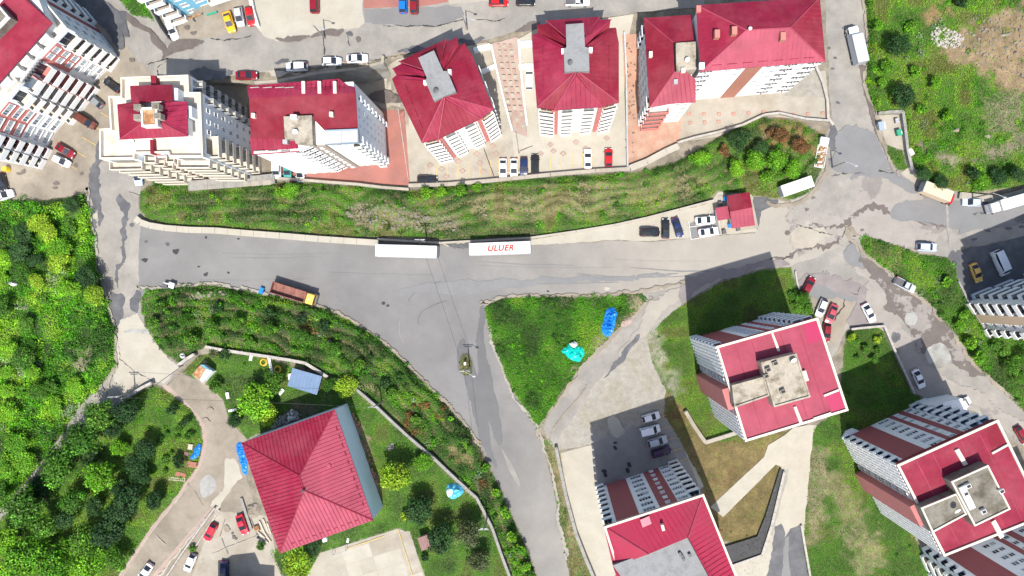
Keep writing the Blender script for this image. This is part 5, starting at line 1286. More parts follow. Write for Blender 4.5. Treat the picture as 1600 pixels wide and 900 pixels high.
def car_meshes(kind, c):
    L, Wd, H, bz, x0, x1, x2, x3 = KIND[kind]; w = Wd/2
    pm = paint(c); R = {}
    # lower body: stations (x, half width factor, shoulder z)
    st = [(-.5,.80,.62),(-.485,.90,.80),(-.45,.97,bz-.06),(-.3,1,bz),(x3*.5,1,bz),(x3,1,bz-.02),(.36,.985,bz-.10),(.44,.94,bz-.20),(.485,.84,.66),(.5,.72,.56)]
    if kind in ('van','minibus'): st = [(-.5,.88,.8),(-.49,.95,bz),(-.45,1,bz),(-.2,1,bz),(.2,1,bz),(x3,1,bz-.05),(x3+.04,.98,bz-.18),(.46,.93,bz-.35),(.49,.85,.75),(.5,.78,.6)]
    m = MB(); n = 0; ring = []
    for fx, fw, z in st:
        x, hw = fx*L, fw*w
        sec = [(hw*.94,.22),(hw,.42),(hw*1.0,z*.72),(hw*.965,z-.05),(hw*.86,z),(0,z+.035)]
        sec = sec+[(-y, zz) for y, zz in sec[-2::-1]]
        ring.append([(x, y, zz) for y, zz in sec])
    k = len(ring[0]); vs = [p for r in ring for p in r]; fs = []
    for i in range(len(ring)-1):
        for j in range(k-1):
            a = i*k+j; fs.append((a, a+k, a+k+1, a+1))
        fs.append((i*k+k-1, (i+1)*k+k-1, (i+1)*k, i*k))
    fs.append(tuple(range(k))); fs.append(tuple(reversed(range((len(ring)-1)*k, len(ring)*k))))
    m.add(vs, [tuple(reversed(f)) for f in fs])
    # greenhouse core (pillars and roof)
    def gr(fx, hw, z): return [(fx*L, hw, z), (fx*L, -hw, z)]
    bw, rw = w*.90, w*.72
    if kind in ('van','minibus'): rw = w*.84
    lo = [gr(x0,bw*.93,bz-.02), gr(x1,bw,bz-.02), gr(x2,bw,bz-.02), gr(x3,bw*.90,bz-.02)]
    hi = [gr(x1,rw*.95,H-.03), gr(x2,rw,H-.01)]
    A0,A1,A2,A3 = lo; R0,R1 = hi
    xm = (x1+x2)/2*L
    vs = A0+A1+A2+A3+R0+R1+[(x1*L,0,H),(x2*L,0,H+.02),(xm,rw,H+.01),(xm,-rw,H+.01),(xm,0,H+.045)]
    # indices: A0 0,1  A1 2,3  A2 4,5  A3 6,7  R0 8,9  R1 10,11  c0 12 c1 13 ml 14 mr 15 mc 16
    fs = [(0,8,12,9,1),(6,7,11,13,10),(0,2,8),(2,4,10,14,8),(4,6,10),(1,9,3),(3,9,15,11,5),(5,11,7),(8,14,16,12),(9,12,16,15),(14,10,13,16),(15,16,13,11)]
    m.add(vs, fs)
    R['body'] = m.mesh('body', pm)
    def inq(q, e, off):
        q = [Vector(p) for p in q]; c_ = sum(q, Vector())/len(q)
        nn = (q[1]-q[0]).cross(q[2]-q[0]).normalized()
        if nn.dot(c_-Vector((xm,0,bz*.6))) < 0: nn = -nn; q.reverse()
        mm = MB(); p = [c_+(v-c_)*(1-e)+nn*off for v in q]; mm.add(p+[v-nn*.05 for v in p], [tuple(range(len(q)))]+[(i, i+len(q), (i+1)%len(q)+len(q), (i+1)%len(q)) for i in range(len(q))]); return mm
    g = M['glass']
    R['windscreen'] = inq([A3[0],A3[1],R1[1],R1[0]], .05, .035).mesh('windscreen', g)
    R['rear_window'] = inq([A0[0],A0[1],R0[1],R0[0]], .08, .035).mesh('rear_window', g)
    for s in (0, 1):
        R['side_window%d' % s] = inq([(A0[s][0]*.8+A1[s][0]*.2,A0[s][1],bz),A3[s],R1[s],R0[s]], .12, .03).mesh('side_window', g)
    def two(nm, mb, mt, smooth=False): R[nm] = mb.mesh(nm, mt)
    mb = MB(); mb.cbox(-.12,.12,-.2,.2,-.08,.08,.03); R['headlight'] = mb.mesh('headlight', M['lamp_clear'])
    mb = MB(); mb.cbox(-.07,.07,-.2,.2,-.1,.1,.02); R['tail_light'] = mb.mesh('tail_light', M['lamp_red'])
    mb = MB(); mb.cbox(-.07,.07,-.11,.11,-.07,.07,.03); R['mirror'] = mb.mesh('mirror', pm)
    return R
def wheel_mesh():
    def f():
        m = MB(); m.tube([(0,-.11,0),(0,.11,0)], .32, 16); return m.mesh('tyre', M['rubber'])
    def r():
        m = MB(); m.tube([(0,-.12,0),(0,.12,0)], .20, 10); return m.mesh('rim', M['rim'])
    return cached('tyre', f), cached('rim', r)
VZ = 0.06
def wheels(t, spots, r=1.0):
    ty, ri = wheel_mesh()
    for x, y in spots:
        q = put('wheel', ty, t, (x, y, .32*r)); q.scale = (r,r,r)
        put('rim', ri, q)
def car(kind, c, px, py, ang, label, group=None, cat=None, z=None):
    g = float(plateau(px, py)); p = W(px, py, g+KIND[kind][2]*.6); p.z = (VZ if g < .02 else g+.2) if z is None else z
    nm = {'sedan':'parked_car','hatch':'parked_car','estate':'parked_car','suv':'parked_car','van':'parked_van','minibus':'parked_minibus','pickup':'pickup_truck'}[kind]
    t = empty(nm, p, math.radians(ang), label, cat or {'van':'van','minibus':'minibus','pickup':'pickup'}.get(kind, 'car'), group)
    R = cached(('car',kind,c), lambda: car_meshes(kind, c))
    L, Wd, H, bz, x0, x1, x2, x3 = KIND[kind]; w = Wd/2
    put('body', R['body'], t); put('windscreen', R['windscreen'], t); put('rear_window', R['rear_window'], t)
    put('side_window', R['side_window0'], t); put('side_window', R['side_window1'], t)
    for s in (-1, 1):
        put('headlight', R['headlight'], t, (L*.465, s*w*.62, .64), s*-.25); put('tail_light', R['tail_light'], t, (-L*.487, s*w*.66, .76))
        put('mirror', R['mirror'], t, (L*x3*.85, s*(w+.07), bz+.02))
    wheels(t, [(L*.31, w-.1), (L*.31, -w+.1), (-L*.30, w-.1), (-L*.30, -w+.1)])
    if kind == 'pickup':
        m = MB(); m.box(-L*.475,-L*.13,-w*.82,w*.82,bz-.0,bz+.06); put('load_bed', m.mesh('load_bed', M['metal_dark']), t)
        for s in (-1,1):
            m = MB(); m.cbox(-L*.49,-L*.12,s*w*.92-.06,s*w*.92+.06,bz-.02,bz+.2,.03); put('bed_side', m.mesh('bed_side', paint(c)), t)
    return t
g1 = 'cars parked along the curved block'
car('hatch','black',174,132,-38+180,'black hatchback nearest the gable end of the curved block', g1)
car('hatch','grey',147,157,-40+180,'grey hatchback between black hatchback and brown van', g1)
car('van','brown',133,189,-32,'brown van parked along the curved block', g1)
car('sedan','darkred',101,235,-32,'dark red sedan beside the curved block', g1)
car('hatch','white',95,251,-27,'white hatchback beside the dark red sedan', g1)
car('hatch','black',2,284,-75,'black car near the yellow drum')
car('suv','white',4,306,20,'white car parked against the thicket')
car('sedan','paleblue',215,274,-85,'pale blue car under the terrace topped block')
car('estate','white',269,46,-70,'white estate beside the thin dark wall of the sky blue block')
car('sedan','yellow',358,34,-73,'yellow taxi in front of the sky blue block', cat='taxi')
car('hatch','silver',374,26,-80,'silver hatchback between yellow taxi and red car')
car('hatch','red',391,25,-80,'red hatchback against the white block wall')
car('sedan','darkred',385,118,0,'dark red sedan beside the upper street corner')
car('suv','white',463,104,182,'white car along the upper street nearest the dark red sedan', 'white cars along the upper street')
car('hatch','white',518,96,0,'white hatchback between two white cars on the upper street', 'white cars along the upper street')
car('sedan','white',558,91.5,3,'white sedan nearest the turned hip roofed block', 'white cars along the upper street')
car('sedan','darkred',556,123,4,'dark red sedan in the back yard behind the crimson roof')
car('hatch','white',524,124.5,4,'white car mostly hidden behind the crimson roof')
car('suv','darkred',491,3,90,'dark red car alone on the large pale concrete lot')
car('hatch','blue',629.5,5,90,'bright blue car on the red forecourt')
car('hatch','darkred',647,6,90,'dark red car beside the bright blue car')
car('hatch','red',779,3,0,'red car on the tan forecourt beside the black car')
car('hatch','black',821,2,0,'black car on the tan forecourt beside the red car')
car('pickup','white',902,2,0,'white pickup at the edge of the upper street')
car('van','white',827,123,90,'white car beside the upright hip roofed block')
car('sedan','white',786,263,-90,'white sedan at the end of the parked row in the tan yard', 'row of cars in the tan yard')
car('sedan','white',803,263,-90,'white sedan between white sedan and dark hatchback', 'row of cars in the tan yard')
car('hatch','navy',818.5,260,-90,'dark hatchback beside the white sedans', 'row of cars in the tan yard')
car('suv','black',836,256,90,'black car at the other end of the parked row', 'row of cars in the tan yard')
car('sedan','white',918.5,248,90,'white car alone beside the red hatchback in the pale yard')
car('hatch','red',951,245.5,90,'red hatchback in the corner of the pale yard')
car('estate','black',667.5,281,0,'black estate by the retaining wall of the tan yard')
car('van','white',432,263,-90,'white van squeezed beside the beige striped block')
car('hatch','teal',449,266,-90,'teal car beside the white van')
car('hatch','white',469,270,-90,'white car half hidden under the beige striped block')
car('suv','black',1015.5,363,0,'black off-roader parked lengthwise on the beige strip')
car('sedan','black',1040,357,90,'black sedan beside the navy sedan on the beige strip')
car('sedan','navy',1059,355.5,-72,'navy sedan on the beige strip')
car('sedan','white',1102,344,5,'white sedan nearest the wall beside the guard house')
car('sedan','white',1107,362,8,'white sedan nearest the main road beside the guard house')
car('hatch','darkred',1264,446,62,'dark red hatchback beside the hedge kerb')
car('hatch','white',1284,481,-112,'white hatchback between hedge and rose red car')
car('sedan','rose',1299.5,490.5,-112,'rose red sedan beside the white hatchback')
car('hatch','darkred',1292,520,-95,'dark red car half hidden beside the large pink roofed block')
car('sedan','white',1358,489,-63,'white sedan at the corner of the shaded lawn')
car('pickup','silver',1415,445.5,-27,'silver pickup with dark load bed beside the green wedge')
car('suv','paleblue',1449,386,-3,'silver blue car with dark sunroof beside the green wedge')
car('sedan','taxi',1526,426,-70,'pale yellow taxi in the dark asphalt yard', cat='taxi')
car('minibus','white',1566,411,-66,'white minibus in the dark asphalt yard')
car('hatch','paleblue',1519,316,178,'pale blue car parked between two trucks')
car('sedan','white',1436,592,-66,'white sedan on the lower street along the lawn wall')
car('van','white',1503,632,28,'white van tucked beside the stair shaft')
car('hatch','darkred',1597,680,-60,'dark red car on the lower street beside the maroon roofed block')
g2 = 'cars parked in the asphalt bay'
car('hatch','white',1017,652,16,'white hatchback at the lawn end of the asphalt bay', g2)
car('van','white',1016,673,14,'large white van in the asphalt bay', g2)
car('suv','silver',1027.5,690,16,'silver car between white van and purple car', g2)
car('suv','purple',1033.5,706.5,16,'dark purple car nearest the maroon striped facade', g2)
car('hatch','crimson',328,832,-118,'bright red hatchback beside the grass strip')
car('sedan','crimson',378,820,-70,'bright red sedan beside the long steel beam')
car('hatch','white',296.5,880,-113,'white hatchback below the bright red hatchback')
car('sedan','white',226,895,-125,'white sedan on the tan lane')
car('sedan','navy',350,893,-90,'navy sedan in the shadow on the house yard')

def vehicle(name, px, py, z, ang, label, cat):
    g = float(plateau(px, py)); p = W(px, py, z+g); p.z = VZ if g < .02 else g+.2
    return empty(name, p, math.radians(ang), label, cat)
def part(t, name, mt, fn, parent=None):
    m = MB(); fn(m); return m.build(name, M[mt] if isinstance(mt, str) else mt, parent or t)
def big_wheels(t, xs, w): wheels(t, [(x, s*w) for x in xs for s in (-1, 1)], 1.5)
def lettering(t, txt, size, loc, rz, mt, name='lettering'):
    cu = bpy.data.curves.new('lettering', 'FONT'); cu.body = txt; cu.size = size; cu.align_x = 'CENTER'; cu.align_y = 'CENTER'; cu.shear = 0.25; cu.offset = size*0.035; cu.space_character = 1.12
    o = bpy.data.objects.new('tmp_text', cu); link(o)
    me = bpy.data.meshes.new_from_object(o.evaluated_get(bpy.context.evaluated_depsgraph_get()))
    bpy.data.objects.remove(o); me.name = name
    me.materials.clear(); me.materials.append(M[mt])
    return put(name, me, t, loc, rz)
def trailer(px, py, ang, label, text=None):
    t = vehicle('semi_trailer', px, py, 3.9, ang, label, 'trailer'); L, w = 13.3, 1.3
    part(t, 'box_body', 'box_white', lambda m: m.cbox(-L/2,L/2,-w,w,1.15,3.95,.05))
    part(t, 'chassis', 'metal_dark', lambda m: (m.box(-L/2+.2,L/2-1,-.5,.5,.8,1.14), m.box(-L/2,-L/2+.2,-w+.1,w-.1,.5,1.0)))
    for x in (-L/2, L/2):
        part(t, 'end_frame', 'metal_grey', lambda m: m.box(x-.05,x+.05,-w-.02,w+.02,1.1,3.985))
    for s in (-1, 1):
        part(t, 'roof_rail', 'metal_grey', lambda m: m.box(-L/2+.06,L/2-.06,s*w-.05,s*w+.05,3.9,3.99))
    for k in range(1, 6) if not text else (1, 5):
        x = -L/2+k*L/6
        part(t, 'roof_bow', 'box_white', lambda m: m.box(x-.04,x+.04,-w+.06,w-.06,3.952,3.975))
    part(t, 'landing_leg', 'metal_dark', lambda m: m.box(L/2-3.2,L/2-3,.6,.8,0,1.1)); part(t, 'landing_leg', 'metal_dark', lambda m: m.box(L/2-3.2,L/2-3,-.8,-.6,0,1.1))
    big_wheels(t, (-L/2+1.6,-L/2+2.9,-L/2+4.2), w-.2)
    if text:
        lettering(t, text, 1.75, (.1,0,3.972), 0, 'letter_red')
        lettering(t, 'N', 1.5, (4.5,0.0,3.972), 0, 'letter_faded')
    return t
trailer(634.5, 392.5, -1.5, 'plain white semi trailer parked against the retaining wall')
trailer(781, 388, 2.0, 'white semi trailer with red lettering on its roof', 'ULUER')

# open brown tipper with yellow cab
t = vehicle('tipper_truck', 459, 459, 2.0, -17, 'brown open tipper truck with yellow cab by the bank', 'truck')
L = 10.2
part(t, 'load_bed', 'dump_brown', lambda m: (m.box(-L/2,2.9,-1.22,1.22,1.1,1.3), m.box(-L/2,2.9,-1.25,-1.13,1.3,2.5), m.box(-L/2,2.9,1.13,1.25,1.3,2.5), m.box(2.78,2.9,-1.13,1.13,1.3,2.7), m.box(-L/2,-L/2+.12,-1.13,1.13,1.3,2.4)))
for k in range(9):
    part(t, 'bed_rib', 'dump_brown', lambda m: m.box(-L/2+.5+k*.85,-L/2+.6+k*.85,-1.32,1.32,1.2,2.45) if False else (m.box(-L/2+.5+k*.85,-L/2+.6+k*.85,1.25,1.33,1.1,2.5), m.box(-L/2+.5+k*.85,-L/2+.6+k*.85,-1.33,-1.25,1.1,2.5), m.box(-L/2+.45+k*.85,-L/2+.65+k*.85,-1.13,1.13,1.3,1.38)))
part(t, 'cab', paint('taxi'), lambda m: m.cbox(3.05,4.75,-1.15,1.15,.7,2.75,.15))
part(t, 'roof_hatch', 'metal_grey', lambda m: m.box(3.6,4.05,-.22,.22,2.75,2.82))
part(t, 'windscreen', 'glass', lambda m: m.box(4.74,4.79,-1.0,1.0,1.6,2.5)); part(t, 'bumper', 'metal_dark', lambda m: m.cbox(4.6,5.0,-1.2,1.2,.45,.95,.08))
part(t, 'mirror', 'metal_dark', lambda m: m.box(4.6,4.75,1.25,1.45,1.7,2.3)); part(t, 'mirror', 'metal_dark', lambda m: m.box(4.6,4.75,-1.45,-1.25,1.7,2.3))
part(t, 'chassis', 'metal_dark', lambda m: m.box(-L/2+.2,4.5,-.45,.45,.6,1.09)); big_wheels(t, (3.9,-1.6,-3.0), 1.0)

def box_truck(px, py, ang, label, L, w, H, bm, cab='white', cabL=1.9, zc=None, cabH=2.3, deco=None):
    t = vehicle('box_truck', px, py, H*.9, ang, label, 'truck')
    x0 = -L/2; xc = L/2-cabL
    part(t, 'cargo_box', bm, lambda m: m.cbox(x0,xc-.15,-w,w,.95,H,.05))
    for s in (-1,1): part(t, 'box_rail', 'metal_grey', lambda m: m.box(x0+.02,xc-.17,s*w-.04,s*w+.04,H-.05,H+.03))
    part(t, 'rear_frame', 'metal_grey', lambda m: m.box(x0-.05,x0+.03,-w,w,.9,H+.02))
    part(t, 'cab', paint(cab), lambda m: m.cbox(xc,L/2,-w*.88,w*.88,.6,cabH,.16))
    part(t, 'windscreen', 'glass', lambda m: m.add([(L/2+.02,-w*.78,cabH-.9),(L/2+.02,w*.78,cabH-.9),(L/2-.22,w*.74,cabH-.1),(L/2-.22,-w*.74,cabH-.1),(L/2-.3,-w*.78,cabH-.9),(L/2-.3,w*.78,cabH-.9)], [(0,1,2,3),(4,5,1,0),(0,3,4),(1,5,2)]))
    for s in (-1,1):
        part(t, 'side_window', 'glass', lambda m: m.box(xc+.5,L/2-.4,s*w*.88-.02,s*w*.88+.02,cabH-.85,cabH-.25)); part(t, 'mirror', 'metal_dark', lambda m: m.box(L/2-.2,L/2-.08,s*(w+.05)-.12,s*(w+.05)+.12,cabH-.9,cabH-.4))
    part(t, 'chassis', 'metal_dark', lambda m: m.box(x0+.1,L/2-.2,-.4,.4,.5,.94)); part(t, 'bumper', 'metal_dark', lambda m: m.cbox(L/2-.1,L/2+.12,-w*.9,w*.9,.4,.8,.05))
    big_wheels(t, (L/2-1.0,-L/2+1.5), w-.18)
    return t
box_truck(1342,68,103,'grey box truck with white cab beside the green hill',8.3,1.25,3.3,'box_grey','white')
box_truck(1586,315,196,'long white truck with panelled front under the hill',10.5,1.2,3.4,'box_white','white',1.9,None,3.1)
t = box_truck(1469,301,-21.5,'cream topped truck with blue marked cab on the branching road',7.6,1.2,3.2,'box_cream','red',1.0,None,1.9)
for s in (-1,1): part(t, 'marking', 'steel_blue', lambda m: m.box(-3.92,-3.85,s*.6-.4,s*.6+.4,1.4,2.6))
# flatbed full of scrap
t = vehicle('flatbed_truck', 1284, 238, 1.6, 80, 'white flatbed truck carrying rusty scrap beside the road', 'truck')
part(t, 'cab', paint('white'), lambda m: m.cbox(1.7,3.3,-.98,.98,.6,2.2,.15)); part(t, 'windscreen', 'glass', lambda m: m.box(3.28,3.33,-.85,.85,1.35,2.05))
part(t, 'load_bed', 'white_paint', lambda m: (m.box(-3.3,1.6,-1.05,1.05,.9,1.05), m.box(-3.3,1.6,-1.1,-1.0,1.05,1.5), m.box(-3.3,1.6,1.0,1.1,1.05,1.5), m.box(-3.35,-3.25,-1.0,1.0,1.05,1.5), m.box(1.5,1.6,-1.0,1.0,1.05,1.9)))
def scrapf(m):
    for k in range(34):
        m.M = Matrix.Translation((rng.uniform(-2.9,1.2), rng.uniform(-.75,.75), 1.1+rng.uniform(0,.35))) @ Matrix.Rotation(rng.uniform(0,6), 4, 'Z') @ Matrix.Rotation(rng.uniform(-.5,.5), 4, 'X')
        m.box(-rng.uniform(.2,.8),rng.uniform(.2,.6),-.08,.12,0,rng.uniform(.05,.3))
tag(part(t, 'scrap_load', 'rust', scrapf), kind='stuff')
part(t, 'chassis', 'metal_dark', lambda m: m.box(-3.1,3.1,-.4,.4,.5,.89)); big_wheels(t, (2.3,-2.0), .85)
part(t, 'mirror', 'metal_dark', lambda m: m.box(2.9,3.0,1.0,1.2,1.5,1.9)); part(t, 'mirror', 'metal_dark', lambda m: m.box(2.9,3.0,-1.2,-1.0,1.5,1.9))
# container standing in the grass
p = WG(1243,291); p = W(1243,292,2.4); p.z = gz(1243,294)
t = empty('storage_container', p, math.radians(19), 'white storage container standing in the roadside grass', 'container')
part(t, 'container_body', 'box_white', lambda m: m.cbox(-3.5,3.5,-1.25,1.25,-.4,2.5,.06))
for k in range(13): part(t, 'roof_rib', 'box_white', lambda m: m.box(-3.2+k*.52,-3.1+k*.52,-1.15,1.15,2.5,2.53))
part(t, 'door', 'metal_grey', lambda m: m.box(-3.55,-3.49,-1.1,-.02,0,2.3)); part(t, 'door', 'metal_grey', lambda m: m.box(-3.55,-3.49,.02,1.1,0,2.3))
# motorcycle by the sky blue block
t = vehicle('motorcycle', 300, 30, .5, -35, 'black motorcycle beside the sky blue block', 'motorcycle')
for x in (-.65,.65):
    def wf(m):
        m.M = Matrix.Translation((x,0,.3)) @ Matrix.Rotation(math.pi/2, 4, 'X'); m.torus(.25,.07,0,14,6)
    part(t, 'wheel', 'rubber', wf)
part(t, 'frame', 'metal_dark', lambda m: (m.tube([(-.6,0,.4),(-.1,0,.7),(.45,0,.75),(.65,0,.3)], .08, 6), m.cbox(-.25,.25,-.14,.14,.35,.65,.05)))
part(t, 'tank', 'steel_blue', lambda m: m.cbox(0,.4,-.15,.15,.7,.9,.06)); part(t, 'seat', 'rubber', lambda m: m.cbox(-.65,.0,-.14,.14,.7,.8,.04)); part(t, 'handlebar', 'metal_grey', lambda m: m.tube([(.4,-.35,.95),(.5,0,.92),(.4,.35,.95)], .03, 5))
# ------------------------------------------------------------------ vegetation
def leafmesh(name, C, Nn, size, col, aspect=0.5, mt='leaf', bend=0.0):
    n = len(C)
    r = rng.normal(size=(n,3))
    Nn = Nn/np.linalg.norm(Nn, axis=1, keepdims=True)
    t = np.cross(Nn, r); t /= np.linalg.norm(t, axis=1, keepdims=True)+1e-9
    b = np.cross(Nn, t)
    s = size[:,None]
    a = aspect*(0.7+0.6*rng.random((n,1)))
    V = np.stack([C-t*s*.5, C+b*s*a*.5-t*s*.05, C+t*s*.5-Nn*s*.12, C-b*s*a*.5-t*s*.05], 1).reshape(-1,3)
    F = np.arange(4*n).reshape(n,4)
    return npmesh(name, V, F, [M[mt]], {'tint': np.repeat(col, 4, 0)})
def inzone(n, poly, win=(-60,1660,-60,960)):
    p = np.array(poly); x0, x1 = max(p[:,0].min(), win[0]), min(p[:,0].max(), win[1]); y0, y1 = max(p[:,1].min(), win[2]), min(p[:,1].max(), win[3])
    A = (x1-x0)*(y1-y0)/49.0
    k = int(A*n)
    x, y = rng.uniform(x0, x1, k), rng.uniform(y0, y1, k)
    m = inpoly(x, y, poly)
    return x[m], y[m]
def world(x, y, z):
    k = (CAM_H-z)/FPX
    return np.stack([(x-NX)*k, (NY-y)*k, z], -1)
def keep(x, y):
    i = np.clip(np.searchsorted(GX, x), 0, len(GX)-1); j = np.clip(np.searchsorted(GY, y), 0, len(GY)-1)
    return rng.random(len(x)) < DENS[j, i]
G = {'lime':(0.165,0.33,0.016),'bright':(0.075,0.25,0.008),'mid':(0.042,0.15,0.008),'dark':(0.026,0.078,0.010),'olive':(0.14,0.16,0.03),'straw':(0.29,0.245,0.09),'rust':(0.19,0.09,0.03),'sage':(0.16,0.23,0.11)}
def colours(x, y, pal, seed, cell=26):
    """pick palette entries by smooth noise plus scatter"""
    names = [p[0] for p in pal]; wts = np.cumsum([p[1] for p in pal]); wts = wts/wts[-1]
    u = np.clip((vnoise(x, y, seed, cell)-.5)*1.5+.5+rng.normal(0, .09, len(x)), 0, .9999)
    # spread noise to uniform-ish
    i = np.searchsorted(wts, u)
    c = np.array([G[n] for n in names])[np.clip(i, 0, len(names)-1)]
    return c*np.exp(rng.normal(0, .16, (len(x),1)))*np.exp(rng.normal(0, .06, (len(x),3)))
ZV = { # carpet/m2, leaf size, height, palette | clumps/m2, radius, height, leaves, palette
 'thicket':   (26,(.22,.42),.35,[('dark',.7),('mid',1.6),('bright',2.2),('lime',1.6)], .55,(.6,1.6),(.4,1.2),70,[('dark',.9),('mid',1.6),('bright',2.4),('lime',2.0),('sage',.4)]),
 'orchard':   (34,(.14,.28),.18,[('mid',.6),('bright',1.6),('lime',2.4),('olive',.6)], .05,(.4,.8),(.4,.8),45,[('mid',1),('bright',2)]),
 'bank':      (34,(.18,.36),.25,[('dark',.8),('mid',1.7),('bright',2.4),('lime',1.4),('olive',.7)], .10,(.5,1.1),(.4,.9),55,[('dark',1),('mid',1.6),('bright',1.6),('lime',.6)]),
 'slope':     (28,(.2,.4),.3,[('dark',1.2),('mid',2),('bright',1.8),('lime',.5)], .26,(.5,1.25),(.5,1.3),60,[('dark',1.4),('mid',2.2),('bright',2),('lime',.4),('sage',.5),('rust',.15)]),
 'garden':    (34,(.14,.28),.15,[('dark',.5),('mid',1.6),('bright',2),('lime',.8),('olive',.4)], .03,(.4,.8),(.3,.8),45,[('mid',1),('bright',1.5),('sage',.4)]),
 'island':    (46,(.18,.36),.35,[('dark',.7),('mid',2),('bright',2.4),('lime',.3)], .22,(.4,.9),(.4,.8),45,[('dark',1),('mid',2),('bright',2)]),
 'hill':      (32,(.18,.36),.3,[('mid',1.2),('bright',2.4),('lime',1.8),('olive',.5)], .12,(.5,1.3),(.4,1.1),60,[('mid',1.2),('bright',2),('lime',1.6),('sage',.3)]),
 'triangle':  (34,(.16,.3),.2,[('mid',1),('bright',2),('lime',1)], .1,(.4,.7),(.3,.6),40,[('mid',1),('bright',1)]),
 'wedge':     (32,(.18,.36),.3,[('dark',.8),('mid',1.8),('bright',2),('lime',.9)], .20,(.4,1.0),(.4,.9),55,[('dark',1),('mid',2),('bright',2),('sage',.6)]),
 'backyard':  (28,(.2,.36),.25,[('dark',1),('mid',1.8),('bright',1)], .16,(.5,1.2),(.4,1.0),55,[('dark',1),('mid',2),('bright',1.4)]),
 'lawn':      (40,(.13,.26),.12,[('mid',.9),('bright',1.7),('lime',1.2),('olive',.7)], .015,(.3,.6),(.2,.4),35,[('mid',1),('bright',1)]),
 'drylawn':   (26,(.12,.24),.1,[('straw',1.4),('olive',2.2),('bright',.5),('lime',.6),('rust',.35)], .05,(.25,.4),(.2,.35),24,[('olive',1),('rust',.7)]),
 'shadelawn': (40,(.13,.28),.14,[('mid',1.6),('bright',1.8),('olive',.9),('lime',.5)], .03,(.4,.9),(.3,.7),45,[('dark',1),('mid',2),('sage',.5)]),
 'verge':     (28,(.15,.3),.2,[('olive',1),('straw',.8),('bright',1.8),('mid',.8)], .10,(.4,.8),(.3,.6),45,[('mid',1),('bright',2),('straw',.3)]),
 'corner':    (36,(.18,.34),.3,[('dark',1),('mid',2),('bright',1.5)], .3,(.5,1.1),(.5,1.2),60,[('dark',1),('mid',2),('bright',1)]),
 'planter':   (40,(.14,.28),.2,[('mid',1),('bright',2)], .2,(.3,.6),(.3,.6),40,[('mid',1),('bright',2)]),
 'islet':     (60,(.14,.3),.3,[('olive',2),('straw',1),('mid',1)], .8,(.3,.5),(.2,.5),30,[('olive',2),('straw',1)]),
}
LBL = {'thicket':'dense tangled undergrowth west of the side street','orchard':'short bright grass under the orchard trees','bank':'weeds and grass on the bank above the main road','slope':'tall weeds on the slope above the house garden','garden':'green grass around the big hip roofed house','island':'lush green weeds on the triangular traffic island','hill':'bright green weeds covering the hillside','triangle':'small patch of grass beside the bin bay','wedge':'weeds on the green wedge between two streets','backyard':'shaded weeds behind the tan banded block','lawn':'lawn around the large pink roofed block','drylawn':'dry olive lawn crossed by the footpath','shadelawn':'deep green grass between the two large blocks','verge':'dry roadside verge beside the cream slab lot','corner':'shrubs in the small garden beside the sky blue block','planter':'green planter below the terrace topped block','islet':'dry weeds on the tiny islet with the pole'}
NAMES = {'thicket':'undergrowth','slope':'undergrowth','island':'undergrowth','hill':'undergrowth','bank':'undergrowth','wedge':'undergrowth','backyard':'undergrowth'}
for zi, (nm, (dens, ls, hh, pal, cd, cr, ch, cn, cpal)) in enumerate(ZV.items()):
    poly = ZONES[nm][0]
    x, y = inzone(dens*1.25, poly); m = keep(x, y); x, y = x[m], y[m]
    z = gzv(x, y)+rng.random(len(x))**1.5*hh
    C = [world(x, y, z)]; N_ = [np.stack([rng.normal(0,.55,len(x)), rng.normal(0,.55,len(x)), np.ones(len(x))], -1)]
    S_l = [rng.uniform(*ls, len(x))]; K = [colours(x, y, pal, 20+zi)]
    cx, cy = inzone(cd, poly); m = keep(cx, cy) & (vnoise(cx, cy, 60+zi, 22) > .3); cx, cy = cx[m], cy[m]
    if len(cx):
        r = rng.uniform(*cr, len(cx)); hz = rng.uniform(*ch, len(cx)); q = cn
        d = rng.normal(size=(len(cx), q, 3)); d[...,2] = np.abs(d[...,2]); d /= np.linalg.norm(d, axis=2, keepdims=True)
        lump = 0.65+0.45*rng.random((len(cx), q, 1))
        cc = world(cx, cy, gzv(cx, cy))[:,None,:]
        P_ = cc + d*lump*np.stack([r, r, hz], -1)[:,None,:]
        C.append(P_.reshape(-1,3)); N_.append((d+rng.normal(0,.45,d.shape)+np.array([0,0,.3])).reshape(-1,3))
        S_l.append(rng.uniform(ls[0]*1.1, ls[1]*1.15, len(cx)*q))
        kc = colours(cx, cy, cpal, 90+zi, 40)
        K.append((kc[:,None,:]*np.exp(rng.normal(0,.25,(len(cx),q,1)))).reshape(-1,3))
    if nm == 'thicket': K = [q*1.3 for q in K]
    if nm == 'orchard': K = [q*1.2 for q in K]
    o = link(bpy.data.objects.new(NAMES.get(nm, 'grass'), leafmesh('leaves', np.concatenate(C), np.concatenate(N_), np.concatenate(S_l), np.concatenate(K), .6)))
    tag(o, LBL[nm], 'grass' if NAMES.get(nm, 'grass') == 'grass' else 'weeds', kind='stuff')

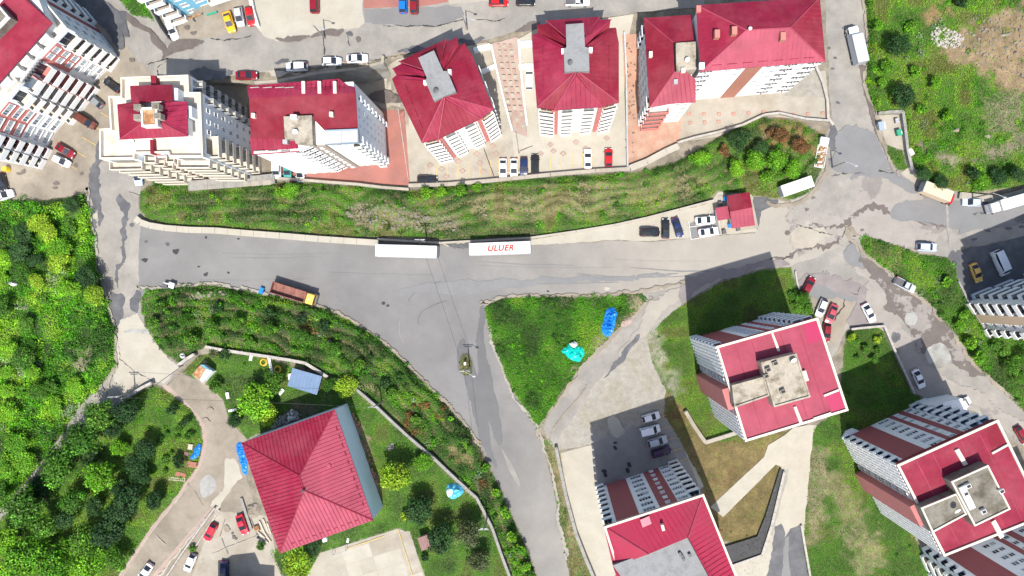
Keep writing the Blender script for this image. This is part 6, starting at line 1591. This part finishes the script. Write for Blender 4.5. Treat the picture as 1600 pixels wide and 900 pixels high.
def crown_mesh(name, R, Hh, nclump, per, ls, base, seed):
    r = np.random.default_rng(seed)
    d = r.normal(size=(nclump,3)); d /= np.linalg.norm(d, axis=1, keepdims=True)
    d[:,2] = np.abs(d[:,2])*.95-.25
    cc = d*np.array([R*.68,R*.68,Hh*.62])*(0.55+0.5*r.random((nclump,1)))
    rad = R*r.uniform(.24,.42,nclump)
    e = r.normal(size=(nclump,per,3)); e /= np.linalg.norm(e, axis=2, keepdims=True)
    P_ = cc[:,None,:]+e*rad[:,None,None]*(0.55+.5*r.random((nclump,per,1)))*np.array([1,1,.85])
    Nn = e+r.normal(0,.5,e.shape)+np.array([0,0,.45])
    kc = np.array(base)*np.exp(r.normal(0,.28,(nclump,1)))*np.exp(r.normal(0,.07,(nclump,3)))
    K = kc[:,None,:]*np.exp(r.normal(0,.25,(nclump,per,1)))
    n = nclump*per
    return leafmesh(name, P_.reshape(-1,3), Nn.reshape(-1,3), r.uniform(*ls,n), K.reshape(-1,3), .6, 'leaf_obj')
def trunk_mesh(R, Hc):
    m = MB(); m.tube([(0,0,-.3),(R*.03,0,Hc*.5),(0,R*.04,Hc)], R*.09, 8, R*.05)
    for k in range(5):
        a = k*1.256+.4; m.tube([(0,0,Hc*.55+k*.04*R),(R*.3*math.cos(a),R*.3*math.sin(a),Hc*.9),(R*.62*math.cos(a),R*.62*math.sin(a),Hc*1.12)], R*.045, 5, R*.012)
    return m.mesh('trunk', M['bark'])
TK = {'bright':(0.12,0.30,0.014),'lime':(0.22,0.34,0.02),'dark':(0.026,0.072,0.018),'mid':(0.07,0.18,0.016),'olive':(0.08,0.105,0.04),'brown':(0.17,0.09,0.035)}
def tree(kind, px, py, rpx, label, group=None, name=None, cat=None):
    small = rpx < 13
    R = 1.3 if small else 3.4
    var = random.randrange(2)
    cm = cached(('cr',kind,small,var), lambda: crown_mesh('crown', R, R*.8, 16 if small else 42, 46 if small else 75, (.2,.36) if small else (.28,.5), TK[kind], hash(kind) % 1000+var*7 if False else sum(map(ord,kind))+var*7+small))
    Hc = R*(.75 if small else 1.0)
    tm = cached(('tr',small), lambda: trunk_mesh(R, Hc))
    s = rpx/7.0/R
    g = gz(px, py); zc = g+Hc*s*1.1
    p = W(px, py, zc); p.z = g
    t = empty(name or ('bush' if small else 'tree'), p, random.uniform(0,6.28), label, cat or ('bush' if small else 'tree'), group)
    e = random.uniform(.75,1.3) if name == 'shrub' or group and 'orchard' in group else random.uniform(.92,1.08)
    t.scale = (s*e, s*random.uniform(.95,1.2)/e**.3, s*random.uniform(.9,1.15)*(.65 if name == 'shrub' else 1))
    put('trunk', tm, t); put('crown', cm, t, (0,0,Hc*1.1))
    return t
def trees(kind, spots, label, group, **k):
    for x, y, r in spots: tree(kind, x, y, r*(1.18 if 'orchard trees' in group else 1), label, group, **k)
trees('mid', [(159,648,22),(128,685,25),(91,726,28),(42,790,30),(72,821,22),(113,783,19),(132,843,22),(181,873,17)], 'mid green spreading tree along the edge of the orchard and path', 'mid green orchard trees')
trees('bright', [(159,745,21),(38,872,26),(87,883,24),(128,888,22),(10,845,20),(60,850,18),(105,860,18),(20,895,22),(150,868,15),(186,700,13)], 'bright green leafy tree inside the orchard', 'bright orchard trees')
trees('dark', [(197,643,18),(227,702,18),(211,727,17),(219,747,14),(200,783,24),(166,832,24),(243,779,13.5),(60,762,16),(100,812,18),(146,790,16),(176,668,15),(185,760,14),(140,720,13),(180,808,18)], 'dark green dense tree in the orchard shade', 'dark orchard trees')
trees('dark', [(270,640,10),(289,660,8),(280,722,12),(247,775,11)], 'small dark bush on the orchard grass near the walkway', 'small dark orchard bushes')
trees('mid', [(279,670,8),(276,683,6),(295,682,9),(260,677,5),(249,688,7),(257,719,8),(258,737,6),(268,708,5)], 'small mid green sapling on the orchard grass', 'orchard saplings')
tree('bright', 400, 628, 33, 'broad bright green fruit tree in the house garden')
tree('mid', 428, 598, 20, 'mid green tree between fruit tree and white beam')
tree('lime', 420, 648, 18, 'yellow green tree beside the rubble heap')
tree('mid', 336, 603, 12.5, 'rounded bush below the small kiosk')
tree('dark', 365, 657, 13.5, 'dark green tree at the corner of the garden drive')
tree('olive', 335, 552, 10, 'olive bush at the end of the pale garden wall')
tree('dark', 352, 555, 11, 'dark bush against the pale garden wall')
tree('lime', 540, 603, 20, 'yellow green tree beside the grey roofed shed')
tree('mid', 516, 601, 13, 'mid green tree between shed and yellow green tree')
tree('lime', 618, 742, 28, 'large yellow green tree right of the big house')
tree('bright', 660, 722, 17, 'bright green tree beside the long boundary wall')
tree('dark', 655, 800, 26, 'large dark tree above the brown square shed')
tree('dark', 690, 840, 25, 'large dark tree right of the brown square shed')
tree('olive', 732, 833, 24, 'olive green tree against the boundary wall')
tree('olive', 748, 876, 20, 'olive green tree below its twin at the boundary wall')
tree('lime', 636, 806, 11, 'yellow green bush beside the court')
tree('lime', 465, 882, 27, 'large yellow green tree at the corner of the court')
tree('dark', 492, 853, 14, 'dark tree under the eaves of the big house')
tree('mid', 408, 852, 9, 'small green bush beside the log pile')
tree('mid', 573, 815, 9, 'small bush under the corner of the big house')
tree('dark', 663, 872, 8, 'small dark bush at the edge of the court')
tree('mid', 300, 857, 7, 'small bush on the grass strip beside the lane')
trees('mid', [(1255,466,13),(1247,478,11),(1262,482,12),(1271,503,9),(1240,462,9)], 'mid green bush in the hedge beside the parking bay', 'hedge bushes beside the bay')
tree('dark', 1404, 70, 20, 'dark tree on the hill beside the grey box truck')
tree('dark', 1411, 152, 20, 'dark tree on the hill beside the bin bay')
trees('bright', [(1372,40,11),(1385,105,12),(1378,130,10),(1430,110,12),(1440,170,12),(1425,40,12),(1460,130,12),(1480,180,10)], 'bright green bush on the hillside beside the east road', 'hillside bushes')
tree('dark', 1500, 2, 12, 'dark bush at the top of the hill')
trees('dark', [(1445,272,13),(1470,284,14),(1560,276,16),(1592,272,14),(1520,272,12)], 'dark tree in the gully behind the trucks', 'gully trees')
tree('bright', 1535, 286, 14, 'bright green tree in the gully behind the pale blue car')
trees('dark', [(1152,222,17),(1165,212,12),(1190,232,14)], 'dark green bush on the bank below the patterned yard', 'dark bank bushes')
trees('bright', [(1180,250,18),(1215,252,20),(1240,262,15),(1100,246,14),(1084,250,11),(1150,262,14),(1200,274,12)], 'bright green bush on the bank below the patterned yard', 'bright bank bushes')
trees('brown', [(1133,236,11),(1222,212,14),(1250,228,14),(1205,206,10)], 'russet brown bush on the bank', 'russet bank bushes')
trees('bright', [(455,296,13),(440,302,10),(665,300,12),(690,298,10),(720,296,12),(745,294,9)], 'bright green bush along the top of the main bank', 'bushes on the main bank')
trees('mid', [(1338,534,9),(1352,545,8),(1372,548,7),(1366,562,9),(1395,588,9),(1355,580,6),(1340,560,6)], 'round green bush on the shaded lawn', 'shaded lawn bushes')
tree('lime', 1332, 526, 9, 'yellow green bush at the lawn corner')
tree('lime', 1372, 531, 8, 'yellow green bush by the pale lawn wall')
trees('mid', [(1582,570,15),(1596,590,14),(1570,548,12),(1600,560,14),(1556,540,10)], 'green bush behind the tan banded block', 'backyard bushes')
trees('bright', [(1500,510,11),(1515,535,12),(1530,556,12),(1480,440,10),(1508,490,9)], 'bright green bush on the green wedge', 'wedge bushes')
thk = []
for k in range(36):
    for _ in range(30):
        x, y = rng.uniform(-10,175), rng.uniform(318,775)
        if inpoly(np.array([x]), np.array([y]), ZONES['thicket'][0])[0] and inpoly(np.array([x+12]), np.array([y+6]), ZONES['thicket'][0])[0] and not (50 < x < 175 and 470 < y < 600) and all((x-a)**2+(y-b_)**2 > 380 for a, b_, _r in thk):
            thk.append((x, y, rng.uniform(11,21))); break
for i, (x, y, r) in enumerate(thk):
    kd = ('bright','mid','bright','lime','bright','dark','mid')[i % 7]
    tree(kd, x, y, r, {'bright':'bright green shrub in the thicket beside the side street','mid':'mid green shrub in the thicket beside the side street','dark':'dark green shrub in the thicket beside the side street','lime':'yellow green shrub in the thicket beside the side street'}[kd], kd+' thicket shrubs', name='shrub', cat='shrub')
trees('bright', [(760,730,10),(790,800,11),(775,770,9),(812,860,12),(800,840,10),(820,885,11)], 'bright green bush between boundary wall and road', 'bushes beside the lower road')
trees('mid', [(250,480,12),(290,500,13),(330,510,14),(370,505,13),(420,515,14),(470,525,13),(520,545,13),(240,505,10),(300,530,12),(390,535,12),(560,570,12),(610,615,12),(650,655,11)], 'mid green bush on the slope above the garden wall', 'bushes on the slope')
trees('dark', [(340,480,10),(420,490,10),(470,500,11),(505,510,12),(600,600,10)], 'dark green bush on the slope above the garden wall', 'dark bushes on the slope')
# ------------------------------------------------------------------ smaller things
def heap(name, label, cat, poly, h, mt, step=.42, rough_=.5, seed=1, z0=None):
    if 'tarp' in mt: step *= .7; rough_ = min(.75, rough_*1.3)
    """crumpled sheet or heap over a pixel outline, rising to h in the middle"""
    poly = Pp(poly) if isinstance(poly, str) else poly
    cx = sum(p[0] for p in poly)/len(poly); cy = sum(p[1] for p in poly)/len(poly)
    r = np.random.default_rng(seed)
    out = rough(smoothpoly(poly), .5, 3.0, seed)
    zb = gz(cx, cy) if z0 is None else z0
    o0 = W(cx, cy, zb)
    pts = [Vector((W(x, y, zb)-o0)[:2]) for x, y in out]; n = len(pts)
    xs = [p.x for p in pts]; ys = [p.y for p in pts]
    gx, gy = np.meshgrid(np.arange(min(xs), max(xs), step), np.arange(min(ys), max(ys), step))
    gx = (gx+r.normal(0, step*.2, gx.shape)).ravel(); gy = (gy+r.normal(0, step*.2, gy.shape)).ravel()
    inn = inpoly(gx, gy, [(p.x*.95, p.y*.95) for p in pts])
    allp = pts+[Vector((a, b_)) for a, b_ in zip(gx[inn], gy[inn])]
    vs, _, fs, *_r = delaunay_2d_cdt(allp, [], [list(range(n))], 1, 1e-4)
    R = max(max(map(abs, xs)), max(map(abs, ys)))
    V = []
    for i, p in enumerate(vs):
        e = min(((p-q).length for q in pts), default=0)
        k = min(1, e/(R*.35))
        V.append((p.x, p.y, (0.03 if e < .02 else .12+h*k*(1-rough_+rough_*2*r.random()))))
    m = MB(); m.add(V, [tuple(f) for f in fs])
    o = m.build(name, M[mt], None); o.location = o0
    return tag(o, label, cat)
heap('tarpaulin', 'crumpled bright blue tarpaulin heap on the green island', 'tarpaulin', '945,485 955,480 963,488 960,505 955,520 945,526 938,516 942,500', .9, 'tarp_blue', .4, .6, 3)
heap('tarpaulin', 'turquoise tarpaulin spread over a heap on the green island', 'tarpaulin', '878,545 890,536 902,540 914,544 912,556 905,566 890,560 880,553', .8, 'tarp_teal', .5, .35, 4)
heap('plaster_scrap', 'white scrap lying on the turquoise tarpaulin', 'scrap', '890,538 898,534 903,540 896,544', .5, 'white_paint', .3, .6, 5, z0=gz(896,540)+.8)
heap('tarpaulin', 'blue tarpaulin along the west wall of the big house', 'tarpaulin', '370,695 378,692 384,712 388,732 386,742 380,738 374,718', .8, 'tarp_blue', .35, .6, 6)
heap('tarpaulin', 'small blue tarpaulin beside pallets on the orchard edge', 'tarpaulin', '306,696 312,694 313,705 306,715 298,717 300,708', .4, 'tarp_blue', .3, .5, 7)
heap('wrapped_stack', 'cyan and white wrapped goods stacked by the boundary wall', 'stack', '698,760 708,754 722,758 725,768 716,778 704,778 697,770', 1.1, 'tarp_cyan', .5, .4, 8)
heap('wrapping', 'white wrapping sheets on the cyan stack', 'sheet', '699,766 708,762 712,770 706,777 699,773', .45, 'box_white', .5, .4, 18, z0=.95)
heap('soil_heap', 'brown earth heap beside the steel beam', 'heap', '388,790 402,786 408,798 402,808 390,808', .5, 'yard_tan', .4, .4, 9)
heap('twig_heap', 'pale grey twig heap on the garden grass', 'heap', '604,696 612,692 616,698 610,704 603,702', .4, 'coping_grey', .25, .8, 10)
heap('sand_patch', 'pinkish gravel heap beside the blue tarpaulin on the island', 'heap', '968,500 980,496 988,498 984,506 972,510', .3, 'pave_pink', .35, .5, 11)
heap('white_bag', 'white rubbish bag in the thicket', 'bag', '19,440 25,438 28,444 22,447', .9, 'box_white', .3, .4, 12)
heap('white_bag', 'white rubbish bag beside the garden wall and bend', 'bag', '281,554 286,551 289,557 284,560', .6, 'box_white', .3, .4, 13)
heap('boulder', 'pale boulder on the slope below the tipper truck', 'boulder', '473,488 480,487 484,493 478,497 472,493', .7, 'stone', .3, .4, 14)
heap('boulder', 'white boulder on the slope near the road bend', 'boulder', '509,534 516,530 519,536 513,541', .7, 'stone', .3, .4, 15)

def rubble(name, label, poly, n, smin, smax, mt, h=.3):
    poly = Pp(poly); p = np.array(poly); k = 0; m = MB()
    while k < n:
        x, y = rng.uniform(p[:,0].min(), p[:,0].max()), rng.uniform(p[:,1].min(), p[:,1].max())
        if not inpoly(np.array([x]), np.array([y]), poly)[0]: continue
        k += 1
        s = rng.uniform(smin, smax)
        m.M = Matrix.Translation(WG(x, y, rng.uniform(-.05, h))) @ Matrix.Rotation(rng.uniform(0,6), 4, 'Z') @ Matrix.Rotation(rng.uniform(-.4,.4), 4, 'X')
        m.cbox(-s*.6, s*.6, -s*rng.uniform(.3,.6), s*.45, -s*.3, s*rng.uniform(.2,.5), s*.12)
    o = m.build(name, M[mt], None)
    return tag(o, label, 'rubble', kind='stuff')
rubble('rubble', 'cracked pale rocks on the stony part of the bank', '538,322 570,318 620,322 690,330 720,345 712,362 640,362 580,352 545,342', 170, .25, .7, 'stone', .02)
rubble('rubble', 'pale stones scattered along the dry middle of the bank', '730,312 800,300 900,290 1000,280 1090,270 1100,285 1050,315 940,332 820,345 740,345', 110, .15, .4, 'stone', .02)
rubble('rubble', 'white builders rubble heaped on the hillside', '1453,52 1462,42 1480,44 1507,58 1500,74 1480,76 1458,70', 220, .15, .5, 'coping', .2)
rubble('rubble', 'pale stones scattered over the bare hillside earth', '1480,76 1500,50 1560,18 1600,10 1600,122 1560,112', 120, .15, .6, 'stone', .15)
rubble('rubble', 'mixed rubble and white bags behind the big house', '424,672 434,652 458,640 470,645 466,656 445,662', 150, .2, .6, 'coping_grey', .7)
rubble('rubble', 'white and blue sacks on the rubble heap', '450,648 456,640 466,644 462,654 452,656', 40, .25, .5, 'box_white', 1.0)
rubble('rubble', 'broken bricks and boards along the lean-to', '548,645 560,650 588,740 594,785 586,780 566,710', 90, .15, .5, 'wall_brick', .2)
rubble('rubble', 'dark gravel lining the stone gutter', '1128,860 1184,842 1198,806 1220,734 1224,738 1203,818 1188,864 1133,884', 500, .12, .3, 'stone_dark', .42)
rubble('rubble', 'white chippings on the concrete ramp edge', '1152,888 1186,868 1202,838 1210,840 1190,890 1160,905', 90, .08, .2, 'concrete_pale', .05)
rubble('rubble', 'loose stones on the slope top beside the road', '290,464 310,458 330,457 355,456 360,462 320,464 295,470', 40, .2, .7, 'stone', .1)

def thing(name, label, cat, px, py, ang=0.0, z=None, zt=0.0, group=None):
    p = W(px, py, zt); p.z = (gz(px, py) if z is None else z)
    return empty(name, p, math.radians(ang), label, cat, group)
# wheeled bins
def bin_(px, py, ang, body, lid, label, s=1.0):
    t = thing('rubbish_bin', label, 'bin', px, py, ang, VZ, 1.0)
    part(t, 'bin_body', body, lambda m: m.add([(-.5*s,-.55*s,.15),(.5*s,-.55*s,.15),(.5*s,.55*s,.15),(-.5*s,.55*s,.15),(-.62*s,-.7*s,1.1*s),(.62*s,-.7*s,1.1*s),(.62*s,.7*s,1.1*s),(-.62*s,.7*s,1.1*s)], [(3,2,1,0),(4,5,6,7),(0,1,5,4),(1,2,6,5),(2,3,7,6),(3,0,4,7)]))
    part(t, 'lid', lid, lambda m: m.cbox(-.66*s,.3*s,-.74*s,.74*s,1.1*s+.004,1.22*s,.04)); part(t, 'bag', 'box_white', lambda m: m.cbox(.3*s,.6*s,-.4*s,.3*s,1.0*s,1.2*s,.08))
    wheels(t, [(-.4*s,-.5*s),(.4*s,-.5*s),(-.4*s,.5*s),(.4*s,.5*s)], .45)
bin_(259.5,446,80,'metal_grey','metal_dark','dark lidded grey rubbish bin by the slope corner')
bin_(268,445.5,70,'metal_grey','box_white','pale lidded grey rubbish bin by the slope corner')
bin_(1377,197,10,'box_grey','steel_blue','large blue grey bin in the bin bay',1.25)
bin_(1405.5,207,15,'plastic_green','plastic_green','green bin in the bin bay',.95)
bin_(1403,188,10,'metal_grey','metal_grey','small grey bin by the bay wall',.7)
t = thing('drum', 'yellow drum standing in the dusty yard', 'drum', 8, 264, 0, VZ, 1.0)
part(t, 'drum_body', 'plastic_yellow', lambda m: (m.tube([(0,0,0),(0,0,1.2)], .58, 16), m.torus(.58,.05,.4,16,6), m.torus(.58,.05,.8,16,6))); part(t, 'lid', 'plastic_yellow', lambda m: m.tube([(0,0,1.2),(0,0,1.27)], .5, 16))
t = thing('boundary_stone', 'white stone block on the hill below the bin wall', 'stone', 1421, 238, 30, None, .5)
part(t, 'stone_block', 'box_white', lambda m: m.cbox(-.5,.5,-.8,.8,-.2,.8,.15)); part(t, 'plank', 'wood_pale', lambda m: m.box(.5,1.6,-.9,-.6,0,.12))
# boulders on the hill
for x, y, r, l in ((1494,203,1.0,'round pale boulder on the grassy hillside'), (1544,213,.9,'flat pale boulder beside the hillside track'), (1568,55,1.2,'large pale boulder on the bare earth'), (1571,75,.9,'pale boulder below the large boulder on bare earth'), (1585,82,.8,'small pale boulder at the edge of the bare earth')):
    q = [(x+r*6*math.cos(a)*rng.uniform(.7,1.1), y+r*4*math.sin(a)*rng.uniform(.7,1.1)) for a in np.linspace(0,6.28,8)[:-1]]
    heap('boulder', l, 'boulder', q, .6*r, 'stone', .4, .3, int(x))
# grey roofed shed
t = Bld('garden_shed', 'garden shed with blue grey sheet roof by the garden wall', (476,596), 2.6, 'shed')
t.solid('wall', '457,575 503,588 495,616 449,603', 2.6, 0, 2.3, 'wood', .4)
t.slope([(457,575,2.8),(503,588,2.8),(495,617,2.4),(449,603,2.4)], 'slate', .12, rib=.8)
t.solid('side_table', '449,585 455,583 457,592 450,594', 1, 0, .8, 'white_paint')
# kiosk by the drive
t = Bld('kiosk', 'small pale blue kiosk with rusty brown roof by the drive', (316,584), 2.5, 'kiosk')
t.solid('pad', '300,586 320,562 340,576 318,602', .1, 0.03, .12, 'concrete')
t.solid('wall', '301,584 313,570 331,581 316,597', 2.4, .12, 2.2, 'wall_blue', .05)
t.slope([(301,584,2.4),(312.5,570.5,2.7),(322,577,2.7),(312,593,2.4)], 'rust', .08, rib=0); t.slope([(312.5,570,2.7),(318,570,2.6),(332,580,2.3),(322,577,2.71)], 'wall_sky', .08, rib=0); t.slope([(322,577,2.7),(332,580,2.3),(316,597,2.3),(312,593,2.41)], 'white_paint', .08, rib=0)
# brown square shed
t = Bld('hut', 'small hut with plain brown square roof beside the court', (663,848), 2.3, 'hut')
t.solid('wall', '652,841 667,836 674,855 659,861', 2.2, 0, 2.0, 'wood', .25)
t.slope([(652,841,2.3),(667,836,2.3),(674,855,2.1),(659,861,2.1)], 'roof_brown', .1, rib=.6)
# poles and cables
def pole(px, py, h, label, arms=True, lamp=False, name='utility_pole'):
    g = float(plateau(px, py)); t = thing(name, label, 'pole', px, py, 0, g, g)
    part(t, 'post', 'coping_grey', lambda m: m.tube([(0,0,-.3),(0,0,h)], .19, 8, .11))
    if arms:
        for z, l in ((h-.4,1.1),(h-1.1,.8)):
            part(t, 'cross_arm', 'metal_grey', lambda m: m.box(-l,l,-.07,.07,z,z+.12))
            for x in (-l*.85,0,l*.85): part(t, 'insulator', 'white_paint', lambda m: m.tube([(x,0,z+.12),(x,0,z+.4)], .09, 6, .05))
    if lamp:
        part(t, 'lamp_arm', 'metal_grey', lambda m: m.tube([(0,0,h-.2),(.9,-.4,h+.3),(1.9,-.9,h+.4)], .06, 6)); part(t, 'lamp_head', 'metal_grey', lambda m: m.cbox(1.7,2.4,-1.15,-.8,h+.3,h+.5,.05))
    return Vector((*W(px, py).xy, h))
p1 = pole(734, 573, 9, 'utility pole with cross arms on the tiny islet', True, True)
p2 = pole(668, 379, 9, 'utility pole behind the plain white trailer')
p3 = pole(762, 806, 9, 'utility pole beside the long boundary wall')
p4 = pole(598, 627, 8, 'utility pole at the upper end of the boundary wall')
p5 = pole(212, 612, 8, 'utility pole beside the gate wall')
pole(1516, 310, 8, 'street lamp between the truck and the pale blue car', False, True, 'street_lamp')
pole(508, 60, 7, 'street lamp between upper street and concrete lot', False, True, 'street_lamp')
pole(1300, 262, 7, 'street lamp beside the flatbed truck', False, True, 'street_lamp')
pole(730, 46, 7, 'street lamp on the upper street behind the turned block', False, True, 'street_lamp')
def cable(a, b, label, sag=.8, off=0.0):
    pts = [a.lerp(b, t)+Vector((off, 0, -sag*4*t*(1-t)-.02)) for t in np.linspace(0,1,13)]
    m = MB(); m.tube(pts, .03, 5); tag(m.build('power_cable', M['cable'], None), label, 'cable', 'power cables')
for of in (.0,):
    cable(p1, p2, 'power cable from the islet pole over the main road', .8, of)
    cable(p1, p3, 'power cable from the islet pole along the lower road', .8, of)
cable(p4, p5, 'power cable over the house garden', 1.0)
# white sign post on the islet
t = thing('marker_post', 'white marker post on the tiny islet', 'post', 728, 567, 0, None)
part(t, 'post', 'frame_white', lambda m: m.tube([(0,0,-.2),(0,0,1.4)], .09, 8)); part(t, 'cap', 'frame_white', lambda m: m.cbox(-.25,.25,-.35,.35,1.4,1.65,.06))
# garden odds and ends
for x, y, l in ((412,566,'yellow ring of hose beside the white beam'), (434,577,'yellow tyre planter beside the shed')):
    t = thing('yellow_ring', l, 'ring', x, y, 0, None, .2)
    part(t, 'ring', 'plastic_yellow', lambda m: (m.torus(.75,.12,.12,20,8), m.torus(.62,.1,.3,20,8)))
def boards(name, label, cat, px, py, ang, L, w, h, mt, n=1, gap=.05, z=None):
    t = thing(name, label, cat, px, py, ang, z, .3)
    for k in range(n):
        y = (k-(n-1)/2)*(w+gap)
        part(t, 'board', mt, lambda m: m.cbox(-L/2+rng.uniform(0,.1),L/2-rng.uniform(0,.1),y-w/2,y+w/2,.05,h,.02))
    for s in (-.35,.35): part(t, 'leg', mt, lambda m: m.box(s*L-.06,s*L+.06,-n*w/2+.02,n*w/2-.02,-.1,.049))
    return t
boards('white_board', 'white board leaning at the pale garden wall', 'board', 392.5, 557, 78, 2.0, .3, .4, 'white_paint', 2)
boards('white_beam', 'long white beam lying across the garden grass', 'beam', 423.5, 575, -78, 5.6, .28, .3, 'white_paint', 2)
boards('white_crate', 'white crate at the foot of the long white beam', 'crate', 429, 594, 10, 1.8, .4, .6, 'white_paint', 2)
boards('garden_bench', 'white garden bench beside the fruit tree', 'bench', 440, 612, 50, 1.6, .2, .45, 'white_paint', 3)
boards('garden_bench', 'white garden bench on the grass by the drive', 'bench', 356, 618, 100, 1.6, .2, .45, 'white_paint', 3)
boards('white_slab', 'white slab beside the dark corner tree', 'slab', 363, 641, 12, 2.0, .5, .25, 'white_paint', 1)
boards('wooden_pallet', 'wooden pallet stack on the orchard edge', 'pallet', 300, 697, 80, 1.3, .2, .5, 'wood_pale', 4)
boards('wooden_pallet', 'red brown pallet beside the small blue tarpaulin', 'pallet', 294, 708, 80, 1.0, .2, .4, 'roof_brown', 4)
boards('plank_stack', 'red brown planks on the orchard edge', 'planks', 299, 725, -8, 2.8, .2, .2, 'wall_brick', 5)
boards('plank_stack', 'rusty planks below the red brown planks', 'planks', 284, 741, -14, 2.4, .2, .2, 'wall_brick', 4)
t = thing('ladder', 'pale wooden ladder lying on the orchard grass', 'ladder', 278, 748, -5, None, .2)
for s in (-.28,.28): part(t, 'rail', 'wood_pale', lambda m: m.box(-1.9,1.9,s-.05,s+.05,.05,.15))
for k in range(9): part(t, 'rung', 'wood_pale', lambda m: m.box(-1.75+k*.43,-1.66+k*.43,-.23,.23,.06,.14))
t = thing('steel_beam', 'long grey steel beam lying beside the red sedan', 'beam', 385, 803, -72, VZ, .3)
part(t, 'flange', 'coping_grey', lambda m: m.box(-3.7,3.7,-.3,.3,0,.06)); part(t, 'web', 'coping_grey', lambda m: m.box(-3.7,3.7,-.05,.05,.06,.4)); part(t, 'flange', 'coping_grey', lambda m: m.box(-3.7,3.7,-.3,.3,.4,.46))
for k, (x, y, a, L) in enumerate(((409,824,-65,3.0),(415,822,-68,3.2),(420,826,-70,2.6),(412,842,-45,2.6),(418,840,-55,2.4),(408,836,-40,2.0))):
    t = thing('log', 'pale log in the pile by the house corner', 'log', x, y, a, VZ, .4, 'logs by the house corner')
    part(t, 'trunk_piece', 'wood_pale', lambda m: m.tube([(-L/2,0,.22),(L/2,0,.22)], .2, 9, .17)); part(t, 'cut_end', 'wood', lambda m: m.tube([(L/2,0,.22),(L/2+.03,0,.22)], .15, 9))
t = thing('tyre', 'old tractor tyre beside the log pile', 'tyre', 403.5, 839, 0, VZ, .3)
part(t, 'rubber_ring', 'coping_grey', lambda m: m.torus(.5,.17,.17,20,8)); part(t, 'hub', 'rubber', lambda m: m.tube([(0,0,.02),(0,0,.1)], .36, 14))
t = thing('crate', 'rusty crate beside the log pile', 'crate', 401, 826, -70, VZ, .5)
for k in range(4): part(t, 'slat', 'rust', lambda m: m.box(-.6,.6,-.5+k*.27,-.28+k*.27,.5,.56))
part(t, 'side', 'rust', lambda m: (m.box(-.6,-.54,-.5,.5,0,.5), m.box(.54,.6,-.5,.5,0,.5)))
# goal frame on the court
t = thing('goal_frame', 'small metal goal frame at the edge of the court', 'goal', 532, 862, 19, 0.05, .8)
part(t, 'crossbar', 'metal_grey', lambda m: m.tube([(-1.5,0,1.7),(1.5,0,1.7)], .06, 6))
for s in (-1.5,1.5): part(t, 'post', 'metal_grey', lambda m: m.tube([(s,0,0),(s,0,1.7)], .06, 6)); part(t, 'back_bar', 'metal_grey', lambda m: m.tube([(s,0,1.7),(s,.8,1.2),(s,1.0,0)], .05, 6))
t = thing('cart', 'white washing machine under the eaves of the big house', 'machine', 508, 843, 20, None, .5)
part(t, 'casing', 'white_paint', lambda m: m.cbox(-.5,.5,-.4,.4,0,.9,.05)); part(t, 'door', 'dark', lambda m: m.box(-.3,.3,-.43,-.4,.2,.7))
boards('white_board', 'small white board on the grass by the court', 'board', 543, 845, 80, 1.0, .5, .12, 'white_paint', 1)
# chunk of blue motorbike trailer near the tipper
t = thing('hand_cart', 'small blue hand cart behind the tipper truck', 'cart', 409, 454, 70, VZ, .4)
part(t, 'tray', 'tarp_blue', lambda m: m.cbox(-.7,.7,-.45,.45,.35,.75,.05)); part(t, 'handle', 'metal_dark', lambda m: m.tube([(-.7,0,.5),(-1.5,0,.8)], .04, 6))
wheels(t, [(0,-.5),(0,.5)], .8)
# pole barrier across the house drive entrance
t = thing('drive_gate', 'thin dark sliding gate track across the drive entrance', 'gate', 262, 588, 36, VZ, 0.1)
part(t, 'rail', 'metal_dark', lambda m: m.box(-4.0,4.0,-.06,.06,0,.08)); part(t, 'post', 'metal_dark', lambda m: m.box(-4.2,-4.0,-.12,.12,-.05,1.6)); part(t, 'post', 'metal_dark', lambda m: m.box(4.0,4.2,-.12,.12,-.05,1.6))
